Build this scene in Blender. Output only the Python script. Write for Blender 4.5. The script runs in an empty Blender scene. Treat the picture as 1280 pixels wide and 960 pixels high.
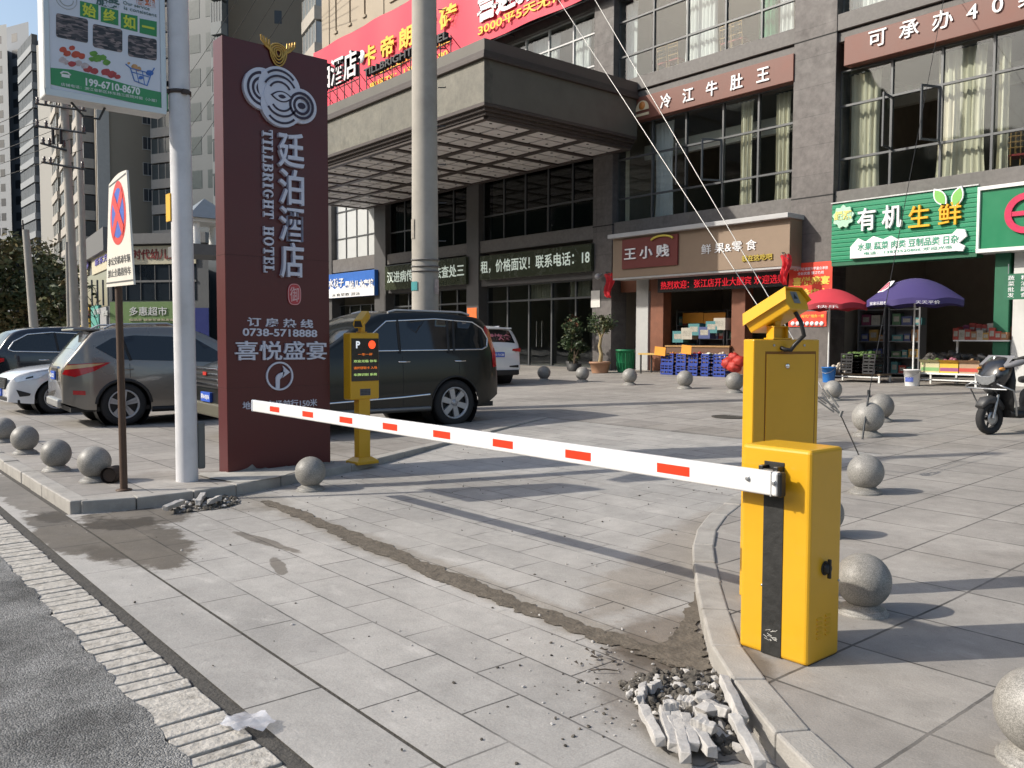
import bpy, bmesh, math, random
from mathutils import Vector, Matrix, noise
S = bpy.context.scene
COL = S.collection
rnd = random.Random(7)
PI = math.pi
# ---------------------------------------------------------------- camera, sky, sun, exposure
FPX = 1062.85
YAW, PITCH, ROLL = math.radians(39.994), math.radians(3.0019), math.radians(.187)
F0 = Vector((-math.cos(YAW), math.sin(YAW), 0)); R0 = Vector((F0.y, -F0.x, 0)); Z = Vector((0, 0, 1))
FW = F0 * math.cos(PITCH) - Z * math.sin(PITCH); U0 = Z * math.cos(PITCH) + F0 * math.sin(PITCH)
RT = R0 * math.cos(ROLL) + U0 * math.sin(ROLL); UP = U0 * math.cos(ROLL) - R0 * math.sin(ROLL)
EYE = Vector((0, 0, 1.5))
cd = bpy.data.cameras.new('camera'); cam = bpy.data.objects.new('camera', cd); COL.objects.link(cam)
cam.matrix_world = Matrix(((RT.x, UP.x, -FW.x, EYE.x), (RT.y, UP.y, -FW.y, EYE.y), (RT.z, UP.z, -FW.z, EYE.z), (0, 0, 0, 1)))
cd.sensor_width = 36; cd.lens = FPX / 1280 * 36; cd.clip_start = .05; cd.clip_end = 4000
S.camera = cam
SUN_DIR = Vector((.545, .838, 0)); SUN_EL = math.radians(34)      # where the sunlight travels
w = bpy.data.worlds.new('World'); S.world = w; w.use_nodes = True
nt = w.node_tree; bg = nt.nodes['Background']
sky = nt.nodes.new('ShaderNodeTexSky'); sky.sky_type = 'NISHITA'; sky.sun_disc = False
sky.sun_elevation = SUN_EL
sky.sun_rotation = math.atan2(-SUN_DIR.x, -SUN_DIR.y)
sky.air_density = 1.2; sky.dust_density = 2.5; sky.ozone_density = 1.0
nt.links.new(sky.outputs[0], bg.inputs[0]); bg.inputs[1].default_value = .135
sd = bpy.data.lights.new('sun', 'SUN'); sd.energy = 3.4; sd.angle = math.radians(.55); sd.color = (1, .94, .84)
sun = bpy.data.objects.new('sun', sd); COL.objects.link(sun)
sv = Vector((SUN_DIR.x * math.cos(SUN_EL), SUN_DIR.y * math.cos(SUN_EL), -math.sin(SUN_EL)))
sun.rotation_euler = sv.to_track_quat('-Z', 'Y').to_euler()
S.view_settings.view_transform = 'Standard'; S.view_settings.look = 'None'
S.view_settings.exposure = .42; S.view_settings.gamma = 1
S.cycles.max_bounces = 8; S.cycles.transparent_max_bounces = 16; S.cycles.glossy_bounces = 4
S.cycles.use_denoising = True
S.cycles.sample_clamp_indirect = 6; S.cycles.caustics_reflective = False; S.cycles.caustics_refractive = False

# ---------------------------------------------------------------- where a spot of the 1280 x 960 photograph stands in the street
def ray(x, y): return RT * ((x - 640) / FPX) - UP * ((y - 480) / FPX) + FW
def at(x, y, d): return EYE + ray(x, y) * d
def on_v(x, y, v): r = ray(x, y); return EYE + r * (v / r.y)
def on_u(x, y, u): r = ray(x, y); return EYE + r * (u / r.x)
def zp(v): return max(0., min(v, 22.) - 5) * .030              # the plaza rises gently to the building
def gp(x, y, off=0):
    r = ray(x, y); lo, hi = .5, 400.
    for _ in range(60):
        m = (lo + hi) / 2; p = EYE + r * m
        if p.z > zp(p.y) + off: lo = m
        else: hi = m
    return EYE + r * lo

# ---------------------------------------------------------------- materials
MATS = {}
def nn(t, k, **kw):
    n = t.nodes.new(k)
    for a, b in kw.items(): setattr(n, a, b)
    return n
def mat(name, c, rough=.6, metal=0., var=.08, vs=3., bump=0., bs=40., spec=.5, coat=0., emit=None, es=1., grime=0., gs=1.2, alpha=None, tr=0.):
    if name in MATS: return MATS[name]
    m = bpy.data.materials.new(name); m.use_nodes = True; t = m.node_tree; L = t.links.new
    b = t.nodes['Principled BSDF']; b.inputs['Roughness'].default_value = rough; b.inputs['Metallic'].default_value = metal
    b.inputs['Specular IOR Level'].default_value = spec
    if coat: b.inputs['Coat Weight'].default_value = coat; b.inputs['Coat Roughness'].default_value = .04
    if tr: b.inputs['Transmission Weight'].default_value = tr
    tc = nn(t, 'ShaderNodeTexCoord')
    cur = None
    if var:
        n1 = nn(t, 'ShaderNodeTexNoise'); n1.inputs['Scale'].default_value = vs; n1.inputs['Detail'].default_value = 5; n1.inputs['Roughness'].default_value = .62
        L(tc.outputs['Object'], n1.inputs['Vector'])
        mp = nn(t, 'ShaderNodeMapRange'); mp.inputs[1].default_value = .25; mp.inputs[2].default_value = .75
        mp.inputs[3].default_value = 1 - var; mp.inputs[4].default_value = 1 + var; L(n1.outputs['Fac'], mp.inputs[0])
        mx = nn(t, 'ShaderNodeMix', data_type='RGBA', blend_type='MULTIPLY'); mx.inputs[0].default_value = 1
        mx.inputs[6].default_value = (*c, 1); L(mp.outputs[0], mx.inputs[7]); cur = mx.outputs[2]
        rm = nn(t, 'ShaderNodeMapRange'); rm.inputs[3].default_value = max(.02, rough - .08); rm.inputs[4].default_value = min(1, rough + .1)
        L(n1.outputs['Fac'], rm.inputs[0]); L(rm.outputs[0], b.inputs['Roughness'])
    if grime:
        n2 = nn(t, 'ShaderNodeTexNoise'); n2.inputs['Scale'].default_value = gs; n2.inputs['Detail'].default_value = 8; n2.inputs['Roughness'].default_value = .7
        L(tc.outputs['Object'], n2.inputs['Vector'])
        mp2 = nn(t, 'ShaderNodeMapRange'); mp2.inputs[1].default_value = .5; mp2.inputs[2].default_value = .72; mp2.inputs[4].default_value = grime; L(n2.outputs['Fac'], mp2.inputs[0])
        mx2 = nn(t, 'ShaderNodeMix', data_type='RGBA'); L(mp2.outputs[0], mx2.inputs[0])
        if cur: L(cur, mx2.inputs[6])
        else: mx2.inputs[6].default_value = (*c, 1)
        mx2.inputs[7].default_value = (c[0] * .35 + .02, c[1] * .33 + .017, c[2] * .3 + .012, 1); cur = mx2.outputs[2]
    if cur: L(cur, b.inputs['Base Color'])
    else: b.inputs['Base Color'].default_value = (*c, 1)
    if bump:
        n3 = nn(t, 'ShaderNodeTexNoise'); n3.inputs['Scale'].default_value = bs; n3.inputs['Detail'].default_value = 4
        L(tc.outputs['Object'], n3.inputs['Vector'])
        bp = nn(t, 'ShaderNodeBump'); bp.inputs['Strength'].default_value = bump; bp.inputs['Distance'].default_value = .01
        L(n3.outputs['Fac'], bp.inputs['Height']); L(bp.outputs[0], b.inputs['Normal'])
    if emit: b.inputs['Emission Color'].default_value = (*emit, 1); b.inputs['Emission Strength'].default_value = es
    MATS[name] = m
    return m

def glass(name, tint=(.8, .85, .85), refl=.12, rough=.02):
    # thin pane: daylight and views pass through it, the surroundings mirror in it
    if name in MATS: return MATS[name]
    m = bpy.data.materials.new(name); m.use_nodes = True; t = m.node_tree; L = t.links.new
    t.nodes.remove(t.nodes['Principled BSDF']); out = t.nodes['Material Output']
    tr = nn(t, 'ShaderNodeBsdfTransparent'); tr.inputs[0].default_value = (*tint, 1)
    gl = nn(t, 'ShaderNodeBsdfGlossy'); gl.inputs['Roughness'].default_value = rough; gl.inputs[0].default_value = (.95, .97, 1, 1)
    fr = nn(t, 'ShaderNodeLayerWeight'); fr.inputs[0].default_value = .5
    pwn = nn(t, 'ShaderNodeMath'); pwn.operation = 'POWER'; pwn.inputs[1].default_value = 4.5; L(fr.outputs['Facing'], pwn.inputs[0])
    mp = nn(t, 'ShaderNodeMapRange'); mp.inputs[1].default_value = 0; mp.inputs[2].default_value = 1; mp.inputs[3].default_value = refl; mp.inputs[4].default_value = .6
    L(pwn.outputs[0], mp.inputs[0])
    tc = nn(t, 'ShaderNodeTexCoord'); n = nn(t, 'ShaderNodeTexNoise'); n.inputs['Scale'].default_value = .8
    L(tc.outputs['Object'], n.inputs['Vector'])
    bp = nn(t, 'ShaderNodeBump'); bp.inputs['Strength'].default_value = .035; bp.inputs['Distance'].default_value = .12; L(n.outputs['Fac'], bp.inputs['Height']); L(bp.outputs[0], gl.inputs['Normal'])
    mx = nn(t, 'ShaderNodeMixShader'); L(mp.outputs[0], mx.inputs[0]); L(tr.outputs[0], mx.inputs[1]); L(gl.outputs[0], mx.inputs[2])
    L(mx.outputs[0], out.inputs[0]); MATS[name] = m
    return m

def tiles(name, c1, c2, joint, bw, bh, off=(0, 0), shift=.5, size=.008, rough=.75, chalk=.3, dirt=.35, plane='xy', speck=.12, stains=(), fine=.13, dusty=.75):
    # laid stone slabs with joints, drawn in world metres
    if name in MATS: return MATS[name]
    m = bpy.data.materials.new(name); m.use_nodes = True; t = m.node_tree; L = t.links.new
    b = t.nodes['Principled BSDF']
    g = nn(t, 'ShaderNodeNewGeometry'); sp = nn(t, 'ShaderNodeSeparateXYZ'); L(g.outputs['Position'], sp.inputs[0])
    cb = nn(t, 'ShaderNodeCombineXYZ')
    ax = {'xy': (0, 1), 'xz': (0, 2), 'yz': (1, 2)}[plane]
    for k in (0, 1):
        a = nn(t, 'ShaderNodeMath'); a.operation = 'SUBTRACT'; a.inputs[1].default_value = off[k]; L(sp.outputs[ax[k]], a.inputs[0])
        L(a.outputs[0], cb.inputs[k])
    br = nn(t, 'ShaderNodeTexBrick'); br.offset = shift; br.inputs['Scale'].default_value = 1
    br.inputs['Brick Width'].default_value = bw; br.inputs['Row Height'].default_value = bh; br.inputs['Mortar Size'].default_value = size; br.inputs['Mortar Smooth'].default_value = .2
    br.inputs['Color1'].default_value = (*c1, 1); br.inputs['Color2'].default_value = (*c2, 1); br.inputs['Mortar'].default_value = (*joint, 1); br.inputs['Bias'].default_value = -.1
    wob = nn(t, 'ShaderNodeTexNoise'); wob.inputs['Scale'].default_value = 6; L(cb.outputs[0], wob.inputs['Vector'])
    wm = nn(t, 'ShaderNodeVectorMath'); wm.operation = 'MULTIPLY_ADD'; wm.inputs[1].default_value = (.008, .008, 0)
    L(wob.outputs['Color'], wm.inputs[0]); L(cb.outputs[0], wm.inputs[2]); L(wm.outputs[0], br.inputs['Vector'])
    def noi(scale, det, rgh=.6):
        n = nn(t, 'ShaderNodeTexNoise'); n.inputs['Scale'].default_value = scale; n.inputs['Detail'].default_value = det; n.inputs['Roughness'].default_value = rgh
        L(g.outputs['Position'], n.inputs['Vector']); return n.outputs['Fac']
    def rng(s, a, bb, c, d):
        n = nn(t, 'ShaderNodeMapRange'); n.inputs[1].default_value = a; n.inputs[2].default_value = bb; n.inputs[3].default_value = c; n.inputs[4].default_value = d; L(s, n.inputs[0]); return n.outputs[0]
    def mix(f, a, bb, mode='MIX'):
        n = nn(t, 'ShaderNodeMix', data_type='RGBA', blend_type=mode)
        if isinstance(f, float): n.inputs[0].default_value = f
        else: L(f, n.inputs[0])
        for i, q in ((6, a), (7, bb)):
            if isinstance(q, tuple): n.inputs[i].default_value = (*q, 1)
            else: L(q, n.inputs[i])
        return n.outputs[2]
    # dust fills parts of the joints
    dust = mix(rng(noi(1.1, 4), .42, .6, .1, dusty), br.outputs['Color'], c1)
    col = mix(br.outputs['Fac'], br.outputs['Color'], dust)
    col = mix(1., col, rng(noi(.55, 5), .3, .7, .82, 1.16), 'MULTIPLY')
    col = mix(1., col, rng(noi(5, 6, .7), .3, .7, 1 - fine, 1 + fine), 'MULTIPLY')
    col = mix(1., col, rng(noi(150, 2), .3, .7, 1 - speck, 1 + speck), 'MULTIPLY')
    light = tuple(min(.62, x * 1.5 + .03) for x in c1)
    sc = nn(t, 'ShaderNodeMapping'); sc.inputs['Scale'].default_value = (1.2, 2.6, 1); sc.inputs['Rotation'].default_value = (0, 0, .6); L(g.outputs['Position'], sc.inputs[0])
    cn = nn(t, 'ShaderNodeTexNoise'); cn.inputs['Scale'].default_value = 1.7; cn.inputs['Detail'].default_value = 9; cn.inputs['Roughness'].default_value = .72; L(sc.outputs[0], cn.inputs['Vector'])
    col = mix(rng(cn.outputs['Fac'], .56, .74, 0, chalk), col, light)
    col = mix(rng(noi(.8, 9, .72), .58, .72, 0, dirt), col, tuple(x * .45 for x in c1))
    col = mix(rng(noi(23, 3, .5), .68, .74, 0, dirt), col, tuple(x * .4 for x in c1))
    # damp and dirty places with soft ragged outlines: (x, y, half length, half width, angle, strength)
    dn = nn(t, 'ShaderNodeTexNoise'); dn.inputs['Scale'].default_value = 2.6; dn.inputs['Detail'].default_value = 8; dn.inputs['Roughness'].default_value = .68; L(g.outputs['Position'], dn.inputs['Vector'])
    for (sx, sy, ra, rb, an, st, tone) in stains:
        mpn = nn(t, 'ShaderNodeMapping'); mpn.vector_type = 'TEXTURE'; mpn.inputs['Location'].default_value = (sx, sy, 0); mpn.inputs['Rotation'].default_value = (0, 0, an); mpn.inputs['Scale'].default_value = (ra, rb, 1000); L(g.outputs['Position'], mpn.inputs[0])
        ln_ = nn(t, 'ShaderNodeVectorMath'); ln_.operation = 'LENGTH'; L(mpn.outputs[0], ln_.inputs[0])
        ad = nn(t, 'ShaderNodeMath'); ad.operation = 'MULTIPLY_ADD'; ad.inputs[1].default_value = 1.5; L(dn.outputs['Fac'], ad.inputs[0]); L(ln_.outputs['Value'], ad.inputs[2])
        col = mix(rng(ad.outputs[0], *((1.6, 1.74) if tone[0] < .41 else (1.5, 1.85)), st, 0), col, mix(1., col, tuple(tone), 'MULTIPLY'))
    L(col, b.inputs['Base Color'])
    L(rng(noi(3, 5), .3, .7, rough - .12, rough + .12), b.inputs['Roughness'])
    bh1 = nn(t, 'ShaderNodeMath'); bh1.operation = 'MULTIPLY_ADD'; bh1.inputs[1].default_value = -.6; L(br.outputs['Fac'], bh1.inputs[0]); L(noi(60, 3), bh1.inputs[2])
    bp = nn(t, 'ShaderNodeBump'); bp.inputs['Strength'].default_value = .35; bp.inputs['Distance'].default_value = .006
    L(bh1.outputs[0], bp.inputs['Height']); L(bp.outputs[0], b.inputs['Normal'])
    MATS[name] = m
    return m

# ---------------------------------------------------------------- mesh helpers
class MB:
    def __init__(s): s.v = []; s.f = []; s.m = []; s.M = Matrix(); s.mi = 0; s.sm = []
    def add(s, vs, fs, sm=False):
        k = len(s.v); s.v += [s.M @ Vector(p) for p in vs]
        for f in fs: s.f.append([k + i for i in f]); s.m.append(s.mi); s.sm.append(sm)
        return s
    def box(s, a, b):
        x0, x1 = sorted((a[0], b[0])); y0, y1 = sorted((a[1], b[1])); z0, z1 = sorted((a[2], b[2]))
        return s.add([(x0, y0, z0), (x1, y0, z0), (x1, y1, z0), (x0, y1, z0), (x0, y0, z1), (x1, y0, z1), (x1, y1, z1), (x0, y1, z1)],
                     [(3, 2, 1, 0), (4, 5, 6, 7), (0, 1, 5, 4), (1, 2, 6, 5), (2, 3, 7, 6), (3, 0, 4, 7)])
    def quad(s, *p): return s.add(p, [tuple(range(len(p)))])
    def prism(s, pts, o, ex, ey, ez, sm=False):
        # outline pts (x, y) in the plane ex, ey at o, thickened along ez
        o, ex, ey, ez = map(Vector, (o, ex, ey, ez)); n = len(pts)
        a = [o + ex * p[0] + ey * p[1] for p in pts]; b = [p + ez for p in a]
        s.add(a + b, [tuple(range(n))[::-1], tuple(range(n, 2 * n))])
        return s.add(a + b, [(i, (i + 1) % n, n + (i + 1) % n, n + i) for i in range(n)], sm)
    def tube(s, pts, r, n=8, caps=True, sm=True):
        pts = [Vector(p) for p in pts]; rs = r if isinstance(r, (list, tuple)) else [r] * len(pts); vs = []
        ref = None
        for i, p in enumerate(pts):
            d = (pts[min(i + 1, len(pts) - 1)] - pts[max(i - 1, 0)]).normalized()
            if ref is None: ref = d.orthogonal().normalized()
            a = (ref - d * ref.dot(d)); a = a.normalized() if a.length > 1e-6 else d.orthogonal().normalized(); ref = a; b = d.cross(a)
            vs += [p + (a * math.cos(2 * PI * k / n) + b * math.sin(2 * PI * k / n)) * rs[i] for k in range(n)]
        m = len(pts)
        s.add(vs, [(i * n + k, i * n + (k + 1) % n, (i + 1) * n + (k + 1) % n, (i + 1) * n + k) for i in range(m - 1) for k in range(n)], sm)
        if caps: s.add(vs[:n], [tuple(range(n))[::-1]]); s.add(vs[-n:], [tuple(range(n))])
        return s
    def lathe(s, prof, n=24, o=(0, 0, 0), axis=(0, 0, 1), sm=True, caps=True):
        q = Vector((0, 0, 1)).rotation_difference(Vector(axis)); o = Vector(o); vs = []
        for r, z in prof: vs += [o + q @ Vector((r * math.cos(2 * PI * k / n), r * math.sin(2 * PI * k / n), z)) for k in range(n)]
        m = len(prof)
        s.add(vs, [(i * n + k, i * n + (k + 1) % n, (i + 1) * n + (k + 1) % n, (i + 1) * n + k) for i in range(m - 1) for k in range(n)], sm)
        if caps and prof[0][0] > 1e-5: s.add(vs[:n], [tuple(range(n))[::-1]])
        if caps and prof[-1][0] > 1e-5: s.add(vs[-n:], [tuple(range(n))])
        return s
    def ball(s, c, r, n=16, m=10, sq=(1, 1, 1)):
        return s.add([Vector(c) + Vector((r * sq[0] * math.sin(PI * j / m) * math.cos(2 * PI * k / n), r * sq[1] * math.sin(PI * j / m) * math.sin(2 * PI * k / n), r * sq[2] * math.cos(PI * j / m))) for j in range(m + 1) for k in range(n)],
                     [(j * n + k, (j + 1) * n + k, (j + 1) * n + (k + 1) % n, j * n + (k + 1) % n) for j in range(m) for k in range(n)], True)
    def text(s, body, o, ex, ey, h=1., depth=.02, bold=0., width=None, align='C', slant=0., lib=1.0):
        # lettering: o is the centre (or left end) of the line, ex its direction, ey up, h the height of a capital
        me = textmesh(body, bold, slant); xs = [v.co.x for v in me.vertices]; ys = [v.co.y for v in me.vertices]
        if not xs: return s
        x0, x1, y0, y1 = min(xs), max(xs), min(ys), max(ys); k = h / (y1 - y0); kx = k if width is None else width / (x1 - x0)
        o, ex, ey = Vector(o), Vector(ex).normalized(), Vector(ey).normalized(); ez = ex.cross(ey)
        xc = (x0 + x1) / 2 if align == 'C' else x0
        s.add([o + ex * ((v.co.x - xc) * kx) + ey * ((v.co.y - (y0 + y1) / 2) * k) + ez * (depth if v.co.z > 0 else 0) for v in me.vertices], [tuple(p.vertices) for p in me.polygons])
        return s
    def build(s, name, mats, parent=None, loc=None, bevel=0., seg=2, sub=0, weld=False):
        me = bpy.data.meshes.new(name); me.from_pydata([tuple(p) for p in s.v], [], s.f)
        if not isinstance(mats, (list, tuple)): mats = [mats]
        for m in mats: me.materials.append(m)
        for p, i, q in zip(me.polygons, s.m, s.sm): p.material_index = i; p.use_smooth = q
        if weld or bevel or sub:
            bm = bmesh.new(); bm.from_mesh(me); bmesh.ops.remove_doubles(bm, verts=bm.verts, dist=1e-5); bmesh.ops.recalc_face_normals(bm, faces=bm.faces); bm.to_mesh(me); bm.free()
        me.update(); o = bpy.data.objects.new(name, me); COL.objects.link(o)
        if parent: o.parent = parent
        if loc is not None: o.location = loc
        if sub:
            q = o.modifiers.new('smooth', 'SUBSURF'); q.levels = q.render_levels = sub
            for p in me.polygons: p.use_smooth = True
        if bevel:
            q = o.modifiers.new('bevel', 'BEVEL'); q.width = bevel; q.segments = seg; q.limit_method = 'ANGLE'; q.angle_limit = math.radians(40); q.harden_normals = False
        return o
_TX = {}
def textmesh(body, bold=0., slant=0.):
    k = (body, bold, slant)
    if k not in _TX:
        c = bpy.data.curves.new('t', 'FONT'); c.body = body; c.extrude = .02; c.offset = bold; c.resolution_u = 3; c.shear = slant
        o = bpy.data.objects.new('t', c); _TX[k] = bpy.data.meshes.new_from_object(o); bpy.data.objects.remove(o)
    return _TX[k]

def tag(o, label=None, cat=None, group=None, kind=None):
    if label: o['label'] = label
    if cat: o['category'] = cat
    if group: o['group'] = group
    if kind: o['kind'] = kind
    return o
def thing(name, label, cat, loc=(0, 0, 0), rz=0., group=None):
    o = bpy.data.objects.new(name, None); COL.objects.link(o); o.location = loc; o.rotation_euler = (0, 0, rz); o.empty_display_size = .2
    return tag(o, label, cat, group)
def dup(root, loc, rz=0., label=None, group=None, sc=None):
    r = root.copy(); COL.objects.link(r); r.location = loc; r.rotation_euler = (0, 0, rz)
    if sc: r.scale = sc
    if label: r['label'] = label
    if group: r['group'] = group
    for ch in list(root.children):
        c = ch.copy(); COL.objects.link(c); c.parent = r
        for g in list(ch.children):
            d = g.copy(); COL.objects.link(d); d.parent = c
    return r
X_, Y_, Z_ = Vector((1, 0, 0)), Vector((0, 1, 0)), Vector((0, 0, 1))

WHITE = mat('white_paint', (.78, .78, .76), .45, var=.04, grime=.12)
BLACK = mat('black_plastic', (.012, .012, .013), .45, var=.15)
RUBBER = mat('tyre_rubber', (.02, .02, .021), .8, var=.2, vs=8, bump=.2)
CHROME = mat('chrome', (.75, .75, .76), .12, 1., var=.03)
STEEL = mat('galvanised_steel', (.42, .43, .44), .4, .85, var=.12, vs=12)
YELLOW = mat('yellow_enamel', (.68, .372, .013), .36, var=.05, vs=2, spec=.5, coat=.2, grime=.1, gs=3)
REDTAPE = mat('red_reflective_tape', (.72, .045, .012), .35, var=.06)
DARKMETAL = mat('dark_frame_metal', (.05, .053, .056), .4, .4, var=.12)
# ================================================================ ground
PAVE = tiles('plaza_slabs', (.33, .308, .281), (.268, .250, .229), (.04, .038, .036), .67, .67, (-2.07 - .67 * 40, 3.27 - .67 * 40), 0., .0085, chalk=.45, dirt=.5, dusty=.45, stains=((-1.2, 6.5, 1.6, .5, .5, .5, (.72, .7, .68)), (-6, 11, 3., .8, .3, .5, (.75, .73, .7)), (-9.5, 13.2, 2.5, .6, -.2, .5, (.7, .68, .66)), (-13.5, 9.5, 1.6, .7, .4, .6, (.55, .52, .5)), (-10.6, 5.2, .9, .5, .4, .5, (.6, .58, .55)), (-2.5, 3.45, .5, .16, -.6, .8, (.42, .37, .31)), (-9.3, 3.3, .9, .35, .9, .5, (.55, .52, .48)), (-16, 5.5, 1.5, .8, 1.4, .5, (.5, .48, .46))))
DRIVE = tiles('driveway_slabs', (.385, .369, .346), (.328, .316, .298), (.06, .057, .054), .64, .325, (-3.5 - .64 * 60, 1.805 - .325 * 40), .5, .006, chalk=.5, dirt=.35, stains=((-7.1, 1.98, 1.15, .42, -.05, .95, (.3, .27, .23)), (-7.95, 2.25, .5, .55, 0, .9, (.33, .3, .26)), (-4.9, 3.36, 3.2, .17, -.02, .6, (.62, .57, .5)), (-2.75, 3.55, .45, .55, .9, .8, (.45, .39, .33)), (-2.5, 2.95, .5, .32, -.6, .7, (.5, .46, .42)), (-6.4, 2.78, .55, .075, .1, .85, (.38, .35, .31)), (-5.6, 2.55, .3, .06, -.3, .85, (.38, .35, .31)), (-3.9, 4.9, .35, 1.6, .35, .6, (.66, .6, .53)), (-8.0, 3.3, .7, .4, .3, .6, (.6, .57, .52)), (-7.3, 5.6, 1.4, .5, .6, .45, (.7, .67, .64))))
GUTTER = tiles('gutter_slabs', (.378, .363, .341), (.34, .327, .308), (.06, .057, .053), .91, .42, (-4.41 - .91 * 80, 1.39), 0., .007, chalk=.4, dirt=.35, stains=((-7.6, 1.7, 1.2, .3, 0, .95, (.3, .27, .23)), (-9.8, 1.75, 1.8, .26, 0, .8, (.36, .33, .29)), (-6.6, 1.75, .5, .14, .2, .6, (.5, .47, .43))))
KERB = mat('kerb_granite', (.36, .342, .314), .7, var=.16, vs=6, bump=.35, bs=90, grime=.5, gs=2.2)
ASPH = None
def asphalt():
    m = bpy.data.materials.new('asphalt'); m.use_nodes = True; t = m.node_tree; L = t.links.new; b = t.nodes['Principled BSDF']
    g = nn(t, 'ShaderNodeNewGeometry')
    vo = nn(t, 'ShaderNodeTexVoronoi'); vo.inputs['Scale'].default_value = 125; L(g.outputs['Position'], vo.inputs['Vector'])
    cr = nn(t, 'ShaderNodeValToRGB'); cr.color_ramp.elements[0].color = (.095, .096, .095, 1); cr.color_ramp.elements[1].color = (.29, .288, .28, 1)
    sp = nn(t, 'ShaderNodeSeparateColor'); L(vo.outputs['Color'], sp.inputs[0]); L(sp.outputs[0], cr.inputs[0])
    n = nn(t, 'ShaderNodeTexNoise'); n.inputs['Scale'].default_value = 1.5; n.inputs['Detail'].default_value = 8; n.inputs['Roughness'].default_value = .7; L(g.outputs['Position'], n.inputs['Vector'])
    mr = nn(t, 'ShaderNodeMapRange'); mr.inputs[1].default_value = .4; mr.inputs[2].default_value = .6; mr.inputs[3].default_value = .42; mr.inputs[4].default_value = 1.1; L(n.outputs['Fac'], mr.inputs[0])
    mx = nn(t, 'ShaderNodeMix', data_type='RGBA', blend_type='MULTIPLY'); mx.inputs[0].default_value = 1; L(cr.outputs[0], mx.inputs[6]); L(mr.outputs[0], mx.inputs[7])
    L(mx.outputs[2], b.inputs['Base Color']); b.inputs['Roughness'].default_value = .85
    bp = nn(t, 'ShaderNodeBump'); bp.inputs['Strength'].default_value = .9; bp.inputs['Distance'].default_value = .007; bp.invert = True; L(vo.outputs['Distance'], bp.inputs['Height']); L(bp.outputs[0], b.inputs['Normal'])
    return m
ASPH = asphalt()
LP = [(1.85, -8.44), (1.93, -8.42), (2.3, -8.31), (2.74, -8.29), (3.43, -8.42), (3.85, -8.53), (4.32, -8.75), (4.85, -8.86), (5.4, -9.04), (6.94, -9.67), (8.4, -10.24), (9.9, -10.82)]
RP = [(1.85, -.35), (2.0, -.5), (2.33, -1.0), (2.67, -1.55), (2.86, -1.88), (3.33, -2.46), (3.96, -3.03), (4.82, -3.76), (5.41, -4.16), (5.94, -4.42), (6.7, -4.69), (7.6, -4.85), (9.9, -4.9)]
def itp(T, v):
    if v <= T[0][0]: return T[0][1]
    for (a, x), (b, y) in zip(T, T[1:]):
        if v <= b: return x + (y - x) * (v - a) / (b - a)
    return T[-1][1]
def zd(u, v):
    l, r = itp(LP, v), itp(RP, v); q = max(0, min(1, (u - l) / (r - l))); end = 9.8 - 2.3 * q
    s = max(0., min(1., (v - 2.6) / (end - 2.6))); s = s * s * (3 - 2 * s)
    return zp(v) - .1 * (1 - s) - .004
def sheet(name, rows, m, label=None):
    mb = MB(); n = len(rows[0])
    for r in rows: mb.v += [Vector(p) for p in r]
    for j in range(len(rows) - 1):
        for i in range(n - 1): mb.f.append([j * n + i, j * n + i + 1, (j + 1) * n + i + 1, (j + 1) * n + i]); mb.m.append(0); mb.sm.append(True)
    return tag(mb.build(name, m, weld=False), kind='structure')
vs = sorted({1.85, 9.9} | {a for a, _ in LP} | {a for a, _ in RP} | {1.85 + .25 * k for k in range(33)})
def lin(a, b, n): return [a + (b - a) * i / n for i in range(n + 1)]
KW = .15
def prow(us, v): return [(u, v, zp(v)) for u in us]
vv = [v for v in vs if v >= 2.0]
sheet('plaza_paving', [prow(lin(-90, itp(LP, v) - KW, 14), v) for v in vv if v <= 9.9], PAVE)
sheet('plaza_paving', [prow(lin(itp(RP, v) + KW if v < 7.6 else itp(RP, v), 14, 8), v) for v in vv], PAVE)
sheet('plaza_paving', [prow(lin(-90, 14, 20), v) for v in (9.9, 12, 14, 17, 21.9, 22.0, 34)], PAVE)
sheet('driveway_paving', [[(u, v, zd(u, v)) for u in lin(itp(LP, v) - .02, itp(RP, v) + .02, 12)] for v in [1.812] + vs], DRIVE)
sheet('gutter_paving', [[(u, v, -.104) for u in lin(-90, 14, 8)] for v in (1.43, 1.795)], GUTTER)
# pale stone edging blocks between the road and the slabs
mb = MB(); u = -70.
r = random.Random(3)
while u < 6:
    wd = r.uniform(.085, .14) if r.random() < .75 else r.uniform(.14, .22)
    j = lambda a: r.uniform(-a, a)
    if u > -16:
        h = -.098 + j(.003); sk = j(.012)
        p = [(u + .008, 1.075 + j(.015)), (u + wd - .006, 1.075 + j(.015)), (u + wd - .006 + sk, 1.35 + j(.008)), (u + .008 + sk, 1.35 + j(.008))]
        mb.prism(p, (0, 0, -.14), X_, Y_, (0, 0, h + .14))
    u += wd
mb.box((-90, 1.08, -.14), (-16, 1.35, -.098))
tag(mb.build('stone_edging', mat('edging_stone', (.44, .415, .375), .9, var=.3, vs=26, bump=.9, bs=45, grime=.75, gs=16), bevel=.006), kind='structure')
# dark gritty channel under the joint
mb = MB(); mb.quad((-90, 1.0, -.112), (14, 1.0, -.112), (14, 1.86, -.112), (-90, 1.86, -.112))
tag(mb.build('gutter_bed', mat('gutter_grit', (.07, .065, .058), .95, var=.35, vs=25, bump=.8, bs=60)), kind='structure')
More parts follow.
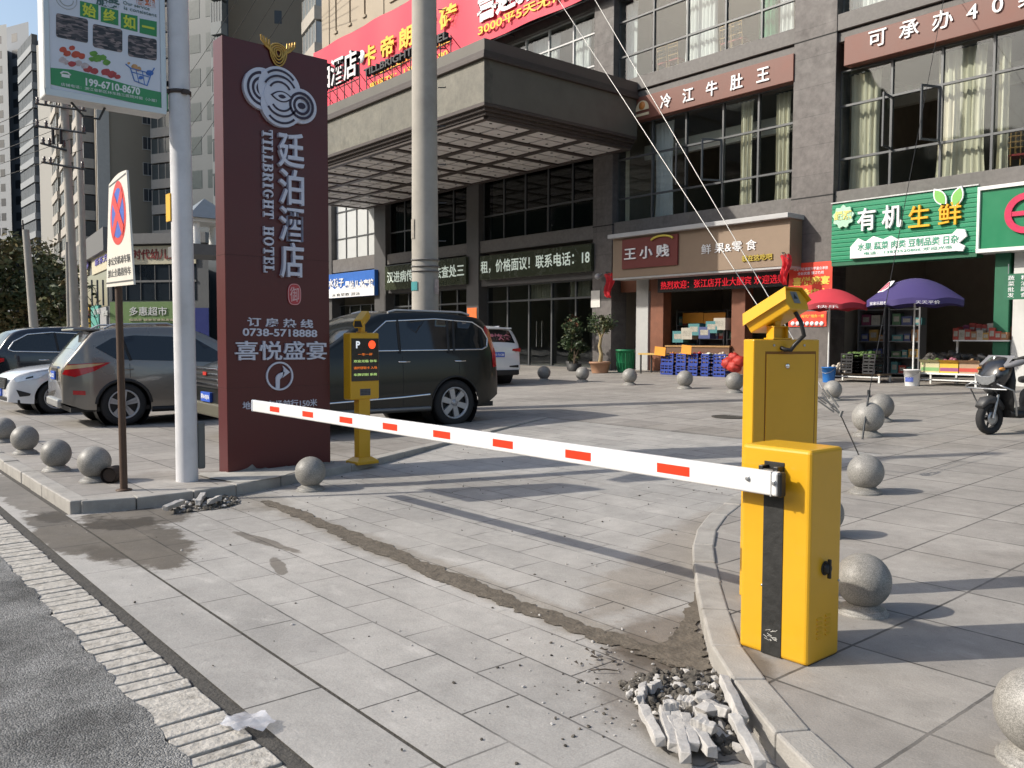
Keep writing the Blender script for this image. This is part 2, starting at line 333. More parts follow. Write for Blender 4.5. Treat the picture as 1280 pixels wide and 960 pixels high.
# road: ragged asphalt edge lapping the blocks
mb = MB(); e = []
u = -90.
while u < 14:
    a = .028 if u > -16 else 0
    e.append((u, 1.085 + a * noise.noise((u * 3.1, 0, 0)) + a * .9 * noise.noise((u * 11, 5, 0)), -.094)); u += .05 if u > -16 else 2.
b2 = [(p[0], -.2, -.096) for p in e]; b3 = [(p[0], -9.5, -.10) for p in e]
n = len(e); mb.add(e + b2 + b3, [(n + i, n + i + 1, i + 1, i) for i in range(n - 1)] + [(2 * n + i, 2 * n + i + 1, n + i + 1, n + i) for i in range(n - 1)], True)
mb.add([(p[0], p[1], -.13) for p in e] + e, [(i, i + 1, n + i + 1, n + i) for i in range(n - 1)])
tag(mb.build('road', ASPH), kind='structure')
mb = MB(); mb.quad((-900, -900, -.16), (900, -900, -.16), (900, 900, -.16), (-900, 900, -.16))
tag(mb.build('ground', mat('bare_ground', (.12, .11, .095), .95, var=.2)), kind='structure')
mb = MB(); mb.box((-160, -30, -.13), (60, -9.5, .03)); tag(mb.build('pavement', PAVE), kind='structure')
# kerb stones, each a block with its own length along the line
def kerb(name, path, width, top, drop, seed, inward):
    mb = MB(); r = random.Random(seed); P = [Vector((p[0], p[1], 0)) for p in path]
    acc = [0.]
    for a, b in zip(P, P[1:]): acc.append(acc[-1] + (b - a).length)
    def pt(s):
        s = max(0, min(acc[-1], s))
        for i in range(len(P) - 1):
            if s <= acc[i + 1]: return P[i].lerp(P[i + 1], (s - acc[i]) / max(1e-6, acc[i + 1] - acc[i]))
        return P[-1]
    s = 0
    while s < acc[-1] - .05:
        l = min(r.uniform(.42, .62), acc[-1] - s); a, b = pt(s + .004), pt(s + l - .004)
        d = (b - a).normalized(); nrm = Vector((-d.y, d.x, 0)) * inward; tz = r.uniform(-.004, .006)
        da = (pt(s + .05) - pt(s - .05)); db = (pt(s + l + .05) - pt(s + l - .05))
        na = Vector((-da.y, da.x, 0)).normalized() * inward; nb = Vector((-db.y, db.x, 0)).normalized() * inward
        q = [a, b, b + nb * width, a + na * width]; jit = Vector((r.uniform(-.004, .004), r.uniform(-.004, .004), 0))
        vsx = [(p.x + jit.x, p.y + jit.y, top(p) + tz) for p in q]; vsb = [(p.x + jit.x, p.y + jit.y, top(p) - drop) for p in q]
        fs = [(0, 1, 2, 3), (7, 6, 5, 4), (4, 5, 1, 0), (5, 6, 2, 1), (6, 7, 3, 2), (7, 4, 0, 3)]
        if inward < 0: fs = [f[::-1] for f in fs]
        mb.add(vsx + vsb, fs); s += l
    return tag(mb.build(name, KERB, bevel=.012, seg=2), kind='structure')
tp = lambda p: zp(p.y) + .012
kerb('kerb', [(-8.44, 1.85), (-14, 1.85), (-22, 1.85), (-90, 1.85)], .16, tp, .18, 2, -1)
kerb('kerb', [(b, a) for a, b in LP[1:]], .16, tp, .18, 3, 1)
kerb('kerb', [(b, a) for a, b in RP if a <= 7.6], .15, tp, .18, 5, -1)
kerb('kerb', [(-.33, 1.85), (14, 1.85)], .16, tp, .18, 6, 1)

# wet mortar run across the driveway, spilled mortar by the right kerb, wet patch at the left corner
MORTAR = mat('damp_mortar', (.125, .106, .083), .9, var=.4, vs=13, bump=1., bs=38, grime=.4, gs=7)
WET = mat('wet_slab', (.115, .104, .088), .6, var=.3, vs=4)
def blob(name, pts, m, lift, amp, seed, closed=True, sub=6):
    # a patch lying on the driveway with a ragged outline
    o = []
    for i in range(len(pts)):
        a, b = Vector(pts[i]), Vector(pts[(i + 1) % len(pts)])
        for k in range(sub):
            p = a.lerp(b, k / sub); q = noise.noise((p.x * 6 + seed, p.y * 6, 0)) * amp * .7 + noise.noise((p.x * 19 + seed, p.y * 19, 1)) * amp * .6 + noise.noise((p.x * 60 + seed, p.y * 60, 2)) * amp * .3
            n2 = Vector((-(b - a).y, (b - a).x)).normalized(); o.append(p + n2 * q)
    c = sum(o, Vector((0, 0))) / len(o); mb = MB()
    bm = bmesh.new(); bv = [bm.verts.new((p.x, p.y, 0)) for p in o]; bm.faces.new(bv); bmesh.ops.triangulate(bm, faces=bm.faces)
    bmesh.ops.subdivide_edges(bm, edges=[e for e in bm.edges if e.calc_length() > .5], cuts=3, use_grid_fill=True)
    me = bpy.data.meshes.new(name)
    for v in bm.verts: v.co.z = zd(v.co.x, v.co.y) + lift
    bm.to_mesh(me); bm.free(); me.materials.append(m); ob = bpy.data.objects.new(name, me); COL.objects.link(ob)
    return tag(ob, kind='structure')
ln = [(330, 627), (365, 640), (400, 655), (440, 672), (470, 685), (512, 704), (550, 720), (600, 738), (640, 755), (680, 771), (720, 785), (765, 802), (800, 810), (850, 828), (888, 838)]
up_, dn_ = [], []
for k, (x, y) in enumerate(ln):
    p = gp(x, y, -.1); wv = (.05 + .05 * abs(math.sin(k * 1.3))) * (1.25 if 2 < k < 8 else 1); up_.append((p.x, p.y + wv)); dn_.append((p.x, p.y - wv * .8))
blob('mortar_run', dn_ + up_[::-1], MORTAR, .006, .055, 1, sub=14)
sp = [gp(x, y, -.1) for x, y in ((870, 745), (877, 790), (893, 838), (868, 842), (820, 828), (790, 818), (836, 800), (856, 770))]
blob('mortar_spill', [(p.x, p.y) for p in sp], MORTAR, .010, .08, 4, sub=12)
sp = [gp(x, y, -.1) for x, y in ((52, 662), (98, 646), (140, 640), (195, 640), (222, 652), (262, 650), (278, 656), (245, 675), (200, 672), (148, 680), (128, 684), (60, 679), (48, 672), (75, 668), (85, 662))]
# kerb-side mortar smears where the stones were set
# ================================================================ foreground: boom barrier, camera box, stone balls
def fitu(u, xl, yl, xr, yr, hpx, lift=0.):
    # centre, width and height of a line of writing on a face turned to +x at x = u
    a, b = on_u(xl, yl, u), on_u(xr, yr, u); c = (a + b) / 2; xm, ym = (xl + xr) / 2, (yl + yr) / 2
    h = abs((on_u(xm, ym - hpx / 2, u) - on_u(xm, ym + hpx / 2, u)).z); c.x += lift
    return dict(o=c, ex=(b - a).normalized() if abs(b.y - a.y) > .02 else Y_, ey=Z_, h=h, width=(b - a).length)
def fitv(v, xl, yl, xr, yr, hpx, lift=0., level=True):
    a, b = on_v(xl, yl, v), on_v(xr, yr, v); c = (a + b) / 2; xm, ym = (xl + xr) / 2, (yl + yr) / 2
    h = abs((on_v(xm, ym - hpx / 2, v) - on_v(xm, ym + hpx / 2, v)).z); c.y -= lift
    return dict(o=c, ex=X_ if level else (b - a).normalized(), ey=Z_, h=h, width=(b - a).length)
def loc(mb, p): mb.M = Matrix.Translation(-Vector(p)); return mb

B0 = Vector((-2.245, 3.64, 0))
bar = thing('boom_barrier', 'yellow boom barrier cabinet with long white arm and red stripes across the driveway', 'barrier gate', B0)
mb = MB(); mb.box((-.185, -.14, .0), (.185, .14, 1.0))
body = mb.build('cabinet', YELLOW, bar, bevel=.018, seg=3)
x0 = on_v(953.5, 700, 3.5).x - B0.x; x1 = on_v(978.5, 700, 3.5).x - B0.x
mb = MB(); mb.box((x0, -.1435, .004), (x1, -.1385, .93))
mb.build('black_strip', mat('black_rubber_strip', (.018, .018, .017), .62, var=.5, vs=14, bump=.4, bs=30, grime=0), body, bevel=.002)
mb = MB(); r = random.Random(5)
for k in range(16):     # scuffs of cement near the foot of the strip
    a = Vector((r.uniform(x0 + .01, x1 - .03), -.1442, r.uniform(.08, .13))); mb.tube([a, a + Vector((r.uniform(.005, .03), 0, r.uniform(-.01, .012)))], r.uniform(.0008, .002), 5)
mb.build('cement_scuff', mat('cement_smear', (.5, .49, .46), .9), body)
k = on_u(1031, 710, -2.06) - B0
mb = MB(); mb.lathe([(.0, .028), (.02, .027), (.026, .018), (.028, 0)], 20, (.185, k.y, k.z), (1, 0, 0)); mb.box((.2, k.y - .006, k.z - .045), (.217, k.y + .006, k.z + .045)); mb.lathe([(.034, 0), (.034, .006)], 20, (.185, k.y, k.z), (1, 0, 0))
mb.build('lock_knob', BLACK, body, bevel=.003)
mb = MB()
for i in (0, 1):
    for j in range(5):
        yy = -.045 + i * .075; zz = .115 + j * .022 + i * .004
        mb.add([(.1845, yy - .022, zz), (.1845, yy + .022, zz), (.1845, yy + .022, zz + .012), (.1845, yy - .022, zz + .012), (.194, yy - .02, zz + .001), (.194, yy + .02, zz + .001)],
               [(0, 1, 5, 4), (4, 5, 2, 3), (0, 4, 3), (1, 2, 5)])
mb.build('vent_louvre', YELLOW, body)
mb = MB(); mb.lathe([(.0, .004), (.006, .003), (.007, 0)], 8, (-.06, -.14, .33), (0, -1, 0)); mb.lathe([(.0, .006), (.005, .004), (.006, 0)], 8, (.186, .12, .36), (1, 0, 0)); mb.build('screw', STEEL, body)
AZ0, AZ1, AV = .785, .897, 3.40
mb = MB(); mb.box((-8.02 - B0.x, AV - B0.y, AZ0), (-2.17 - B0.x, AV + .045 - B0.y, AZ1))
arm = mb.build('boom_arm', mat('white_arm_paint', (.80, .80, .79), .32, var=.02, vs=2, coat=.2, grime=.07, gs=2.5), bar, bevel=.012, seg=3)
for a, b in ((338.3, 350), (378.8, 392), (425, 440.8), (478.8, 496.8), (541.6, 562.8), (616, 641), (706.6, 738.4), (821.3, 861.9)):
    ua, ub = on_v(a, 590, AV).x - B0.x, on_v(b, 590, AV).x - B0.x; zc = (AZ0 + AZ1) / 2 - .002
    mb = MB(); mb.box((ua, AV - .0015 - B0.y, zc - .024), (ub, AV + .002 - B0.y, zc + .024)); mb.build('reflective_tape', REDTAPE, arm)
mb = MB(); mb.box((-8.05 - B0.x, AV - .002 - B0.y, AZ0 - .003), (-8.015 - B0.x, AV + .047 - B0.y, AZ1 + .003)); mb.build('end_cap', mat('grey_cap', (.5, .54, .6), .4), arm, bevel=.012, seg=3)
mb = MB(); mb.box((-2.172 - B0.x, AV - .002 - B0.y, AZ0 - .002), (-2.15 - B0.x, AV + .047 - B0.y, AZ1 + .002)); mb.build('end_cap', BLACK, arm, bevel=.012, seg=3)
mb = MB(); mb.box((-2.205 - B0.x, AV - .0025 - B0.y, AZ0 - .001), (-2.2 - B0.x, AV + .046 - B0.y, AZ1 + .001)); mb.build('seam_band', mat('grey_seam', (.45, .45, .45), .5), arm)
for x, y in ((935, 598), (967.5, 603.5)):
    p = on_v(x, y, AV) - B0; mb = MB(); mb.lathe([(.013, 0), (.013, .004), (.009, .006), (.009, .012), (0, .013)], 6, (p.x, AV - B0.y, p.z), (0, -1, 0), sm=False); mb.build('bolt', STEEL, arm)
mb = MB()
mb.box((x0 + .002, AV + .046 - B0.y, .79), (x0 + .026, -.1385, .914)); mb.box((x1 - .026, AV + .046 - B0.y, .79), (x1 - .002, -.1385, .914)); mb.box((x0 + .026, AV + .046 - B0.y, .79), (x1 - .026, -.1385, .9))
mb.build('arm_bracket', BLACK, bar, bevel=.003)

# camera box behind it
C0 = Vector((-2.83, 4.17, 0)); nf = Vector((.94, -.342, 0)).normalized(); ef = Vector((-nf.y, nf.x, 0))
def hitx(px, p, d):      # how far to go from p along d until it stands under column px
    lo, hi = 0., 2.
    def X(s): q = p + d * s - EYE; return 640 + FPX * q.dot(RT) / q.dot(FW)
    for _ in range(50):
        m = (lo + hi) / 2
        if (X(m) - px) * (X(1.) - X(0.)) < 0: lo = m
        else: hi = m
    return lo
c3 = Vector((C0.x, C0.y, 1.49)); BW = hitx(1024.5, c3, ef); BT = hitx(929.5, c3, -nf)
BT = max(.1, min(BT, .3)); BH = on_v(943, 424, C0.y).z
box = thing('camera_column', 'tall yellow sheet metal camera column standing behind the boom barrier cabinet', 'camera post', C0, math.atan2(ef.y, ef.x))
# local: x along the face, y into the box (face looks to -y)
mb = MB(); mb.box((0, 0, 0), (BW, BT, BH)); cb = mb.build('column_body', YELLOW, box, bevel=.008, seg=2)
mb = MB(); mb.box((BW * .19, -.005, .12), (BW * .93, .004, BH - .085)); dr = mb.build('door_panel', YELLOW, box, bevel=.003)
mb = MB()
for q in (((BW * .175, BW * .19), (.105, BH - .07)), ((BW * .93, BW * .945), (.105, BH - .07)), ((BW * .19, BW * .93), (BH - .085, BH - .07)), ((BW * .19, BW * .93), (.105, .12))):
    mb.box((q[0][0], -.0015, q[1][0]), (q[0][1], .002, q[1][1]))
mb.build('door_gap', mat('dark_orange_gap', (.22, .09, .004), .6), dr)
mb = MB(); mb.lathe([(.014, 0), (.014, .006), (.009, .008), (0, .008)], 16, (BW * .5, -.005, BH - .155), (0, -1, 0)); mb.build('lock', CHROME, dr)
mb = MB()
for fx in (.30, .76):
    mb.lathe([(.007, 0), (.007, .005), (0, .006)], 6, (BW * fx, 0, BH - .035), (0, -1, 0), sm=False)
mb.build('bolt', STEEL, cb)
# number plate camera on a pan bracket, looking down the lane
mb = MB(); cx = BW * .42; cy = BT * .45
mb.box((cx - .06, cy - .045, BH), (cx + .07, cy + .045, BH + .008)); mb.box((cx - .05, cy - .035, BH + .004), (cx - .042, cy + .035, BH + .075)); mb.box((cx + .045, cy - .035, BH + .004), (cx + .053, cy + .035, BH + .075)); mb.box((cx - .055, cy - .03, BH + .07), (cx + .058, cy + .03, BH + .078))
mb.box((cx - .045, cy - .008, BH + .005), (cx + .05, cy + .008, BH + .072)); mb.box((cx - .03, cy - .02, BH + .078), (cx + .01, cy + .02, BH + .14))
mb.build('camera_bracket', YELLOW, box, bevel=.003)
ax = Vector((-.83, .05, -.42)); q = (Matrix.Rotation(-math.atan2(ef.y, ef.x), 3, 'Z') @ ax).normalized()
sx = Z_.cross(q).normalized() * -1; up3 = sx.cross(q) * -1
if up3.z < 0: up3 = -up3
cen = Vector((cx + .005, cy, BH + .168)); back = cen - q * .13; front = cen + q * .17
hexo = [(-.106, .0), (-.074, .062), (.074, .062), (.106, .0), (.088, -.064), (-.088, -.064)]
mb = MB(); mb.prism(hexo, back, sx, up3, front - back); hs = mb.build('camera_housing', YELLOW, box, bevel=.006)
mb = MB(); mb.prism([(-.123, -.01), (-.081, .071), (.081, .071), (.123, -.01), (.114, -.01), (.077, .065), (-.077, .065), (-.114, -.01)], back - q * .02, sx, up3, (front - back) * 1.1); mb.build('sun_shield', YELLOW, hs, bevel=.002)
mb = MB(); b1 = back - q * .0025
mb.add([b1 + sx * a + up3 * b for a, b in ((-.03, -.025), (.03, -.025), (.03, .05), (-.03, .05))], [(0, 1, 2, 3), (3, 2, 1, 0)]); mb.build('sticker', mat('grey_sticker', (.36, .4, .42), .4), hs)
mb = MB(); mb.add([b1 - q * .001 + sx * a + up3 * b for a, b in ((-.018, .003), (.018, .003), (0, .04))], [(0, 1, 2), (2, 1, 0)]); mb.build('warning_mark', mat('sticker_ink', (.05, .07, .08), .5), hs)
mb = MB(); mb.lathe([(.03, 0), (.03, .02), (.022, .02), (.0, .012)], 16, front - q * .01, q); mb.build('lens', mat('lens_glass', (.01, .01, .014), .08, coat=1), hs)
g = back + q * .035 - up3 * .055 + sx * .0
mb = MB(); mb.tube([g, g + Vector((.02, -.03, -.06)), g + Vector((.03, -.05, -.14)), Vector((g.x + .02, -.045, BH - .03)), Vector((g.x - .005, -.04, BH - .062)), Vector((g.x - .035, -.025, BH - .058)), Vector((g.x - .04, .0, BH - .05))], .0125, 10)
mb.build('cable_sleeve', BLACK, box)

# stone balls
GRAN = mat('ball_granite', (.27, .26, .24), .48, var=.16, vs=2, grime=.6, gs=2.)
t = GRAN.node_tree; bb = t.nodes['Principled BSDF']; src = bb.inputs['Base Color'].links[0].from_socket
vo = nn(t, 'ShaderNodeTexVoronoi'); vo.inputs['Scale'].default_value = 95; tc = nn(t, 'ShaderNodeTexCoord'); t.links.new(tc.outputs['Object'], vo.inputs['Vector'])
sc_ = nn(t, 'ShaderNodeSeparateColor'); t.links.new(vo.outputs['Color'], sc_.inputs[0]); mr = nn(t, 'ShaderNodeMapRange'); mr.inputs[3].default_value = .62; mr.inputs[4].default_value = 1.38; t.links.new(sc_.outputs[0], mr.inputs[0])
mx = nn(t, 'ShaderNodeMix', data_type='RGBA', blend_type='MULTIPLY'); mx.inputs[0].default_value = 1; t.links.new(src, mx.inputs[6]); t.links.new(mr.outputs[0], mx.inputs[7]); oi = nn(t, 'ShaderNodeObjectInfo'); m3 = nn(t, 'ShaderNodeMapRange'); m3.inputs[3].default_value = .84; m3.inputs[4].default_value = 1.14; t.links.new(oi.outputs['Random'], m3.inputs[0])
mx4 = nn(t, 'ShaderNodeMix', data_type='RGBA', blend_type='MULTIPLY'); mx4.inputs[0].default_value = 1; t.links.new(mx.outputs[2], mx4.inputs[6]); t.links.new(m3.outputs[0], mx4.inputs[7]); t.links.new(mx4.outputs[2], bb.inputs['Base Color'])
ball = thing('ball_bollard', 'x', 'bollard', (0, 0, 0), 0, 'stone ball bollards on the plaza')
mb = MB(); mb.ball((0, 0, .6), .5, 32, 20); mb.build('ball', GRAN, ball)
mb = MB(); mb.lathe([(.46, -.08), (.46, .03), (.44, .05), (.42, .05), (.41, .09), (.37, .11), (.33, .12), (.3, .16), (.2, .22), (0, .22)], 32); mb.build('plinth', GRAN, ball, weld=True)
first = [ball]
def place_ball(x, y, d, label, dz=None):
    lo, hi = 1.5, 40.
    def gap(dep):
        p = at(x, y, dep); D = d * dep / FPX; g = zp(p.y) if dz is None else zd(p.x, p.y)
        return p.z - .6 * D - g
    for _ in range(60):
        m = (lo + hi) / 2
        if gap(m) > 0: lo = m
        else: hi = m
    p = at(x, y, lo); D = d * lo / FPX; z = zp(p.y) if dz is None else zd(p.x, p.y)
    L = (p.x, p.y, z + .06 * D - .05 * D)
    if first: o = first.pop(); o.location = L
    else: o = dup(ball, L)
    o.scale = (D, D, D); o['label'] = label; o.rotation_euler.z = x * .7
    print('ball', x, [round(q, 2) for q in L], round(D, 2))
place_ball(1079, 726, 67, 'speckled stone ball half hidden behind the yellow barrier cabinet')
place_ball(1082, 590, 43.8, 'stone ball standing alone on the slabs right of the camera column')
place_ball(1085, 522, 38.5, 'larger of two stone balls overlapping beyond the wire anchor')
place_ball(1101, 508, 31.5, 'smaller stone ball peeking out behind the larger one')
place_ball(1041, 487, 22.5, 'stone ball by the blue bucket, partly behind the camera column')
place_ball(918, 477, 23, 'stone ball near the red net bags of fruit, cut off by the camera column')
place_ball(856, 473.5, 20.5, 'stone ball in front of the fruit shop crates')
place_ball(787, 470, 18.7, 'stone ball in front of the green bin')
place_ball(728, 467, 17, 'stone ball in front of the bushy potted shrub')
place_ball(680, 466, 16.5, 'stone ball beside the rear of the small white car')
place_ball(118, 578, 39.5, 'stone ball on the kerb corner beside the brown sign post')
place_ball(70, 567, 35.5, 'stone ball with a short red scratch on it, on the left kerb')
place_ball(31, 548, 32, 'stone ball on the left kerb, third from the corner')
place_ball(4, 536, 28, 'stone ball at the left edge of the photo, half out of frame')
place_ball(388, 590, 38, 'stone ball standing down on the driveway below the kerb by the red pylon', 1)
place_ball(1302, 890, 108, 'nearest stone ball, cut off by the right edge of the photo')
place_ball(1030, 642, 48, 'stone ball out of sight behind the barrier cabinet, only its shadow showing')
mb = MB(); mb.tube([(-.5, -.1, .62), (-.49, .08, .64)], .012, 6)

# kerb lump: rusty pipe stub behind the last ball
P = gp(144, 603); st = thing('pipe_stub', 'short rusty pipe stub lying behind the stone ball at the corner', 'pipe', P)
mb = MB(); mb.tube([(-.08, .04, .085), (.05, -.08, .085)], .085, 16, caps=False); mb.tube([(-.08, .04, .085), (.035, -.065, .085)], .07, 16, caps=True); mb.build('stub', mat('rusty_iron', (.04, .027, .02), .85, var=.35, vs=12), st)
# ================================================================ red hotel pylon and the things round it
RED = mat('pylon_red', (.090, .0125, .014), .34, .1, var=.06, vs=1.5, grime=.12, gs=1.4)
PU, PV0, PV1, PT = -9.2, 3.61, 4.87, 4.775
pyl = thing('hotel_pylon', 'tall dark red hotel sign pylon with raised white lettering beside the driveway', 'sign pylon', (PU - .13, (PV0 + PV1) / 2, 0))
O = Vector((PU - .13, (PV0 + PV1) / 2, 0))
mb = MB(); mb.box((-.13, -.63, -.02), (.13, .63, PT)); mb.build('pylon_body', RED, pyl, bevel=.006)
mb = MB(); mb.box((-.133, -.633, 2.42), (.1315, .633, 2.424)); mb.box((-.133, -.633, .95), (.1315, .633, .953)); mb.build('panel_seam', mat('dark_seam', (.05, .012, .012), .7), pyl)
LET = mat('letter_white', (.62, .64, .74), .4, var=.05)
LSIDE = mat('letter_side', (.03, .03, .035), .5)
def sign_text(parent, name, body, f, org, m, depth=.04, bold=.012, **kw):
    mb = loc(MB(), org); mb.text(body, depth=depth, bold=bold, **f, **kw); return mb.build(name, m, parent)
# heavy slab serif capitals
def arc_band(cx, cy, rx, ry, tx, ty, a0, a1, n=14):
    A = lin(math.radians(a0), math.radians(a1), n); return [(cx + rx * math.cos(t), cy + ry * math.sin(t)) for t in A] + [(cx + (rx - tx) * math.cos(t), cy + (ry - ty) * math.sin(t)) for t in A[::-1]]
def bx(x0, y0, x1, y1): return [(x0, y0), (x1, y0), (x1, y1), (x0, y1)]
SLAB = {'I': (.5, [bx(.14, .09, .36, .91), bx(0, 0, .5, .09), bx(0, .91, .5, 1)]), 'T': (.78, [bx(.28, .09, .5, .9), bx(0, .9, .78, 1), bx(0, .7, .08, .9), bx(.7, .7, .78, .9), bx(.14, 0, .64, .09)]),
 'L': (.68, [bx(.1, .1, .32, .91), bx(0, 0, .68, .1), bx(0, .91, .44, 1), bx(.59, .1, .68, .32)]), 'H': (.86, [bx(.09, .09, .31, .91), bx(.55, .09, .77, .91), bx(.31, .45, .55, .55), bx(0, 0, .4, .09), bx(.46, 0, .86, .09), bx(0, .91, .4, 1), bx(.46, .91, .86, 1)]),
 'E': (.7, [bx(.1, .1, .32, .9), bx(0, 0, .7, .1), bx(0, .9, .68, 1), bx(.32, .46, .5, .55), bx(.5, .36, .57, .65), bx(.6, .1, .7, .32), bx(.6, .68, .68, .9)]),
 'B': (.74, [bx(.1, .09, .32, .91), bx(0, 0, .4, .09), bx(0, .91, .4, 1), bx(.32, .47, .42, .55), arc_band(.4, .26, .34, .26, .2, .09, -90, 90), arc_band(.4, .76, .3, .24, .19, .09, -90, 90)]),
 'R': (.8, [bx(.1, .09, .32, .91), bx(0, 0, .42, .09), bx(0, .91, .4, 1), bx(.32, .44, .42, .52), arc_band(.4, .735, .33, .265, .2, .09, -90, 90), [(.4, .46), (.62, .46), (.8, 0), (.56, 0)]]),
 'O': (.8, [arc_band(.4, .5, .4, .5, .21, .08, 0, 180), arc_band(.4, .5, .4, .5, .21, .08, 180, 360)]), 'G': (.82, [arc_band(.4, .5, .4, .5, .21, .08, 40, 190), arc_band(.4, .5, .4, .5, .21, .08, 190, 320), bx(.5, .1, .7, .42), bx(.42, .42, .82, .5)]), ' ': (.5, [])}
def slab(mb, s, o, ex, ey, h, width, d):
    W0 = sum(SLAB[c][0] + .12 for c in s) - .12; k = width / W0; x = -W0 / 2; o, ex, ey = Vector(o), Vector(ex), Vector(ey); ez = ex.cross(ey)
    for c in s:
        for P_ in SLAB[c][1]:
            q = [(x + a) * k for a, _ in P_]; ar = sum(P_[i][0] * P_[(i + 1) % len(P_)][1] - P_[(i + 1) % len(P_)][0] * P_[i][1] for i in range(len(P_))); pts = [((x + a) * k, (b_ - .5) * h) for a, b_ in P_]
            mb.prism(pts if ar > 0 else pts[::-1], o, ex, ey, ez * d)
        x += SLAB[c][0] + .12
# vertical name, one sign each
fx = [fitu(PU, 345, y, 376, y + 1, h, .0) for y, h in ((188, 44), (234, 44), (280, 43), (325, 44))]
col = loc(MB(), O)
yc = (fx[0]['o'].y + .01)
for c, f, wd in zip('廷泊酒店', fx, (.32, .3, .29, .28)):
    o = f['o'].copy(); o.y = yc; o.x = PU; col.text(c, o=o, ex=Y_, ey=Z_, h=f['h'], width=wd, depth=.06, bold=.014)
col.build('name_lettering', LET, pyl)
a, b = on_u(334, 163, PU), on_u(336, 341, PU)
mb = loc(MB(), O); slab(mb, 'TILLBRIGHT HOTEL', (a + b) / 2 + Vector((0, -.01, 0)), -Z_, Y_, .118, (a - b).length, .04); mb.build('latin_lettering', LET, pyl)
for nm, bd, f, bo in (('hotline_lettering', '订 房 热 线', fitu(PU, 309, 402, 391, 405, 11), .02), ('phone_lettering', '0738-5718888', fitu(PU, 303, 415, 396, 417, 9.5), .02),
                  ('banquet_lettering', '喜悦盛宴', fitu(PU, 293, 438, 407, 438, 24), .012), ('parking_lettering', '地下停车场前行150米', fitu(PU, 303, 507, 396, 503, 9.5), .01)):
    sign_text(pyl, nm, bd, f, O, LET, .012 if nm != 'banquet_lettering' else .03, bo)
# turn arrow in a ring
c = on_u(349, 470, PU) - O; R = .165
mb = MB(); n = 40
def ring(mb, c, r0, r1, d, a0=0., a1=2 * PI, n=40, rx=1., rz=1.):
    full = abs(a1 - a0) > 6.28; A = [a0 + (a1 - a0) * i / n for i in range(n + (0 if full else 1))]
    vs = []
    for dd in (0, d):
        for rr in (r0, r1): vs += [(c[0] + dd, c[1] + rr * rx * math.cos(q), c[2] + rr * rz * math.sin(q)) for q in A]
    m = len(A); fs = []
    for i in range(m if full else m - 1):
        j = (i + 1) % m
        fs += [(2 * m + i, 2 * m + j, 3 * m + j, 3 * m + i)[::-1], (m + i, m + j, 3 * m + j, 3 * m + i), (i, j, 2 * m + j, 2 * m + i)[::-1]]
    if not full: fs += [(0, m, 3 * m, 2 * m), (m - 1, 2 * m - 1, 4 * m - 1, 3 * m - 1)[::-1]]
    mb.add(vs, fs); return mb
ring(mb, c, R * .88, R, .02); mb.build('ring', LET, pyl)
pts = [(-.055, -.14), (-.01, -.15)]
pts = [(-.05, -.135)] + [(-.05 + .11 - .11 * math.cos(t), -.03 + .075 * math.sin(t)) for t in lin(0, PI / 2, 6)] + [(.045, .075), (.045, .045)] + [(.06 - .06 * math.cos(t), -.03 + .035 * math.sin(t)) for t in lin(PI / 2, 0, 6)][:0] + [(.035, .008)] + [(.0 + .04 * (1 - t), .005 - .045 * t) for t in lin(0, 1, 3)] + [(-.005, -.15)]
mb = MB(); mb.prism(pts, c, Y_, Z_, (.02, 0, 0)); mb.prism([(.035, -.03), (.125, .032), (.035, .11), (.06, .032)], c + Vector((.0, 0, .01)), Y_, Z_, (.021, 0, 0)); mb.build('arrow', LET, pyl)
# cloud emblem
c = on_u(347, 122, PU) - O
DK = mat('emblem_ink', (.03, .02, .045), .5)
mb = MB()
def disc(mb, dy, dz, r, d0, d1, rx=1., n=40): mb.prism([(dy + r * rx * math.cos(2 * PI * i / n), dz + r * math.sin(2 * PI * i / n)) for i in range(n)], c + Vector((d0, 0, 0)), Y_, Z_, (d1 - d0, 0, 0))
disc(mb, -.2, .05, .23, 0, .05, .95); disc(mb, .26, -.06, .195, 0, .054); disc(mb, 0, .08, .25, 0, .058, 1.02); disc(mb, .02, -.1, .235, 0, .062, 1.05)
disc(mb, .03, 0, .2, .0, .066, 1.1)
mb.build('cloud_emblem', LET, pyl)
mb = MB()
def arcs(dy, dz, rr, d, spans, rx=1., w_=.024):
    for r_ in rr:
        for a0, a1 in spans: ring(mb, c + Vector((d, dy, dz)), r_ - w_, r_ + w_ * .2, .004, math.radians(a0), math.radians(a1), 24, rx)
arcs(-.2, .05, (.185, .125, .07), .05, ((95, 268),), .95)
arcs(.26, -.06, (.15, .1), .067, ((0, 360),), 1.)
arcs(0, .08, (.215,), .059, ((38, 132),), 1.02, .02); arcs(0, .03, (.2, .135), .067, ((28, 152),), 1.02, .018)
arcs(.02, -.1, (.2,), .063, ((222, 318),), 1.05, .02); arcs(.02, -.04, (.185, .125), .067, ((210, 330),), 1.05, .018)
eye = lambda s: [(s * .135 * t, s * .062 * (1 - t * t)) for t in lin(-1, 1, 10)] + [(s * .135 * t, -s * .062 * (1 - t * t)) for t in lin(1, -1, 10)][1:-1]
mb.prism(eye(1), c + Vector((.064, .02, 0)), Y_, Z_, (.006, 0, 0)); disc(mb, .26, -.06, .035, .055, .07, 1.4)
mb.build('emblem_line', DK, pyl)
mb = MB(); mb.prism(eye(.78), c + Vector((.066, .02, 0)), Y_, Z_, (.0065, 0, 0)); mb.build('emblem_eye', LET, pyl)
mb = MB(); mb.prism(eye(.36), c + Vector((.067, .02, 0)), Y_, Z_, (.0072, 0, 0)); mb.build('emblem_pupil', DK, pyl)
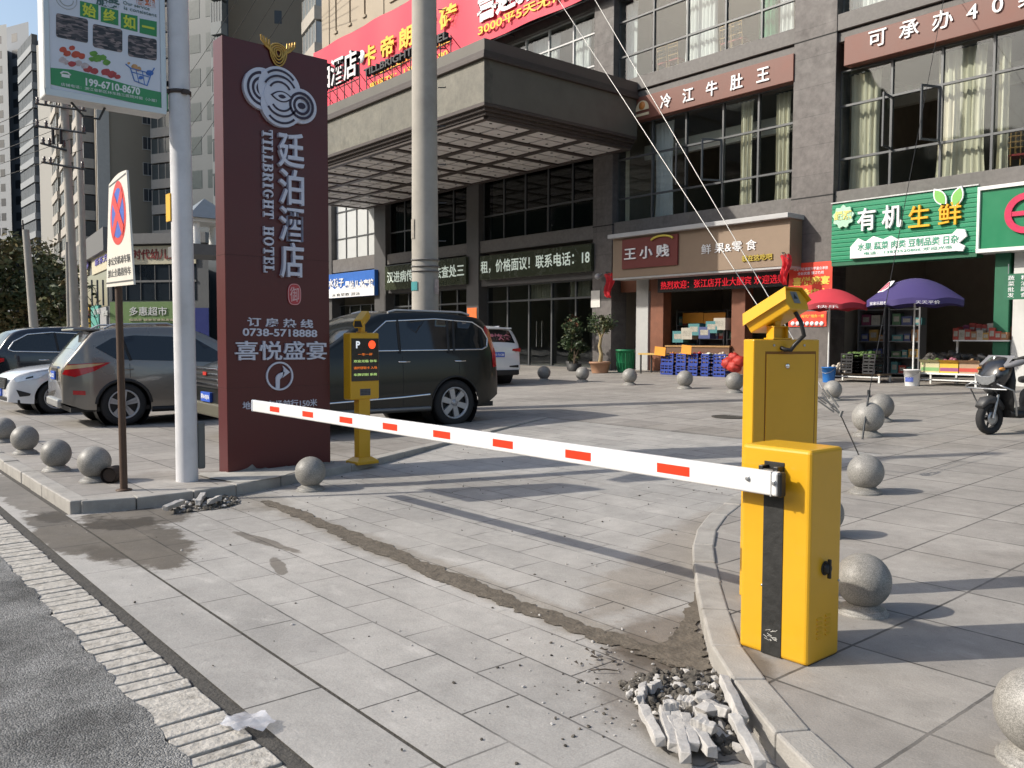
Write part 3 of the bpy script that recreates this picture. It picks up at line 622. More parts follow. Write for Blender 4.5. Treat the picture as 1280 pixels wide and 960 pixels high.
# gold ornament on the top edge
c = on_u(347, 64, PU) - O + Vector((.02, 0, 0)); GOLD = mat('gold_ornament', (.55, .34, .09), .35, .6, var=.05)
mb = MB()
for s in (.35, .62, .9, 1.15):
    pts = [(c.x, c.y + s * .085 * math.sin(t) * (1 - .15 * math.cos(t)), c.z - .02 + s * .105 * -math.cos(t) * (1.25 if math.cos(t) > 0 else .8)) for t in lin(0, 2 * PI, 20)]
    mb.tube(pts, .0105, 6)
for s in (-1, 1):
    for k in range(4):
        e = .105 + .032 * k
        mb.tube([(c.x, c.y + s * (.04 + .012 * k), c.z - .075 - .01 * k + .03 * k), (c.x, c.y + s * (.08 + .02 * k), c.z - .02 + .012 * k), (c.x, c.y + s * e, c.z + .05 + .012 * k), (c.x, c.y + s * (e + .004), c.z + .1 + .012 * k)], .0105, 6)
mb.build('gold_ornament', GOLD, pyl)
# red seal with one character
c = on_u(367.5, 368, PU) - O; SEAL = mat('seal_red', (.5, .05, .06), .4, var=.08)
mb = MB(); sh = [(.083 * math.copysign(abs(math.cos(t)) ** .7, math.cos(t)), .125 * math.copysign(abs(math.sin(t)) ** .7, math.sin(t))) for t in lin(0, 2 * PI, 28)[:-1]]
mb.prism(sh, c, Y_, Z_, (.015, 0, 0)); sl = mb.build('seal', SEAL, pyl)
SW = mat('seal_pink', (.75, .5, .5), .5)
mb = MB(); mb.tube([(c.x + .015, c.y + a * .93, c.z + b * .94) for a, b in sh + sh[:1]], .004, 5); mb.text('御', o=c + Vector((.014, 0, 0)), ex=Y_, ey=Z_, h=.17, width=.11, depth=.004); mb.build('seal_lettering', SW, sl)
# cement splashed at the foot
mb = MB(); r = random.Random(9)
pts = [(-.66 + 1.34 * i / 26, .012 + .05 * abs(noise.noise((i * .6, 2, 0))) + (.07 if 4 < i < 8 else 0) * r.random()) for i in range(27)]
mb.prism([(-.66, 0)] + pts + [(.68, 0)], (.125, 0, 0), Y_, Z_, (.009, 0, 0)); mb.build('mortar_skirt', mat('foot_mortar', (.26, .25, .235), .9, var=.3, vs=14, bump=.5), pyl)
blob('cement_apron', [(-9.05, 3.3), (-8.45, 3.45), (-8.55, 3.9), (-8.85, 4.4), (-9.15, 4.5), (-9.16, 3.55), (-9.4, 3.35)], mat('cement_dust', (.40, .385, .35), .9, var=.25, vs=4), .115, .05, 12)

# display post on the kerb
Q = gp(453, 578); PP = thing('display_post', 'yellow parking display post with a black screen and a small camera on top', 'parking terminal', Q, math.radians(4))
DU = Q.x
def lz(y, x=453): return on_u(x, y, DU).z - Q.z
z_hb, z_ht, z_ct = lz(499), lz(416), lz(388)
hw = (on_u(466, 460, DU).y - on_u(428, 460, DU).y) / 2
mb = MB(); mb.box((-.055, -.08, .05), (.055, .08, z_hb + .01)); mb.build('post', YELLOW, PP, bevel=.006)
mb = MB(); mb.add([(a * s, b * s2, zz) for zz, s, s2 in ((-.01, .13, .15), (.025, .13, .15), (.07, .07, .095)) for a, b in ((-1, -1), (1, -1), (1, 1), (-1, 1))], [(3, 2, 1, 0), (8, 9, 10, 11)] + [(k * 4 + i, k * 4 + (i + 1) % 4, k * 4 + 4 + (i + 1) % 4, k * 4 + 4 + i) for k in (0, 1) for i in range(4)])
mb.build('foot', YELLOW, PP, bevel=.004)
mb = MB(); mb.box((-.09, -hw, z_hb), (.07, hw, z_ht)); hd = mb.build('head_box', YELLOW, PP, bevel=.02, seg=3)
sz0, sz1 = lz(476), lz(423)
mb = MB(); mb.box((.068, -hw * .94, sz0), (.076, hw * .94, sz1)); scn = mb.build('screen', mat('screen_black', (.008, .009, .01), .15, coat=.6), PP, bevel=.004)
mb = MB(); mb.text('P', o=(.0765, -hw * .5, sz1 - .075), ex=Y_, ey=Z_, h=.085, depth=.002, bold=.03); mb.build('parking_mark', mat('screen_white', (.8, .8, .8), .5, emit=(.8, .85, .9), es=.5), scn)
mb = MB(); mb.lathe([(.05, 0), (.05, .004), (0, .004)], 24, (.076, hw * .46, sz1 - .075), (1, 0, 0)); mb.build('stop_lamp', mat('red_led', (.6, .05, .02), .4, emit=(1, .08, .02), es=1.1), scn)
for k, (cc, nm) in enumerate((((.9, .2, .02), 'amber_led'), ((.55, .8, .25), 'green_led'), ((.9, .2, .02), 'amber_led'), ((.55, .8, .25), 'green_led'))):
    zc = sz1 - .19 - k * (sz1 - sz0 - .22) / 3.6
    mb = MB(); mb.text(('一车一杆', '欢迎光临 停车', '请按键取卡 入场', '车牌识别 系统'[:8])[k], o=(.0765, 0, zc), ex=Y_, ey=Z_, h=.032, width=hw * (1. if k == 0 else 1.6), depth=.0015, bold=.01); mb.build('led_line', mat(nm, tuple(x * .5 for x in cc), .5, emit=cc, es=.55), scn)
mb = MB(); mb.box((.069, -.075, z_hb + .05), (.073, .075, z_hb + .13)); sg = mb.build('speaker_plate', mat('speaker_grey', (.12, .12, .14), .5), PP, bevel=.003)
mb = MB()
for i in range(7):
    for j in range(4): mb.box((.0728, -.066 + i * .0195, z_hb + .057 + j * .018), (.074, -.054 + i * .0195, z_hb + .068 + j * .018))
mb.build('speaker_slot', BLACK, sg)
mb = MB(); mb.box((-.03, -.03, z_ht), (.03, .03, z_ht + .09)); mb.box((-.045, -.05, z_ht), (.045, .05, z_ht + .012)); mb.build('camera_neck', YELLOW, PP, bevel=.003)
qa = Vector((.55, -.62, -.28)).normalized(); s2 = qa.cross(Z_).normalized(); u2 = s2.cross(qa); ce = Vector((0, 0, z_ht + .15))
mb = MB(); mb.prism([(-.065, 0), (-.045, .06), (.045, .06), (.065, 0), (.05, -.045), (-.05, -.045)], ce - qa * .19, s2, u2, qa * .36); ch = mb.build('camera_housing', YELLOW, PP, bevel=.005)
mb = MB(); mb.prism([(-.05, -.03), (-.035, .045), (.035, .045), (.05, -.03)], ce + qa * .171, s2, u2, qa * .003); mb.build('lens', BLACK, ch)

# no-stopping plate on a brown post
Q = gp(155, 613); NS = thing('no_stopping_sign', 'white no-stopping plate with a red and blue roundel on a brown post', 'road sign', Q)
cor = [on_v(x, y, Q.y - .06) - Q for x, y in ((133, 359), (167, 355.5), (158, 212.5), (136, 231))]
ptop = on_v(152, 300, Q.y).z - Q.z
mb = MB(); mb.tube([(0, 0, -.02), (-.05, 0, ptop)], [.036, .033], 14); mb.lathe([(.075, 0), (.075, .012), (.045, .02)], 14); mb.build('post', mat('brown_post', (.075, .042, .025), .6, var=.2, vs=6), NS)
def pl(a, b, o=0.):   # a, b in 0..1 across and up the plate (top edge bows)
    q = cor[0].lerp(cor[1], a).lerp(cor[3].lerp(cor[2], a), b); q.z += .03 * math.sin(PI * a) * b; q.y -= o + .02 * math.sin(PI * a) * 0; return q
mb = MB(); N = 10
ft = [pl(i / N, j / N) for j in range(N + 1) for i in range(N + 1)]; bk = [p + Vector((0, .018, 0)) for p in ft]; M2 = (N + 1) ** 2
mb.add(ft + bk, [(j * (N + 1) + i, j * (N + 1) + i + 1, (j + 1) * (N + 1) + i + 1, (j + 1) * (N + 1) + i) for j in range(N) for i in range(N)] + [(M2 + j * (N + 1) + i, M2 + (j + 1) * (N + 1) + i, M2 + (j + 1) * (N + 1) + i + 1, M2 + j * (N + 1) + i + 1) for j in range(N) for i in range(N)])
ed = [i for i in range(N + 1)] + [(j * (N + 1) + N) for j in range(1, N + 1)] + [N * (N + 1) + i for i in range(N - 1, -1, -1)] + [j * (N + 1) for j in range(N - 1, 0, -1)]
mb.add(ft + bk, [(ed[k], M2 + ed[k], M2 + ed[(k + 1) % len(ed)], ed[(k + 1) % len(ed)]) for k in range(len(ed))])
plate = mb.build('plate', mat('sign_cream', (.74, .70, .62), .4, var=.04, grime=.1), NS)
def flat(name, polys, m, o):
    mb = MB()
    for P_ in polys: mb.add([pl(a, b, o) for a, b in P_], [tuple(range(len(P_)))])
    return mb.build(name, m, plate)
def el(s, n=36, a0=0): return [(.5 + s * .37 * math.cos(2 * PI * i / n), .655 + s * .285 * math.sin(2 * PI * i / n)) for i in range(n)]
flat('red_disc', [el(1)], mat('sign_red', (.68, .05, .04), .4, var=.05), .002)
flat('blue_disc', [el(.78)], mat('sign_blue', (.05, .12, .5), .4, var=.05), .0035)
def strip(a, b, wd):
    d = (Vector(b) - Vector(a)).normalized(); n2 = Vector((-d.y * 1.3, d.x)) * wd; return [tuple(Vector(a) - n2), tuple(Vector(b) - n2), tuple(Vector(b) + n2), tuple(Vector(a) + n2)]
flat('red_cross', [strip((.27, .48), (.73, .83), .05)], MATS['sign_red'], .005); flat('red_cross', [strip((.27, .83), (.73, .48), .05)], MATS['sign_red'], .007)
flat('border_line', [[(.0, .03), (1, .03), (1, .045), (0, .045)], [(.03, .965), (.97, .965), (.97, .98), (.03, .98)]], mat('sign_grey', (.1, .1, .1), .5), .002)
for k, (bd, b0) in enumerate((('非公交机动车辆', .235), ('禁止全路段停车', .125))):
    me = textmesh(bd, .01); xs = [v.co.x for v in me.vertices]; ys = [v.co.y for v in me.vertices]; mb = MB()
    mb.add([pl(.06 + .88 * (v.co.x - min(xs)) / (max(xs) - min(xs)), b0 + .075 * ((v.co.y - min(ys)) / (max(ys) - min(ys)) - .5), .003 if v.co.z > 0 else .001) for v in me.vertices], [tuple(p.vertices) for p in me.polygons]); mb.build('plate_lettering', MATS['sign_grey'], plate)

# white lamp post with the market lightbox
Q = gp(234, 601); WP = thing('white_pole', 'thick white painted street pole next to the red pylon', 'pole', Q)
mb = MB(); mb.tube([(0, 0, -.02), (0, 0, .6), (.0, -.02, 6.4)], [.112, .109, .102], 28); mb.build('pole_shaft', mat('pole_white', (.66, .66, .68), .45, var=.08, vs=4, grime=.25, gs=1.3), WP)
mb = MB(); zz = on_v(233, 261, Q.y).z
zc = at(226, 261, (Q - EYE).dot(FW) - .1); mb.box((-.128, -.128, zc.z - Q.z - .14), (-.0, -.11, zc.z - Q.z + .14)); yl = mb.build('yellow_label', mat('label_yellow', (.75, .42, .03), .5), WP)
zc = on_v(232, 113, Q.y).z; mb = MB(); mb.lathe([(.106, -.02), (.114, -.02), (.114, .02), (.106, .02)], 28, (0, -.01, zc - Q.z)); mb.box((-.02, -.2, zc - Q.z - .02), (.02, -.1, zc - Q.z + .02)); mb.box((.1, -.03, zc - Q.z - .03), (.16, .03, zc - Q.z + .01)); mb.build('clamp', mat('rust_clamp', (.06, .045, .04), .7, var=.3), WP)
mb = MB(); mb.box((-.06, .1, .12), (.06, .18, .62)); mb.build('junction_box', mat('box_grey', (.13, .135, .13), .6, var=.1), WP, bevel=.02)
# lightbox
LU = -9.0
pb, pb2 = on_u(56, 106, LU), on_u(208, 140, LU); LV0, LV1 = pb.y, pb2.y; LZ0 = (pb.z + pb2.z) / 2 - .06; LZ1 = LZ0 + 1.75
LO = Vector((LU - .12, (LV0 + LV1) / 2, LZ0)); LB = thing('market_lightbox', 'white framed market lightbox sign with food pictures fixed to the white pole', 'sign', LO)
hw2 = (LV1 - LV0) / 2
mb = MB(); mb.box((-.12, -hw2, 0), (.115, hw2, 1.75)); mb.build('sign_case', mat('case_white', (.68, .68, .66), .35, .1, var=.05, grime=.2), LB, bevel=.012)
mb = MB()
for a, b in (((-hw2, 0), (hw2, .06)), ((-hw2, 1.69), (hw2, 1.75)), ((-hw2, .06), (-hw2 + .05, 1.69)), ((hw2 - .05, .06), (hw2, 1.69))): mb.box((.113, a[0], a[1]), (.128, b[0], b[1]))
mb.build('sign_frame', mat('frame_alu', (.55, .56, .56), .35, .5, var=.06), LB, bevel=.004)
FX = .117
mb = MB(); mb.quad((FX, -hw2, .03), (FX, hw2, .03), (FX, hw2, 1.72), (FX, -hw2, 1.72)); face = mb.build('sign_face', mat('face_white', (.66, .69, .76), .3, var=.04), LB)
def fc(x, y): p = on_u(x, y, LU); return Vector((FX + .0015, p.y - LO.y, p.z - LO.z))
def fpoly(name, px, m, o=.001, parent=None):
    mb = MB(); mb.add([fc(x, y) + Vector((o, 0, 0)) for x, y in px], [tuple(range(len(px)))]); return mb.build(name, m, parent or face)
fpoly('green_band', [(57, 104), (210, 138), (210, 117), (190, 113), (160, 106), (120, 94), (90, 87), (57, 84)][::-1][::-1], mat('band_green', (.04, .27, .1), .4, var=.08))
GRN = mat('panel_green', (.03, .25, .08), .4, var=.05)
YG = mat('letter_lime', (.62, .68, .06), .5)
for ch, q in zip('始终如一', (((100, 1), (123, 6), (123, 25), (100, 20)), ((126, 8), (148, 13), (148, 32), (126, 27)), ((151, 16), (172, 20), (172, 40), (151, 35)), ((174.5, 23), (196, 27), (196, 46), (174.5, 41)))):
    fpoly('green_tile', q, GRN)
    cx_, cy_ = sum(a for a, _ in q) / 4, sum(b for _, b in q) / 4; a = fc(q[0][0] + 3, cy_ - 1.6); b = fc(q[1][0] - 3, cy_ + 1.6)
    mb = MB(); mb.text(ch, o=(a + b) / 2, ex=Y_, ey=Z_, h=.125 if ch != '一' else .02, width=(b - a).length, depth=.004, bold=.03); mb.build('slogan_lettering', YG, face)
def photo_mat():
    m = mat('shop_photo', (.05, .05, .055), .4, var=.0); t = m.node_tree; b = t.nodes['Principled BSDF']
    n = nn(t, 'ShaderNodeTexVoronoi'); n.inputs['Scale'].default_value = 26; tc = nn(t, 'ShaderNodeTexCoord'); mp = nn(t, 'ShaderNodeMapping'); mp.inputs['Scale'].default_value = (1, .7, 2.6); t.links.new(tc.outputs['Object'], mp.inputs[0]); t.links.new(mp.outputs[0], n.inputs['Vector'])
    cr = nn(t, 'ShaderNodeValToRGB'); e = cr.color_ramp.elements; e[0].color = (.012, .012, .016, 1); e[1].color = (.26, .2, .19, 1); e[1].position = .95; q = e.new(.5); q.color = (.06, .05, .055, 1)
    sp = nn(t, 'ShaderNodeSeparateColor'); t.links.new(n.outputs['Color'], sp.inputs[0]); t.links.new(sp.outputs[0], cr.inputs[0]); t.links.new(cr.outputs[0], b.inputs['Base Color']); return m
PH = photo_mat()
def rr(x0, y0, x1, y1, hgt, r=3):
    sl = (y1 - y0) / (x1 - x0); o = []
    for cx_, cy_, a in ((x0 + r, 0 + r, 180), (x1 - r, r, 270), (x1 - r, hgt - r, 0), (x0 + r, hgt - r, 90)):
        for k in range(5): t = math.radians(a + k * 22.5); xx = cx_ + r * math.cos(t); o.append((xx, y0 + (xx - x0) * sl + cy_ + r * math.sin(t)))
    return o
for q in ((70, 16, 110, 24, 30), (116, 29.5, 153, 37, 29), (160, 43, 196, 49, 27)): fpoly('shop_photo', rr(*q), PH)
FR = [('tomato', (.5, .07, .03)), ('leafy_green', (.12, .3, .04)), ('meat', (.42, .05, .05)), ('fish', (.5, .42, .42)), ('basket_blue', (.06, .16, .5)), ('bread', (.55, .3, .12))]
def spots(name, c, px, seed):
    mb = MB(); r = random.Random(seed)
    for k, (x, y, s) in enumerate(px):
        mb.add([fc(x + s * math.cos(t) * r.uniform(.85, 1.1), y + s * .75 * math.sin(t) * r.uniform(.85, 1.1)) + Vector((.001 + k * .0004, 0, 0)) for t in lin(0, 2 * PI, 14)[:-1]], [tuple(range(14))[::-1]])
    mb.build(name, mat(name + '_print', c, .45, var=.3, vs=30), face)
spots('tomato', FR[0][1], ((79, 62, 5), (84, 67, 5), (90, 60, 4), (95, 68, 6), (102, 70, 5)), 1)
spots('leafy_green', FR[1][1], ((117, 67, 5), (122, 73, 6), (128, 72, 5), (133, 78, 5), (115, 74, 4)), 2)
spots('meat', FR[2][1], ((110, 86, 6), (118, 89, 5), (132, 90, 6), (140, 93, 6), (147, 96, 4), (90, 80, 5)), 3)
spots('fish', FR[3][1], ((98, 79, 5), (106, 82, 5), (78, 75, 5), (83, 78, 4)), 4)
mb = MB(); W_ = [fc(x, y) + Vector((.002, 0, 0)) for x, y in ((157, 80), (163, 85), (168, 101), (184, 107), (189, 92), (193, 85))]
mb.tube(W_, .006, 6); mb.tube([W_[1], W_[4]], .005, 6); mb.tube([fc(165, 90), fc(186, 96)], .005, 6); mb.tube([fc(170, 87), fc(174, 104)], .004, 6); mb.tube([fc(178, 89), fc(181, 106)], .004, 6); mb.build('trolley', mat('trolley_blue', (.06, .18, .5), .4), face)
spots('bread', FR[5][1], ((168, 83, 4), (173, 86, 4), (161, 79, 2)), 6); spots('basket_blue', FR[4][1], ((187, 91, 5), (176, 97, 3)), 5)
WL = mat('print_white', (.75, .78, .78), .5)
for bd, (x0, y0, x1, y1), h, bo in (('199-6710-8670', (107, 101, 175, 115.5), .075, .03), ('店铺电话：浙江省新区林东路三医院对面（小姐）', (76, 103, 196, 128), .03, .0)):
    a, b = fc(x0, y0), fc(x1, y1); mb = MB(); mb.text(bd, o=(a + b) / 2 + Vector((.0015, 0, 0)), ex=Y_, ey=Z_, h=h, width=(b - a).y, depth=.003, bold=bo); mb.build('phone_lettering', WL, face)
DKG = mat('print_dark', (.06, .13, .12), .5)
a, b = fc(120, -1), fc(150, 6); mb = MB(); mb.text('服务', o=(a + b) / 2, ex=Y_, ey=Z_, h=.1, width=(b - a).y, depth=.003, bold=.03)
a, b = fc(154, 3), fc(187, 11); mb.text('Our service', o=(a + b) / 2, ex=Y_, ey=Z_, h=.032, width=(b - a).y, depth=.003); a, b = fc(155, 9), fc(196, 20); mb.text('is consistent', o=(a + b) / 2, ex=Y_, ey=Z_, h=.032, width=(b - a).y, depth=.003); mb.build('service_lettering', DKG, face)
a, b = fc(168, -2), fc(194, 5); mb = MB(); mb.text('管理', o=(a + b) / 2, ex=Y_, ey=Z_, h=.09, width=(b - a).y, depth=.003, bold=.03); mb.build('service_lettering', mat('print_orange', (.6, .16, .06), .5), face)
c_ = fc(83, -1); mb = MB(); mb.tube([c_ + Vector((.001, .09 * math.cos(t), .09 * math.sin(t))) for t in lin(0, 2 * PI, 24)], .003, 5); mb.tube([c_ + Vector((.001, .06 * math.cos(t), .06 * math.sin(t))) for t in lin(PI, 2 * PI, 12)], .004, 5); mb.build('round_emblem', mat('print_grey', (.4, .42, .42), .5), face)
mb = MB(); tl = fc(82, 93.5); mb.box((tl.x, tl.y - .035, tl.z - .025), (tl.x + .003, tl.y + .035, tl.z + .005)); mb.tube([tl + Vector((.002, -.045, .005)), tl + Vector((.002, -.02, .025)), tl + Vector((.002, .02, .025)), tl + Vector((.002, .045, .005))], .008, 6); mb.build('phone_mark', WL, face)
mb = MB(); mb.tube([(0, -hw2 * .55, .0), (0, -hw2 * .35, -.12), (0, -hw2 * .1, -.12), (0, hw2 * .0, .0)], .012, 6); mb.tube([(0, hw2, .35), (-.0, hw2 + .12, .35)], .03, 8); mb.tube([(0, hw2, 1.2), (0, hw2 + .12, 1.2)], .03, 8); mb.build('bracket', DARKMETAL, LB)
# ================================================================ hotel building across the plaza
FV = 21.0; GZ = zp(21)
STONE = tiles('facade_granite', (.125, .112, .107), (.108, .098, .094), (.045, .042, .04), 1.24, .78, (-13.14, GZ), 0., .006, .6, .1, .15, 'xz', .3, fine=.28)
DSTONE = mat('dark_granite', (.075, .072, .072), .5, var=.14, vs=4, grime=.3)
BEAMST = mat('beam_granite', (.135, .126, .12), .6, var=.24, vs=9, grime=.5)
BEIGE = mat('beige_stone', (.40, .335, .25), .7, var=.07, vs=1.2, grime=.18, gs=.8)
ROOMW = mat('room_wall', (.34, .30, .25), .8, var=.1); ROOMC = mat('room_ceiling', (.30, .28, .25), .8, var=.05); ROOMF = mat('room_floor', (.2, .17, .14), .5, var=.15)
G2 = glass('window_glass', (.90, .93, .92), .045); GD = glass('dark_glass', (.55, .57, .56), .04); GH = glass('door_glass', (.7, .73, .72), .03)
FRAME = mat('window_frame_grey', (.10, .105, .11), .4, .3, var=.08)
hotel = thing('hotel_building', 'grey granite hotel building with shops, wide windows and a deep entrance canopy', 'building', (-20, FV, GZ))
HO = Vector((-20, FV, GZ))
def hb(name, m, fn, parent=None, bevel=0.):
    mb = loc(MB(), HO); fn(mb); return mb.build(name, m, parent or hotel, bevel=bevel)
TOPZ = 19.
PIL = [(-40.1, -39.4), (-35.2, -34.2), (-27.95, -27.15), (-20.75, -19.85), (-13.14, -11.9), (-4.75, -3.6), (2.6, 3.8), (9.5, 10.6)]
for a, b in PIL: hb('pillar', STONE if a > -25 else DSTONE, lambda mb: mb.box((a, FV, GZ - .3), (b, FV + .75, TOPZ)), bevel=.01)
BAYS = [(PIL[i][1], PIL[i + 1][0]) for i in range(len(PIL) - 1)]     # 0 L, 1 H2, 2 H1, 3 M, 4 R, 5 .., 6 ..
U0_, U1_ = -40.1, 10.6
hb('back_wall', ROOMW, lambda mb: (mb.box((U0_, 27.6, GZ - .2), (U1_, 27.9, TOPZ)), mb.box((U0_, FV + .75, GZ - .3), (U0_ + .3, 27.6, TOPZ)), mb.box((U1_ - .3, FV + .75, GZ - .3), (U1_, 27.6, TOPZ))))
for z0, z1 in ((4.75, 5.25), (9.3, 9.95), (13.0, 13.4)): hb('floor_slab', ROOMF, lambda mb: mb.box((U0_ + .3, FV + .55, z0 + .15), (U1_ - .3, 27.6, z1 - .02)))
for z0 in (4.62, 9.2, 12.9): hb('ceiling', ROOMC, lambda mb: mb.box((U0_ + .3, FV + .6, z0), (U1_ - .3, 27.6, z0 + .1)))
hb('roof', BEAMST, lambda mb: mb.box((U0_, FV + .1, TOPZ), (U1_, 40, TOPZ + .5)))
hb('shop_floor', ROOMF, lambda mb: mb.box((U0_ + .3, FV + .3, GZ - .25), (U1_ - .3, 27.6, GZ + .02)))
for a, b in PIL[1:-1]:
    hb('party_wall', ROOMW, lambda mb: mb.box(((a + b) / 2 - .1, FV + .8, GZ), ((a + b) / 2 + .1, 27.6, TOPZ - .1)))
for k, (a, b) in enumerate(BAYS):
    hb('beam', BEAMST, lambda mb: mb.box((a, FV + .08, 4.72 if k > 2 else 4.95), (b, FV + .7, 5.42)), bevel=.008)
    hb('spandrel', BEAMST, lambda mb: (mb.box((a, FV + .1, 9.28), (b, FV + .7, 9.52)), mb.box((a, FV + .02, 9.56), (b, FV + .7, 9.98))), bevel=.01)
    hb('spandrel', BEAMST, lambda mb: mb.box((a, FV + .08, 12.75), (b, FV + .7, 13.45)), bevel=.01)
for a, b in PIL[3:]:
    for z in (9.52, 5.33): hb('pillar_groove', mat('groove_black', (.015, .015, .015), .8), lambda mb: mb.box((a - .005, FV - .004, z), (b + .005, FV + .1, z + .035)))
def window(a, b, z0, z1, us, zs, v=FV + .3, m=None, fm=None, w_=.055, skip=(), sash=()):
    """glazing with mullions at us, transoms at zs; skip = opened lights, sash = leaves swung out"""
    m = m or G2; fm = fm or FRAME; U = [a] + list(us) + [b]; Zs = [z0] + list(zs) + [z1]
    def fr(mb):
        for u in U: mb.box((max(a, u - w_ / 2), v - .05, z0), (min(b, u + w_ / 2), v + .05, z1))
        for z in Zs: mb.box((a, v - .047, max(z0, z - w_ / 2)), (b, v + .047, min(z1, z + w_ / 2)))
    f = hb('window', fm, fr)
    def pn(mb):
        for i in range(len(U) - 1):
            for j in range(len(Zs) - 1):
                if (i, j) not in skip: mb.box((U[i], v - .006, Zs[j]), (U[i + 1], v + .006, Zs[j + 1]))
    hb('pane', m, pn, f)
    for (i, j, side, ang) in sash:
        lo, hi, wd = Zs[j] + .03, Zs[j + 1] - .03, (U[i + 1] - U[i]) / 2 - .04
        hx = U[i] + .03 if side < 0 else U[i + 1] - .03; t = math.radians(ang); d = Vector((-side * math.cos(t), -math.sin(t), 0)); nv = Vector((-d.y, d.x, 0)) * .02
        o = Vector((hx, v - .05, 0))
        def sf(mb):
            for s0, s1, q0, q1 in ((0, .05, lo, hi), (wd - .05, wd, lo, hi), (.05, wd - .05, lo, lo + .05), (.05, wd - .05, hi - .05, hi)):
                A, B = o + d * s0, o + d * s1
                mb.add([A - nv + Z_ * q0, B - nv + Z_ * q0, B + nv + Z_ * q0, A + nv + Z_ * q0, A - nv + Z_ * q1, B - nv + Z_ * q1, B + nv + Z_ * q1, A + nv + Z_ * q1], [(3, 2, 1, 0), (4, 5, 6, 7), (0, 1, 5, 4), (1, 2, 6, 5), (2, 3, 7, 6), (3, 0, 4, 7)])
        s = hb('open_sash', fm, sf, f)
    return f
def even(a, b, n): return [a + (b - a) * i / n for i in range(1, n)]
# second floor
window(-19.85, -13.14, 5.42, 8.56, (-18.35, -17.0, -15.62, -14.4), (6.2, 7.5), skip=((2, 1),), sash=((2, 1, -1, 80), (2, 1, 1, 62)))
window(-11.9, -4.75, 5.42, 8.56, (-10.53, -9.3, -8.14, -6.9, -5.8), (6.27, 7.65), skip=((1, 1),), sash=((1, 1, 1, 68), (1, 1, -1, 85)))
window(-3.6, 2.6, 5.42, 8.56, even(-3.6, 2.6, 5), (6.27, 7.65)); window(3.8, 9.5, 5.42, 8.56, even(3.8, 9.5, 5), (6.27, 7.65))
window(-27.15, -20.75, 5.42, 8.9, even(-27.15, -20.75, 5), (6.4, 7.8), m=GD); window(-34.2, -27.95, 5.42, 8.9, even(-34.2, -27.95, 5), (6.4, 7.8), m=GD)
WPANE = mat('white_panel_glass', (.62, .64, .64), .18, var=.03, coat=.6)
window(-39.4, -35.2, 5.5, 8.7, even(-39.4, -35.2, 4), (6.55, 7.9), m=WPANE)
# third floor
window(-19.85, -13.14, 9.98, 12.75, (-18.35, -17.0, -15.58, -14.35), (10.85, 12.0)); window(-11.9, -4.75, 9.98, 12.75, (-10.53, -9.3, -8.14, -6.9, -5.8), (10.85, 12.0))
window(-3.6, 2.6, 9.98, 12.75, even(-3.6, 2.6, 5), (10.85, 12.0)); window(3.8, 9.5, 9.98, 12.75, even(3.8, 9.5, 5), (10.85, 12.0))
WFR = mat('window_frame_white', (.55, .56, .56), .4, var=.05)
window(-27.15, -20.75, 9.98, 12.75, even(-27.15, -20.75, 5), (10.9, 12.0), fm=WFR); window(-34.2, -27.95, 9.98, 12.75, even(-34.2, -27.95, 5), (10.9, 12.0)); window(-39.4, -35.2, 9.98, 12.75, even(-39.4, -35.2, 4), (10.9, 12.0))
# upper storeys: pale stone with punched windows on the left, glazing on the right
for a, b in BAYS[3:]: window(a, b, 13.45, 18.9, even(a, b, 5), (14.3, 15.6, 16.9))
for a, b in BAYS[:3]:
    n = 3; st = (b - a) / n
    def wl(mb):
        for i in range(n):
            x = a + st * i; mb.box((x, FV - .02, 13.45), (x + .62, FV + .6, 19)); mb.box((x + st - .62, FV - .02, 13.45), (x + st, FV + .6, 19))
            for z0, z1 in ((13.45, 13.9), (15.9, 16.75), (18.7, 19)): mb.box((x + .62, FV - .02, z0), (x + st - .62, FV + .6, z1))
            for z in (16.7, 13.88): mb.box((x + .55, FV - .09, z - .05), (x + st - .55, FV + .05, z + .06))
    hb('pale_wall', BEIGE, wl)
    for i in range(n):
        x = a + st * i
        for z0, z1 in ((13.9, 15.9), (16.75, 18.7)): window(x + .62, x + st - .62, z0, z1, (x + st * .5,), (z0 + .7,), v=FV + .25)
for a, b in PIL[:3]: hb('pale_pier', BEIGE, lambda mb: mb.box((a - .02, FV - .06, 13.45), (b + .02, FV + .2, 19.02)))
# ground floor of the hotel bays: glass doors under a lintel
for (a, b), n in ((BAYS[2], 5), (BAYS[1], 5)):
    hb('door_lintel', DSTONE, lambda mb: mb.box((a, FV + .12, 3.62), (b, FV + .7, 3.85)))
    window(a, b, GZ + .02, 3.62, even(a, b, n), (3.0,), v=FV + .5, m=GH, w_=.07)
for u in (-24.1, -23.8): hb('door_pull', CHROME, lambda mb: mb.tube([(u, FV + .42, GZ + .75), (u, FV + .42, GZ + 1.7)], .018, 8))
for x0, x1, m in ((796, 811, mat('jamb_pale', (.45, .45, .44), .5, var=.06)), (814, 830, mat('wood_jamb', (.20, .075, .04), .5, var=.2, vs=4)), (915, 932, MATS['wood_jamb'])):
    a, b = on_v(x0, 420, 21.4).x, on_v(x1, 420, 21.4).x; hb('shop_jamb', m, lambda mb: mb.box((a, 21.35, GZ), (b, 21.75, 3.9)), bevel=.01)
hb('shop_lintel', MATS['wood_jamb'], lambda mb: mb.box((-19.8, 21.4, 3.1), (-13.2, 21.7, 3.9)))
window(BAYS[0][0], BAYS[0][1], GZ + .02, 3.2, even(*BAYS[0], 4), (2.6,), v=FV + .5, m=GH)
hb('fascia_board', BEAMST, lambda mb: mb.box((BAYS[0][0], FV + .05, 4.85), (BAYS[0][1], FV + .7, 5.5)))
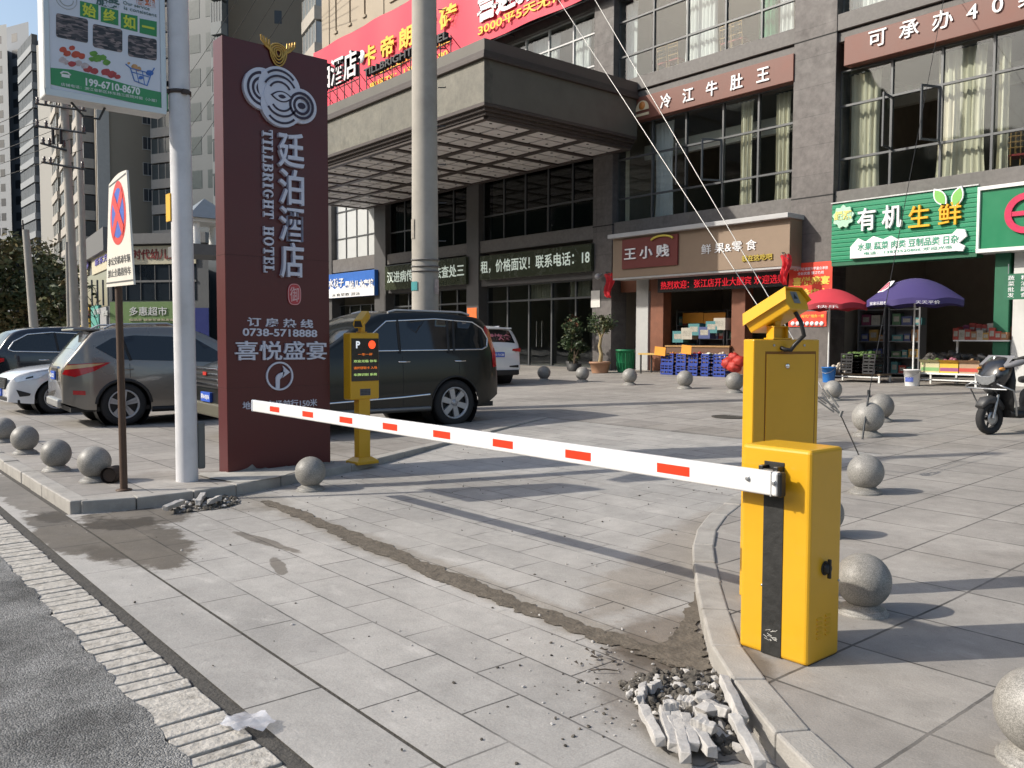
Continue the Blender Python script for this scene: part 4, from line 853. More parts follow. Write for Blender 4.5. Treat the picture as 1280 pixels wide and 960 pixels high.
# bulkhead seen through the second floor glass
hb('bulkhead', mat('bulkhead_white', (.62, .6, .54), .7, var=.04), lambda mb: (mb.box((-19.6, FV + 1.3, 7.6), (-13.3, FV + 1.5, 8.08)), mb.box((-11.8, FV + 2.6, 8.0), (-4.8, FV + 2.8, 8.5))))

# ---- entrance canopy
CAU0, CAU1, CAV = -36.4, -18.78, 14.72
CZ0, CZ1 = 8.06, 9.22
CANM = tiles('canopy_cladding', (.165, .155, .122), (.15, .142, .113), (.09, .085, .07), 1.35, 3, (CAU1 - 1.35 * 20, 8), 0., .01, .45, .3, .6, 'xz', .05, fine=.22)
CANS = mat('canopy_side', (.125, .115, .094), .4, var=.12, vs=1.4, grime=.3, gs=.9)
TRIM = mat('canopy_trim', (.06, .046, .04), .45, var=.12)
can = hb('canopy', CANM, lambda mb: mb.box((CAU0, CAV, CZ0), (CAU1, CAV + .3, CZ1)))
for q in (CAU1 - .3, CAU0): hb('side_fascia', CANS, lambda mb: mb.box((q, CAV + .3, CZ0), (q + .3, FV, CZ1)), can)
hb('upper_trim', TRIM, lambda mb: (mb.box((CAU0 - .1, CAV - .1, CZ1), (CAU1 + .1, FV, CZ1 + .12)), mb.box((CAU0 - .04, CAV - .05, CZ1 + .12), (CAU1 + .05, FV, CZ1 + .24))), can, .015)
hb('parapet', CANS, lambda mb: (mb.box((CAU0, CAV, CZ1 + .24), (CAU1, CAV + .2, 9.78)), mb.box((CAU0, FV - .2, CZ1 + .2), (CAU1, FV, CZ1 + .24))), can)
hb('parapet_side', mat('parapet_brown', (.105, .08, .068), .5, var=.12, vs=2), lambda mb: mb.box((CAU1 - .2, CAV + .2, CZ1 + .24), (CAU1, FV, 9.78)), can)
hb('lower_trim', TRIM, lambda mb: [mb.box((CAU0 + k, CAV + k, CZ0 - .1 - k * .9), (CAU1 - k, FV, CZ0 - k * .9 + (0 if k else 0))) for k in (0, .1, .2)], can, .008)
zb = CZ0 - .3
def beams(mb):
    a0, a1, b0, b1 = CAU0 + .35, CAU1 - .35, CAV + .35, FV
    n = 10; st = (a1 - a0) / n
    for i in range(n + 1): mb.box((a0 + st * i - .1, b0, zb - .07), (a0 + st * i + .1, b1, zb + .05))
    m = 3; s2 = (b1 - b0) / m
    for j in range(m + 1): mb.box((a0, b0 + s2 * j - .1, zb - .067), (a1, b0 + s2 * j + .1, zb + .05))
hb('ceiling_beam', TRIM, beams, can)
def panels(mb):
    a0, a1, b0, b1 = CAU0 + .35, CAU1 - .35, CAV + .35, FV; n, m = 20, 6; st, s2 = (a1 - a0) / n, (b1 - b0) / m
    for i in range(n):
        for j in range(m): mb.box((a0 + st * i + (.12 if i % 2 == 0 else .05), b0 + s2 * j + (.12 if j % 2 == 0 else .05), zb - .02), (a0 + st * (i + 1) - (.05 if i % 2 == 0 else .12), b0 + s2 * (j + 1) - (.05 if j % 2 == 0 else .12), zb + .02))
def dots(mb):
    mb.mi = 1
    a0, a1, b0, b1 = CAU0 + .35, CAU1 - .35, CAV + .35, FV; n, m = 20, 6; st, s2 = (a1 - a0) / n, (b1 - b0) / m
    for i in range(n):
        for j in range(m): mb.lathe([(.045, 0), (.045, .012), (0, .012)], 10, (a0 + st * (i + .5), b0 + s2 * (j + .5), zb - .02), (0, 0, -1))
hb('ceiling_panel', [mat('coffer_panel', (.66, .63, .61), .55, var=.05), BLACK], lambda mb: (panels(mb), dots(mb)), can)
hb('ceiling_board', TRIM, lambda mb: mb.box((CAU0 + .3, CAV + .3, zb + .02), (CAU1 - .3, FV, CZ0 + .2)), can)
# roof letters on the canopy
RLW = mat('channel_letter_white', (.75, .72, .72), .4); RLD = mat('channel_letter_dark', (.03, .028, .03), .5)
def roof_letters(name, label, bd, v, xl, yl, xr, yr, hpx, face, side, ft, bold, group=None):
    f = fitv(v, xl, yl, xr, yr, hpx); o = f['o']; base = Vector((o.x, v + .3, 9.5)); t = thing(name, label, 'sign letters', base)
    mb = loc(MB(), base); mb.text(bd, depth=.14, bold=bold * 1.25, **{**f, 'o': o + Vector((0, .15, 0))}); mb.build('letter_case', side, t)
    mb = loc(MB(), base); mb.text(bd, depth=.02, bold=bold, **f); mb.build('letter_face', face, t)
    mb = loc(MB(), base); n = max(4, int(f['width'] / .5)); zb_ = o.z - f['h'] / 2
    for i in range(n + 1):
        x = o.x - f['width'] / 2 + f['width'] * i / n
        mb.tube([(x, v + .1, 9.45), (x, v + .1, o.z)], .018, 5); mb.tube([(x, v + .1, zb_ + .1), (x + .12, v + 1.2, 9.45)], .014, 5)
    mb.tube([(o.x - f['width'] / 2, v + .1, zb_ - .08), (o.x + f['width'] / 2, v + .1, zb_ - .08)], .018, 5); mb.build('support', DARKMETAL, t)
roof_letters('roof_lettering', 'tall white channel characters on struts along the canopy roof', '廷泊酒店', 14.95, 384, 107, 446, 77, 34, RLW, RLD, .1, .02)
roof_letters('roof_lettering', 'thin dark latin letters in a row on the canopy roof before the red banner', 'TILLBRIGHT HOTEL', 14.95, 455, 88, 560, 47, 10, RLD, RLD, .1, .02)

# ---- red tile banner above the canopy
BNR = mat('banner_red', (.70, .035, .075), .55, var=.05, vs=.8); BY = mat('banner_yellow', (.85, .52, .03), .5); BW_ = mat('banner_white', (.82, .82, .82), .5)
BV = 20.55; bl = on_v(627, 42, BV); br_ = on_v(720, 0, BV); zB = (bl.z + br_.z) / 2 - .05; zT = zB + 3.1; ub = br_.x + 1.2
bn = thing('tile_banner', 'huge red banner with yellow and white characters hung above the canopy', 'banner', (-30, BV, zB)); bo = Vector((-30, BV, zB))
mb = loc(MB(), bo); N = 40; ua = -40.3
g_ = [(ua + (ub - ua) * i / N, BV + .05 * math.sin(i * .9) , z) for z in (zB, (zB + zT) / 2, zT) for i in range(N + 1)]
mb.add(g_, [(j * (N + 1) + i, j * (N + 1) + i + 1, (j + 1) * (N + 1) + i + 1, (j + 1) * (N + 1) + i) for j in (0, 1) for i in range(N)], True); mb.build('cloth', BNR, bn)
mb = loc(MB(), bo); mb.box((ua, BV + .08, zB - .04), (ub, BV + .14, zB + .04)); mb.box((ua, BV + .08, zT - .04), (ub, BV + .14, zT + .04))
for i in range(9): x = ua + (ub - ua) * i / 8; mb.box((x - .03, BV + .14, zB), (x + .03, FV + .1, zB + .06)); mb.box((x - .03, BV + .14, zT - .06), (x + .03, FV + .1, zT))
mb.build('banner_frame', DARKMETAL, bn)
def bt(bd, m, xl, yl, xr, yr, h, bo_=.02, nm='banner_lettering'):
    f = fitv(BV - .06, xl, yl, xr, yr, h); mb = loc(MB(), bo); mb.text(bd, depth=.02, bold=bo_, **f); mb.build(nm, m, bn)
bt('卡 帝 朗 磁 砖', BY, 454, 68, 571, 22, 29, .03)
bt('地址冷江建材城一楼西侧处', BY, 466, 92, 563, 49, 8); bt('电话TE：1389057180', BY, 463, 107, 560, 66, 9)
bt('喜迎新店', BW_, 596, 13, 698, -31, 34, .05); bt('3000平5天无忧', BY, 598, 37, 707, -8, 14)
mb = loc(MB(), bo); mb.lathe([(.3, 0), (.3, .01), (0, .01)], 20, on_v(452, 71, BV - .07) , (0, -1, 0)); mb.build('round_mark', BW_, bn)

# ---- shop signs
def sign_box(name, label, px, v, depth, m, cat='shop sign', bevel=.012):
    """px = left-top, right-top, left-bottom in the photograph; the sign front stands at v"""
    a, b, c = (on_v(*p, v) for p in px); x0, x1, z1, z0 = a.x, b.x, (a.z + b.z) / 2, c.z
    t = thing(name, label, cat, ((x0 + x1) / 2, v, z0)); o = Vector(((x0 + x1) / 2, v, z0)); mb = loc(MB(), o); mb.box((x0, v, z0), (x1, v + depth, z1)); mb.build('panel', m, t, bevel=bevel)
    return t, o, (x0, x1, z0, z1)
def lettering(t, o, bd, m, v, xl, yl, xr, yr, h, bold=.02, depth=.03, nm='lettering', lift=.0):
    f = fitv(v, xl, yl, xr, yr, h, lift); mb = loc(MB(), o); mb.text(bd, depth=depth, bold=bold, **f); return mb.build(nm, m, t)
BROWN = mat('brown_board', (.16, .058, .04), .5, var=.14, vs=1.2); LW = mat('letter_bright_white', (.82, .82, .83), .4)
t, o, e = sign_box('tripe_shop_sign', 'brown fascia board with five spaced white characters over the second floor', ((792, 120), (992, 70.5), (792.5, 152)), 20.95, .3, BROWN)
lettering(t, o, '冷　江　牛　肚　王', LW, 20.94, 826, 126, 962, 93.5, 19, .018)
mb = loc(MB(), o); c = on_v(803, 133, 20.94); mb.prism([(.28 * math.cos(x), .3 * math.sin(x)) for x in lin(0, PI, 12)] , c - Vector((0, 0, .12)), X_, Z_, (0, -.02, 0)); mb.box((c.x - .28, 20.92, c.z - .3), (c.x + .28, 20.945, c.z - .22)); mb.build('shop_mark', mat('mark_cream', (.7, .6, .4), .5), t)
mb = loc(MB(), o); mb.lathe([(.13, 0), (.13, .03), (0, .03)], 16, c + Vector((0, 0, .02)), (0, -1, 0)); mb.build('shop_mark', mat('mark_orange', (.6, .22, .05), .5), t)
t, o, e = sign_box('banquet_board', 'brown fascia board advertising forty tables in white characters above the curtained windows', ((1055.5, 46), (1340, -34), (1056.6, 82.3)), 20.95, .3, BROWN)
lettering(t, o, '可  承  办  4  0  桌', LW, 20.94, 1086, 50, 1304, -10, 24, .008)
# snack shop
t, o, e = sign_box('snack_shop_sign', 'tan shop fascia with a maroon name panel and white characters', ((766, 302), (988, 269), (765, 348)), 20.4, .6, mat('tan_board', (.25, .178, .122), .5, var=.06))
mb = loc(MB(), o); mb.box((e[0] - .05, 20.2, e[3]), (e[1] + .05, 21.05, e[3] + .13)); mb.build('cover_strip', mat('strip_grey', (.45, .45, .45), .4, var=.06), t, bevel=.01)
a, b = on_v(777.5, 300, 20.34), on_v(846.5, 331, 20.34); mb = loc(MB(), o); mb.box((a.x, 20.34, b.z), (b.x, 20.4, a.z)); np_ = mb.build('name_panel', mat('maroon_panel', (.15, .022, .02), .4, var=.05), t, bevel=.008)
lettering(t, o, '王 小 贱', LW, 20.33, 781, 318.5, 837, 312, 15.5, .015, .04)
mb = loc(MB(), o); c = on_v(828, 299, 20.33); mb.tube([c + Vector((.45 * math.cos(x), -.03, -.05 + .16 * math.sin(x))) for x in lin(.35, PI - .35, 10)], .035, 6); mb.build('leaf_mark', mat('mark_yellow', (.6, .5, .08), .5), t)
lettering(t, o, '鲜 果&零 食', LW, 20.39, 877, 312, 946, 305.5, 13, .004, .02)
lettering(t, o, '就在这吃吧', mat('letter_gold', (.45, .34, .05), .4), 20.39, 928, 323, 966, 321, 8, .02, .03, 'gold_lettering')
soff = loc(MB(), o); soff.box((e[0], 20.42, e[2] - .06), (e[1], 21.0, e[2])); soff.build('soffit', mat('soffit_white', (.42, .42, .42), .5), t)
t, o, e = sign_box('led_strip', 'black strip display with running red characters under the tan fascia', ((822, 346), (985, 338), (822, 366)), 21.12, .12, BLACK, 'led display')
lettering(t, o, '热烈欢迎：张江店开业大酬宾 欢迎选购', mat('led_red', (.5, .01, .02), .5, emit=(1, .03, .05), es=.6), 21.11, 826, 357, 982, 348, 10.5, .0, .006)
# grocery
GS = mat('sign_green', (.012, .24, .115), .4, var=.06, vs=1.5)
t, o, e = sign_box('grocery_sign', 'ribbed green grocery sign with white and yellow characters and a leaf', ((1040.5, 255.5), (1223, 231.5), (1040.5, 328)), 20.6, .4, GS)
mb = loc(MB(), o); k = 0; z = e[2] + .05
while z < e[3] - .06: mb.box((e[0], 20.585, z), (e[1], 20.605, z + .085)); z += .108
mb.build('rib', GS, t, bevel=.006)
mb = loc(MB(), o); mb.box((e[0] - .02, 20.56, e[3]), (e[1] + .02, 20.65, e[3] + .03)); mb.build('top_edge', STEEL, t)
GYE = mat('letter_amber', (.8, .42, .01), .4)
lettering(t, o, '有 机', LW, 20.57, 1073, 277, 1129, 268, 29, .015, .07); lettering(t, o, '生 鲜', GYE, 20.57, 1137, 273, 1203, 264.5, 29, .008, .07, 'amber_lettering')
c = on_v(1055, 271, 20.57); mb = loc(MB(), o); mb.prism([((.27 + .03 * math.sin(9 * x)) * math.cos(x), (.27 + .03 * math.sin(9 * x)) * math.sin(x)) for x in lin(0, 2 * PI, 40)[:-1]], c, X_, Z_, (0, -.05, 0)); bd = mb.build('round_badge', mat('badge_mint', (.42, .66, .5), .4), t)
mb = loc(MB(), o); mb.text('绿源', o=c + Vector((0, -.05, .03)), ex=X_, ey=Z_, h=.24, depth=.01, bold=.04); mb.build('badge_lettering', mat('badge_yellow', (.75, .68, .2), .5), bd)
for dx, an in ((-.16, 2.15), (.16, 1.25)):
    c = on_v(1187 + dx * 60, 249, 20.55); mb = loc(MB(), o); d = Vector((math.cos(an), 0, math.sin(an))); p = Vector((-d.z, 0, d.x))
    for s, dp, m in ((1, .05, LW), (.8, .056, mat('leaf_green', (.2, .5, .1), .5))):
        mb = loc(MB(), o); mb.prism([(s * .26 * q, s * .13 * (1 - q * q)) for q in lin(-1, 1, 8)] + [(s * .26 * q, -s * .13 * (1 - q * q)) for q in lin(1, -1, 8)[1:-1]], c + d * .05, d, p, (0, -dp, 0)); mb.build('leaf', m, t)
q0, q1 = on_v(1064, 313, 20.56), on_v(1208, 303, 20.56); zc = (q0.z + q1.z) / 2; mb = loc(MB(), o); hh = .2
out = [(q0.x, zc - hh), (q1.x - .2, zc - hh), (q1.x - .05, zc - hh - .02), (q1.x, zc - hh + .1), (q1.x - .14, zc - .02), (q1.x + .03, zc + .12), (q1.x - .02, zc + .28), (q1.x - .2, zc + .3), (q1.x - .3, zc + hh), (q0.x + 1.2, zc + hh), (q0.x + 1.05, zc + hh + .09), (q0.x + .85, zc + hh + .02), (q0.x + .6, zc + hh + .12), (q0.x + .4, zc + hh), (q0.x + .2, zc + hh + .1), (q0.x + .08, zc + hh - .02), (q0.x, zc + .1)]
mb.prism(out, (0, 20.56, 0), X_, Z_, (0, -.06, 0)); sc2 = mb.build('white_scroll', LW, t, bevel=.01)
lettering(t, o, '水果 蔬菜 肉类 豆制品类 日杂', mat('letter_jade', (.05, .33, .2), .5), 20.495, 1072, 308, 1198, 299.5, 10, .01, .006, 'jade_lettering')
lettering(t, o, '电话：13873520806 欢迎光临', MATS['letter_jade'], 20.495, 1080, 316.5, 1190, 309, 4, .0, .004, 'jade_lettering')
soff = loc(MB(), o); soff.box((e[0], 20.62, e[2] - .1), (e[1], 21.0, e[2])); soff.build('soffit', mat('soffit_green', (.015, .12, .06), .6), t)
a, b, c = on_v(1226.5, 244, 20.5), on_v(1400, 220, 20.5), on_v(1226, 312, 20.5)
t = thing('bank_lightbox', 'green lightbox in a white frame with a crimson ring at the right edge', 'shop sign', (a.x + 1.5, 20.5, c.z)); o = Vector((a.x + 1.5, 20.5, c.z)); x1 = PIL[5][0]
mb = loc(MB(), o); mb.box((a.x, 20.5, c.z), (x1, 21.0, a.z + .1)); mb.build('panel', mat('lightbox_green', (.015, .2, .09), .3, var=.05), t)
mb = loc(MB(), o)
for q in (((a.x - .06, c.z - .08), (x1, c.z)), ((a.x - .06, a.z + .1), (x1, a.z + .18)), ((a.x - .06, c.z), (a.x + .0, a.z + .1))): mb.box((q[0][0], 20.44, q[0][1]), (q[1][0], 21.0, q[1][1]))
mb.build('frame', WHITE, t, bevel=.01)
c2 = on_v(1284, 266, 20.49) - o; mb = MB(); n = 36
vs_ = [(c2.x + r_ * math.cos(2 * PI * i / n), -.02 - d, c2.z + r_ * math.sin(2 * PI * i / n)) for d in (0, .04) for r_ in (.3, .44) for i in range(n)]
mb.add(vs_, [(2 * n + i, 3 * n + i, 3 * n + (i + 1) % n, 2 * n + (i + 1) % n) for i in range(n)] + [(n + i, n + (i + 1) % n, 3 * n + (i + 1) % n, 3 * n + i) for i in range(n)] + [(i, 2 * n + i, 2 * n + (i + 1) % n, (i + 1) % n) for i in range(n)]); mb.box((c2.x - .3, -.05, c2.z - .05), (c2.x + .3, -.02, c2.z + .05)); mb.build('crimson_ring', mat('ring_crimson', (.55, .015, .08), .4), t)
# scrolling displays of the hotel
OL = mat('led_olive', (.035, .042, .022), .25, var=.1, vs=3, coat=.3); PT_ = mat('led_pale', (.5, .56, .5), .5, emit=(.75, .85, .75), es=.28)
t, o, e = sign_box('scroll_display', 'olive scrolling display ending in the digits 18 over the hotel doors', ((599.5, 321), (739, 303.5), (600, 350.5)), 20.85, .25, OL, 'led display')
lettering(t, o, '租，价格面议！联系电话：18', PT_, 20.84, 601, 334, 737, 321.5, 17, .012, .006)
t, o, e = sign_box('scroll_display', 'olive scrolling display left of the concrete pole, its text interrupted', ((481, 331), (582, 322.5), (482, 363)), 20.85, .25, OL, 'led display')
lettering(t, o, '汉进病传播违攻法查处三', PT_, 20.84, 484, 346, 580, 338.5, 15, .012, .006)
t, o, e = sign_box('swim_school_sign', 'blue and white swimming school sign at the far left of the facade', ((404, 344), (468, 337), (411, 373)), 20.8, .3, mat('sign_blue_bright', (.03, .14, .5), .4, var=.1, vs=3))
lettering(t, o, '婴幼儿水育馆', LW, 20.79, 432, 357, 467, 353.5, 11, .03); lettering(t, o, '水孩子', LW, 20.79, 411, 355, 430, 352, 11, .02)
mb = loc(MB(), o); w2 = e[1] - e[0]; mb.prism([(e[0], e[2])] + [(e[1], e[2])] + [(e[1] - w2 * i / 16, e[2] + .42 + (.16 if i % 2 else 0)) for i in range(17)], (0, 20.79, 0), X_, Z_, (0, -.015, 0)); mb.build('white_wave', LW, t)
lettering(t, o, '水育早教 游泳', mat('ink_black', (.03, .03, .03), .5), 20.77, 415, 369, 450, 367, 4, .0, .004, 'small_lettering')
# posters
def poster(name, label, px, v, m, cat='poster'):
    a, b = on_v(*px[0], v), on_v(*px[1], v); o = Vector(((a.x + b.x) / 2, v, b.z)); t = thing(name, label, cat, o); mb = MB(); w3 = (b.x - a.x) / 2; h3 = a.z - b.z
    N = 8; g = [(-w3 + 2 * w3 * i / N, -.008 - .006 * math.sin(i * 1.3 + j), h3 * j / 6) for j in range(7) for i in range(N + 1)]
    mb.add(g, [(j * (N + 1) + i, j * (N + 1) + i + 1, (j + 1) * (N + 1) + i + 1, (j + 1) * (N + 1) + i) for j in range(6) for i in range(N)], True); sh = mb.build('sheet', m, t); return t, o
PR = mat('poster_red', (.72, .06, .03), .5, var=.05)
t, o = poster('banquet_poster', 'orange red banquet poster pasted on the granite pillar above the yellow camera', ((986.5, 330), (1040, 372)), 20.98, PR)
PY = mat('poster_yellow', (.85, .62, .1), .5)
lettering(t, o, '喜悦盛宴', PY, 20.965, 991, 353, 1037, 349, 11, .03, .004); lettering(t, o, '宴会中心', PY, 20.965, 991, 367, 1036, 363.5, 10, .03, .004)
lettering(t, o, '寿宴乔迁婚宴升学宴会承接', LW, 20.965, 992, 337, 1035, 334.5, 4, .01, .004); lettering(t, o, '全城优惠 预订热线', LW, 20.965, 997, 342.5, 1030, 340, 4, .01, .004)
t, o = poster('banquet_notice', 'lower orange red notice strip on the granite pillar with a row of white dots', ((986, 390), (1033, 408)), 20.98, PR)
mb = loc(MB(), o)
for i in range(7): c = on_v(991 + i * 6, 404.5, 20.96); mb.lathe([(.06, 0), (.06, .004), (0, .004)], 12, c, (0, -1, 0))
mb.build('white_dot', LW, t)
lettering(t, o, '地址：时代广场负一楼', PY, 20.965, 990, 396, 1030, 394.5, 4, .01, .004)
t, o = poster('orange_notice', 'small orange notice on the dark pillar behind the black SUV', ((584, 385), (596, 406)), 20.98, mat('notice_orange', (.75, .16, .03), .5))
t, o = poster('white_notice', 'white paper notice on the pillar left of the snack shop', ((739, 363.5), (750, 384)), 20.98, mat('paper_white', (.7, .68, .63), .7))
RC = mat('red_cloth', (.6, .02, .03), .7, var=.15, vs=6)
def red_flag(name, label, x, y, v, sx, sz):
    c = on_v(x, y, v); t = thing(name, label, 'flag', c); mb = MB(); N = 8
    g = [(sx * (i / N - .5) * (1 - .35 * j / 6) + .1 * sx * math.sin(j), .07 * math.sin(i * 1.7 + j * .6), sz * (.5 - j / 6) + .05 * math.sin(i * 2.)) for j in range(7) for i in range(N + 1)]
    mb.add(g, [(j * (N + 1) + i, j * (N + 1) + i + 1, (j + 1) * (N + 1) + i + 1, (j + 1) * (N + 1) + i) for j in range(6) for i in range(N)], True); mb.build('cloth', RC, t)
    mb = MB(); mb.tube([(-sx * .45, .06, sz * .62), (sx * .5, -.06, sz * .35)], .012, 6); mb.tube([(-sx * .45, .06, sz * .62), (-sx * .45, FV - v + .05, sz * .62)], .012, 6); mb.build('flag_staff', DARKMETAL, t)
red_flag('red_flag', 'drooping red flag on the pillar left of the snack shop', 760.5, 357, 20.75, .42, .75)
red_flag('red_flag', 'red flag hanging at the right end of the tan fascia by the poster', 981, 337, 20.2, .3, .75)
# ================================================================ vehicles
def paint(name, c, rough=.3, metal=.0): return mat(name, c, rough, metal, var=.03, vs=.6, coat=1., grime=.05, gs=2)
CGL = mat('car_glass', (.010, .012, .013), .05, 0, var=0, coat=.3, spec=.6)
LAMP = mat('lamp_clear', (.75, .77, .8), .12, .3, var=.1, vs=30, coat=1.); TAIL = mat('tail_red', (.45, .008, .012), .2, var=.1, vs=20, coat=1.)
TRIMB = mat('car_trim_black', (.014, .014, .015), .55, var=.1); PLATE = mat('plate_blue', (.03, .1, .5), .4, var=.05); PLW = mat('plate_white', (.75, .77, .8), .5)
RIMM = mat('alloy_rim', (.46, .46, .47), .35, .35, var=.06); RIMD = mat('rim_dark', (.02, .02, .022), .5)
def pw(T, x):
    if x <= T[0][0]: return T[0][1]
    for (a, p), (b, q) in zip(T, T[1:]):
        if x <= b: return p + (q - p) * (x - a) / max(1e-6, b - a)
    return T[-1][1]
def smooth(T, k=3):
    # round the corners of a polyline
    for _ in range(k):
        o = [T[0]]
        for a, b in zip(T, T[1:]): o += [(a[0] * .75 + b[0] * .25, a[1] * .75 + b[1] * .25), (a[0] * .25 + b[0] * .75, a[1] * .25 + b[1] * .75)]
        T = o + [T[-1]]
    return T
class Car:
    def __init__(s, name, label, cat, pos, h, W, wb, wr, top, belt, sill, tumble, color, seed=0, spokes=5):
        s.x0, s.x1 = top[0][0], top[-1][0]; s.W, s.wb, s.wr = W, wb, wr; s.tp = smooth(top, 2); s.bl = belt; s.sl = sill; s.tu = tumble
        s.root = thing(name, label, cat, pos, math.atan2(h[1], h[0])); s.color = color; s.spokes = spokes; s.body_()
        s.wheels()
    def top(s, x): return pw(s.tp, x)
    def belt(s, x): return min(pw(s.bl, x), s.top(x) - .02)
    def bot(s, x):
        z = pw(s.sl, x)
        for c in (0, s.wb):
            R = s.wr + .065; d = abs(x - c)
            if d < R: z = max(z, s.wr * .92 + math.sqrt(R * R - d * d))
        return z
    def w(s, x, z):
        b = s.W; be = s.belt(x)
        m = .55 * be
        if z < m: b -= .06 * ((m - z) / m) ** 2
        elif z < be: b -= .035 * ((z - m) / (be - m)) ** 2
        else: b -= .035 + (z - be) * s.tu
        for e, sg in ((x - s.x0, 0), (s.x1 - x, 1)):
            r = .62 if sg else .5
            if e < r: b -= (.26 if sg else .16) * s.W * (1 - e / r) ** 2
        return b
    def crown(s, x, y):      # height of the top skin
        w_ = s.w(x, s.top(x)); return s.top(x) + .045 * (1 - (y / max(.1, w_)) ** 2) - .0
    def body_(s):
        xs = set(lin(s.x0, s.x1, 46))
        for c in (0, s.wb): xs |= {c + (s.wr + .065) * math.cos(t) for t in lin(0, PI, 16)} | {c - s.wr - .07, c + s.wr + .07}
        xs |= {a for a, _ in s.tp}
        xs = sorted(x for x in xs if s.x0 <= x <= s.x1); mb = MB(); K1, K2, KT = 6, 5, 5; rows = []
        for x in xs:
            t, be = s.top(x), s.belt(x); b = min(s.bot(x), be - .03); L = []
            zs = [b + (be - b) * i / K1 for i in range(K1)] + [be + (t - be) * i / K2 for i in range(K2 + 1)]
            side = [(x, s.w(x, z), z) for z in zs]; wt = s.w(x, t)
            tops = [(x, wt * (1 - 2 * i / (2 * KT)), s.crown(x, wt * (1 - i / KT))) for i in range(1, 2 * KT)]
            rows.append(side + tops + [(p[0], -p[1], p[2]) for p in side[::-1]])
        n = len(rows[0])
        mb.add([p for r_ in rows for p in r_], [(i * n + k, i * n + k + 1, (i + 1) * n + k + 1, (i + 1) * n + k) for i in range(len(rows) - 1) for k in range(n - 1)], True)
        mb.add(rows[0], [tuple(range(n))]); mb.add(rows[-1], [tuple(range(n))[::-1]])
        s.body = mb.build('body', s.color, s.root, weld=True)
        # dark underbody and wheel wells
        mb = MB(); zb = min(z for _, z in s.sl); mb.box((s.x0 + .12, -s.W + .12, zb + .02), (s.x1 - .15, s.W - .12, zb + .1))
        for c in (0, s.wb):
            for sd in (1, -1): mb.lathe([(s.wr + .075, 0), (s.wr + .075, .34), (0, .34)], 24, (c, sd * (s.W - .045), s.wr * .96), (0, -sd, 0), caps=False)
        mb.build('underbody', TRIMB, s.root)
    def wheels(s):
        for c in (0, s.wb):
            for sd in (1, -1):
                o = bpy.data.objects.new('wheel', None); COL.objects.link(o); o.parent = s.root; o.location = (c, sd * (s.W - .135), s.wr)
                R = s.wr; r2 = R * .68; a = (0, sd, 0); mb = MB()
                mb.lathe([(r2, -.11), (R * .9, -.115), (R * .98, -.09), (R, -.05), (R, .05), (R * .98, .09), (R * .9, .115), (r2, .11), (r2 * .97, .06), (r2 * .97, -.1), (r2, -.11)], 36, (0, 0, 0), a, caps=False); mb.build('tyre', RUBBER, o)
                mb = MB(); mb.lathe([(r2 * .97, .02), (0, .01)], 28, (0, 0, 0), a); d = mb.build('rim_well', RIMD, o)
                mb = MB(); mb.lathe([(r2 * 1.0, .1), (r2 * 1.0, .112), (r2 * .9, .1), (r2 * .88, .06)], 36, (0, 0, 0), a, caps=False); mb.lathe([(r2 * .22, .05), (r2 * .2, .1), (0, .105)], 16, (0, 0, 0), a)
                for k in range(s.spokes):
                    for q in ((-.11, .11) if s.spokes == 5 else (0,)):
                        t = 2 * PI * k / s.spokes + .3; t2 = t + q * .9; t1 = t + q * .6; wd = .05 if s.spokes != 5 else .03
                        p0 = Vector((math.cos(t1) * r2 * .15, 0, math.sin(t1) * r2 * .15)); p1 = Vector((math.cos(t2) * r2 * .93, 0, math.sin(t2) * r2 * .93)); dd = Vector((-math.sin(t), 0, math.cos(t)))
                        v = [p0 - dd * wd * .8, p1 - dd * wd, p1 + dd * wd, p0 + dd * wd * .8]
                        mb.add([p + Vector((0, sd * .088, 0)) for p in v] + [p + Vector((0, sd * .04, 0)) for p in v], [(0, 1, 2, 3) if sd > 0 else (3, 2, 1, 0), (0, 4, 5, 1), (2, 6, 7, 3), (1, 5, 6, 2)])
                mb.build('rim', RIMM, o)
    # shapes laid on the skin
    def side(s, name, pts, m, sd, lift=.006, parent=None, n=5):
        mb = MB(); bm = bmesh.new(); vs = []
        P = []
        for (a, b) in zip(pts, pts[1:] + pts[:1]):
            for k in range(n): P.append((a[0] + (b[0] - a[0]) * k / n, a[1] + (b[1] - a[1]) * k / n))
        fs = bm.faces.new([bm.verts.new((x, 0, z)) for x, z in P]); bmesh.ops.triangulate(bm, faces=[fs])
        for _ in range(2): bmesh.ops.subdivide_edges(bm, edges=[e for e in bm.edges if e.calc_length() > .16], cuts=1)
        bmesh.ops.triangulate(bm, faces=bm.faces)
        for v in bm.verts: v.co.y = sd * (s.w(v.co.x, v.co.z) + lift)
        me = bpy.data.meshes.new(name)
        bm.normal_update()
        for f in bm.faces:
            if f.normal.y * sd < 0: f.normal_flip()
            f.smooth = True
        bm.to_mesh(me); bm.free(); me.materials.append(m); o = bpy.data.objects.new(name, me); COL.objects.link(o); o.parent = parent or s.root; return o
    def line(s, name, pts, m, sd, r=.006, lift=.002, parent=None):
        P = []
        for a, b in zip(pts, pts[1:]):
            for k in range(6): P.append((a[0] + (b[0] - a[0]) * k / 6, a[1] + (b[1] - a[1]) * k / 6))
        P.append(pts[-1]); mb = MB(); mb.tube([(x, sd * (s.w(x, z) + lift), z) for x, z in P], r, 6); return mb.build(name, m, parent or s.root)
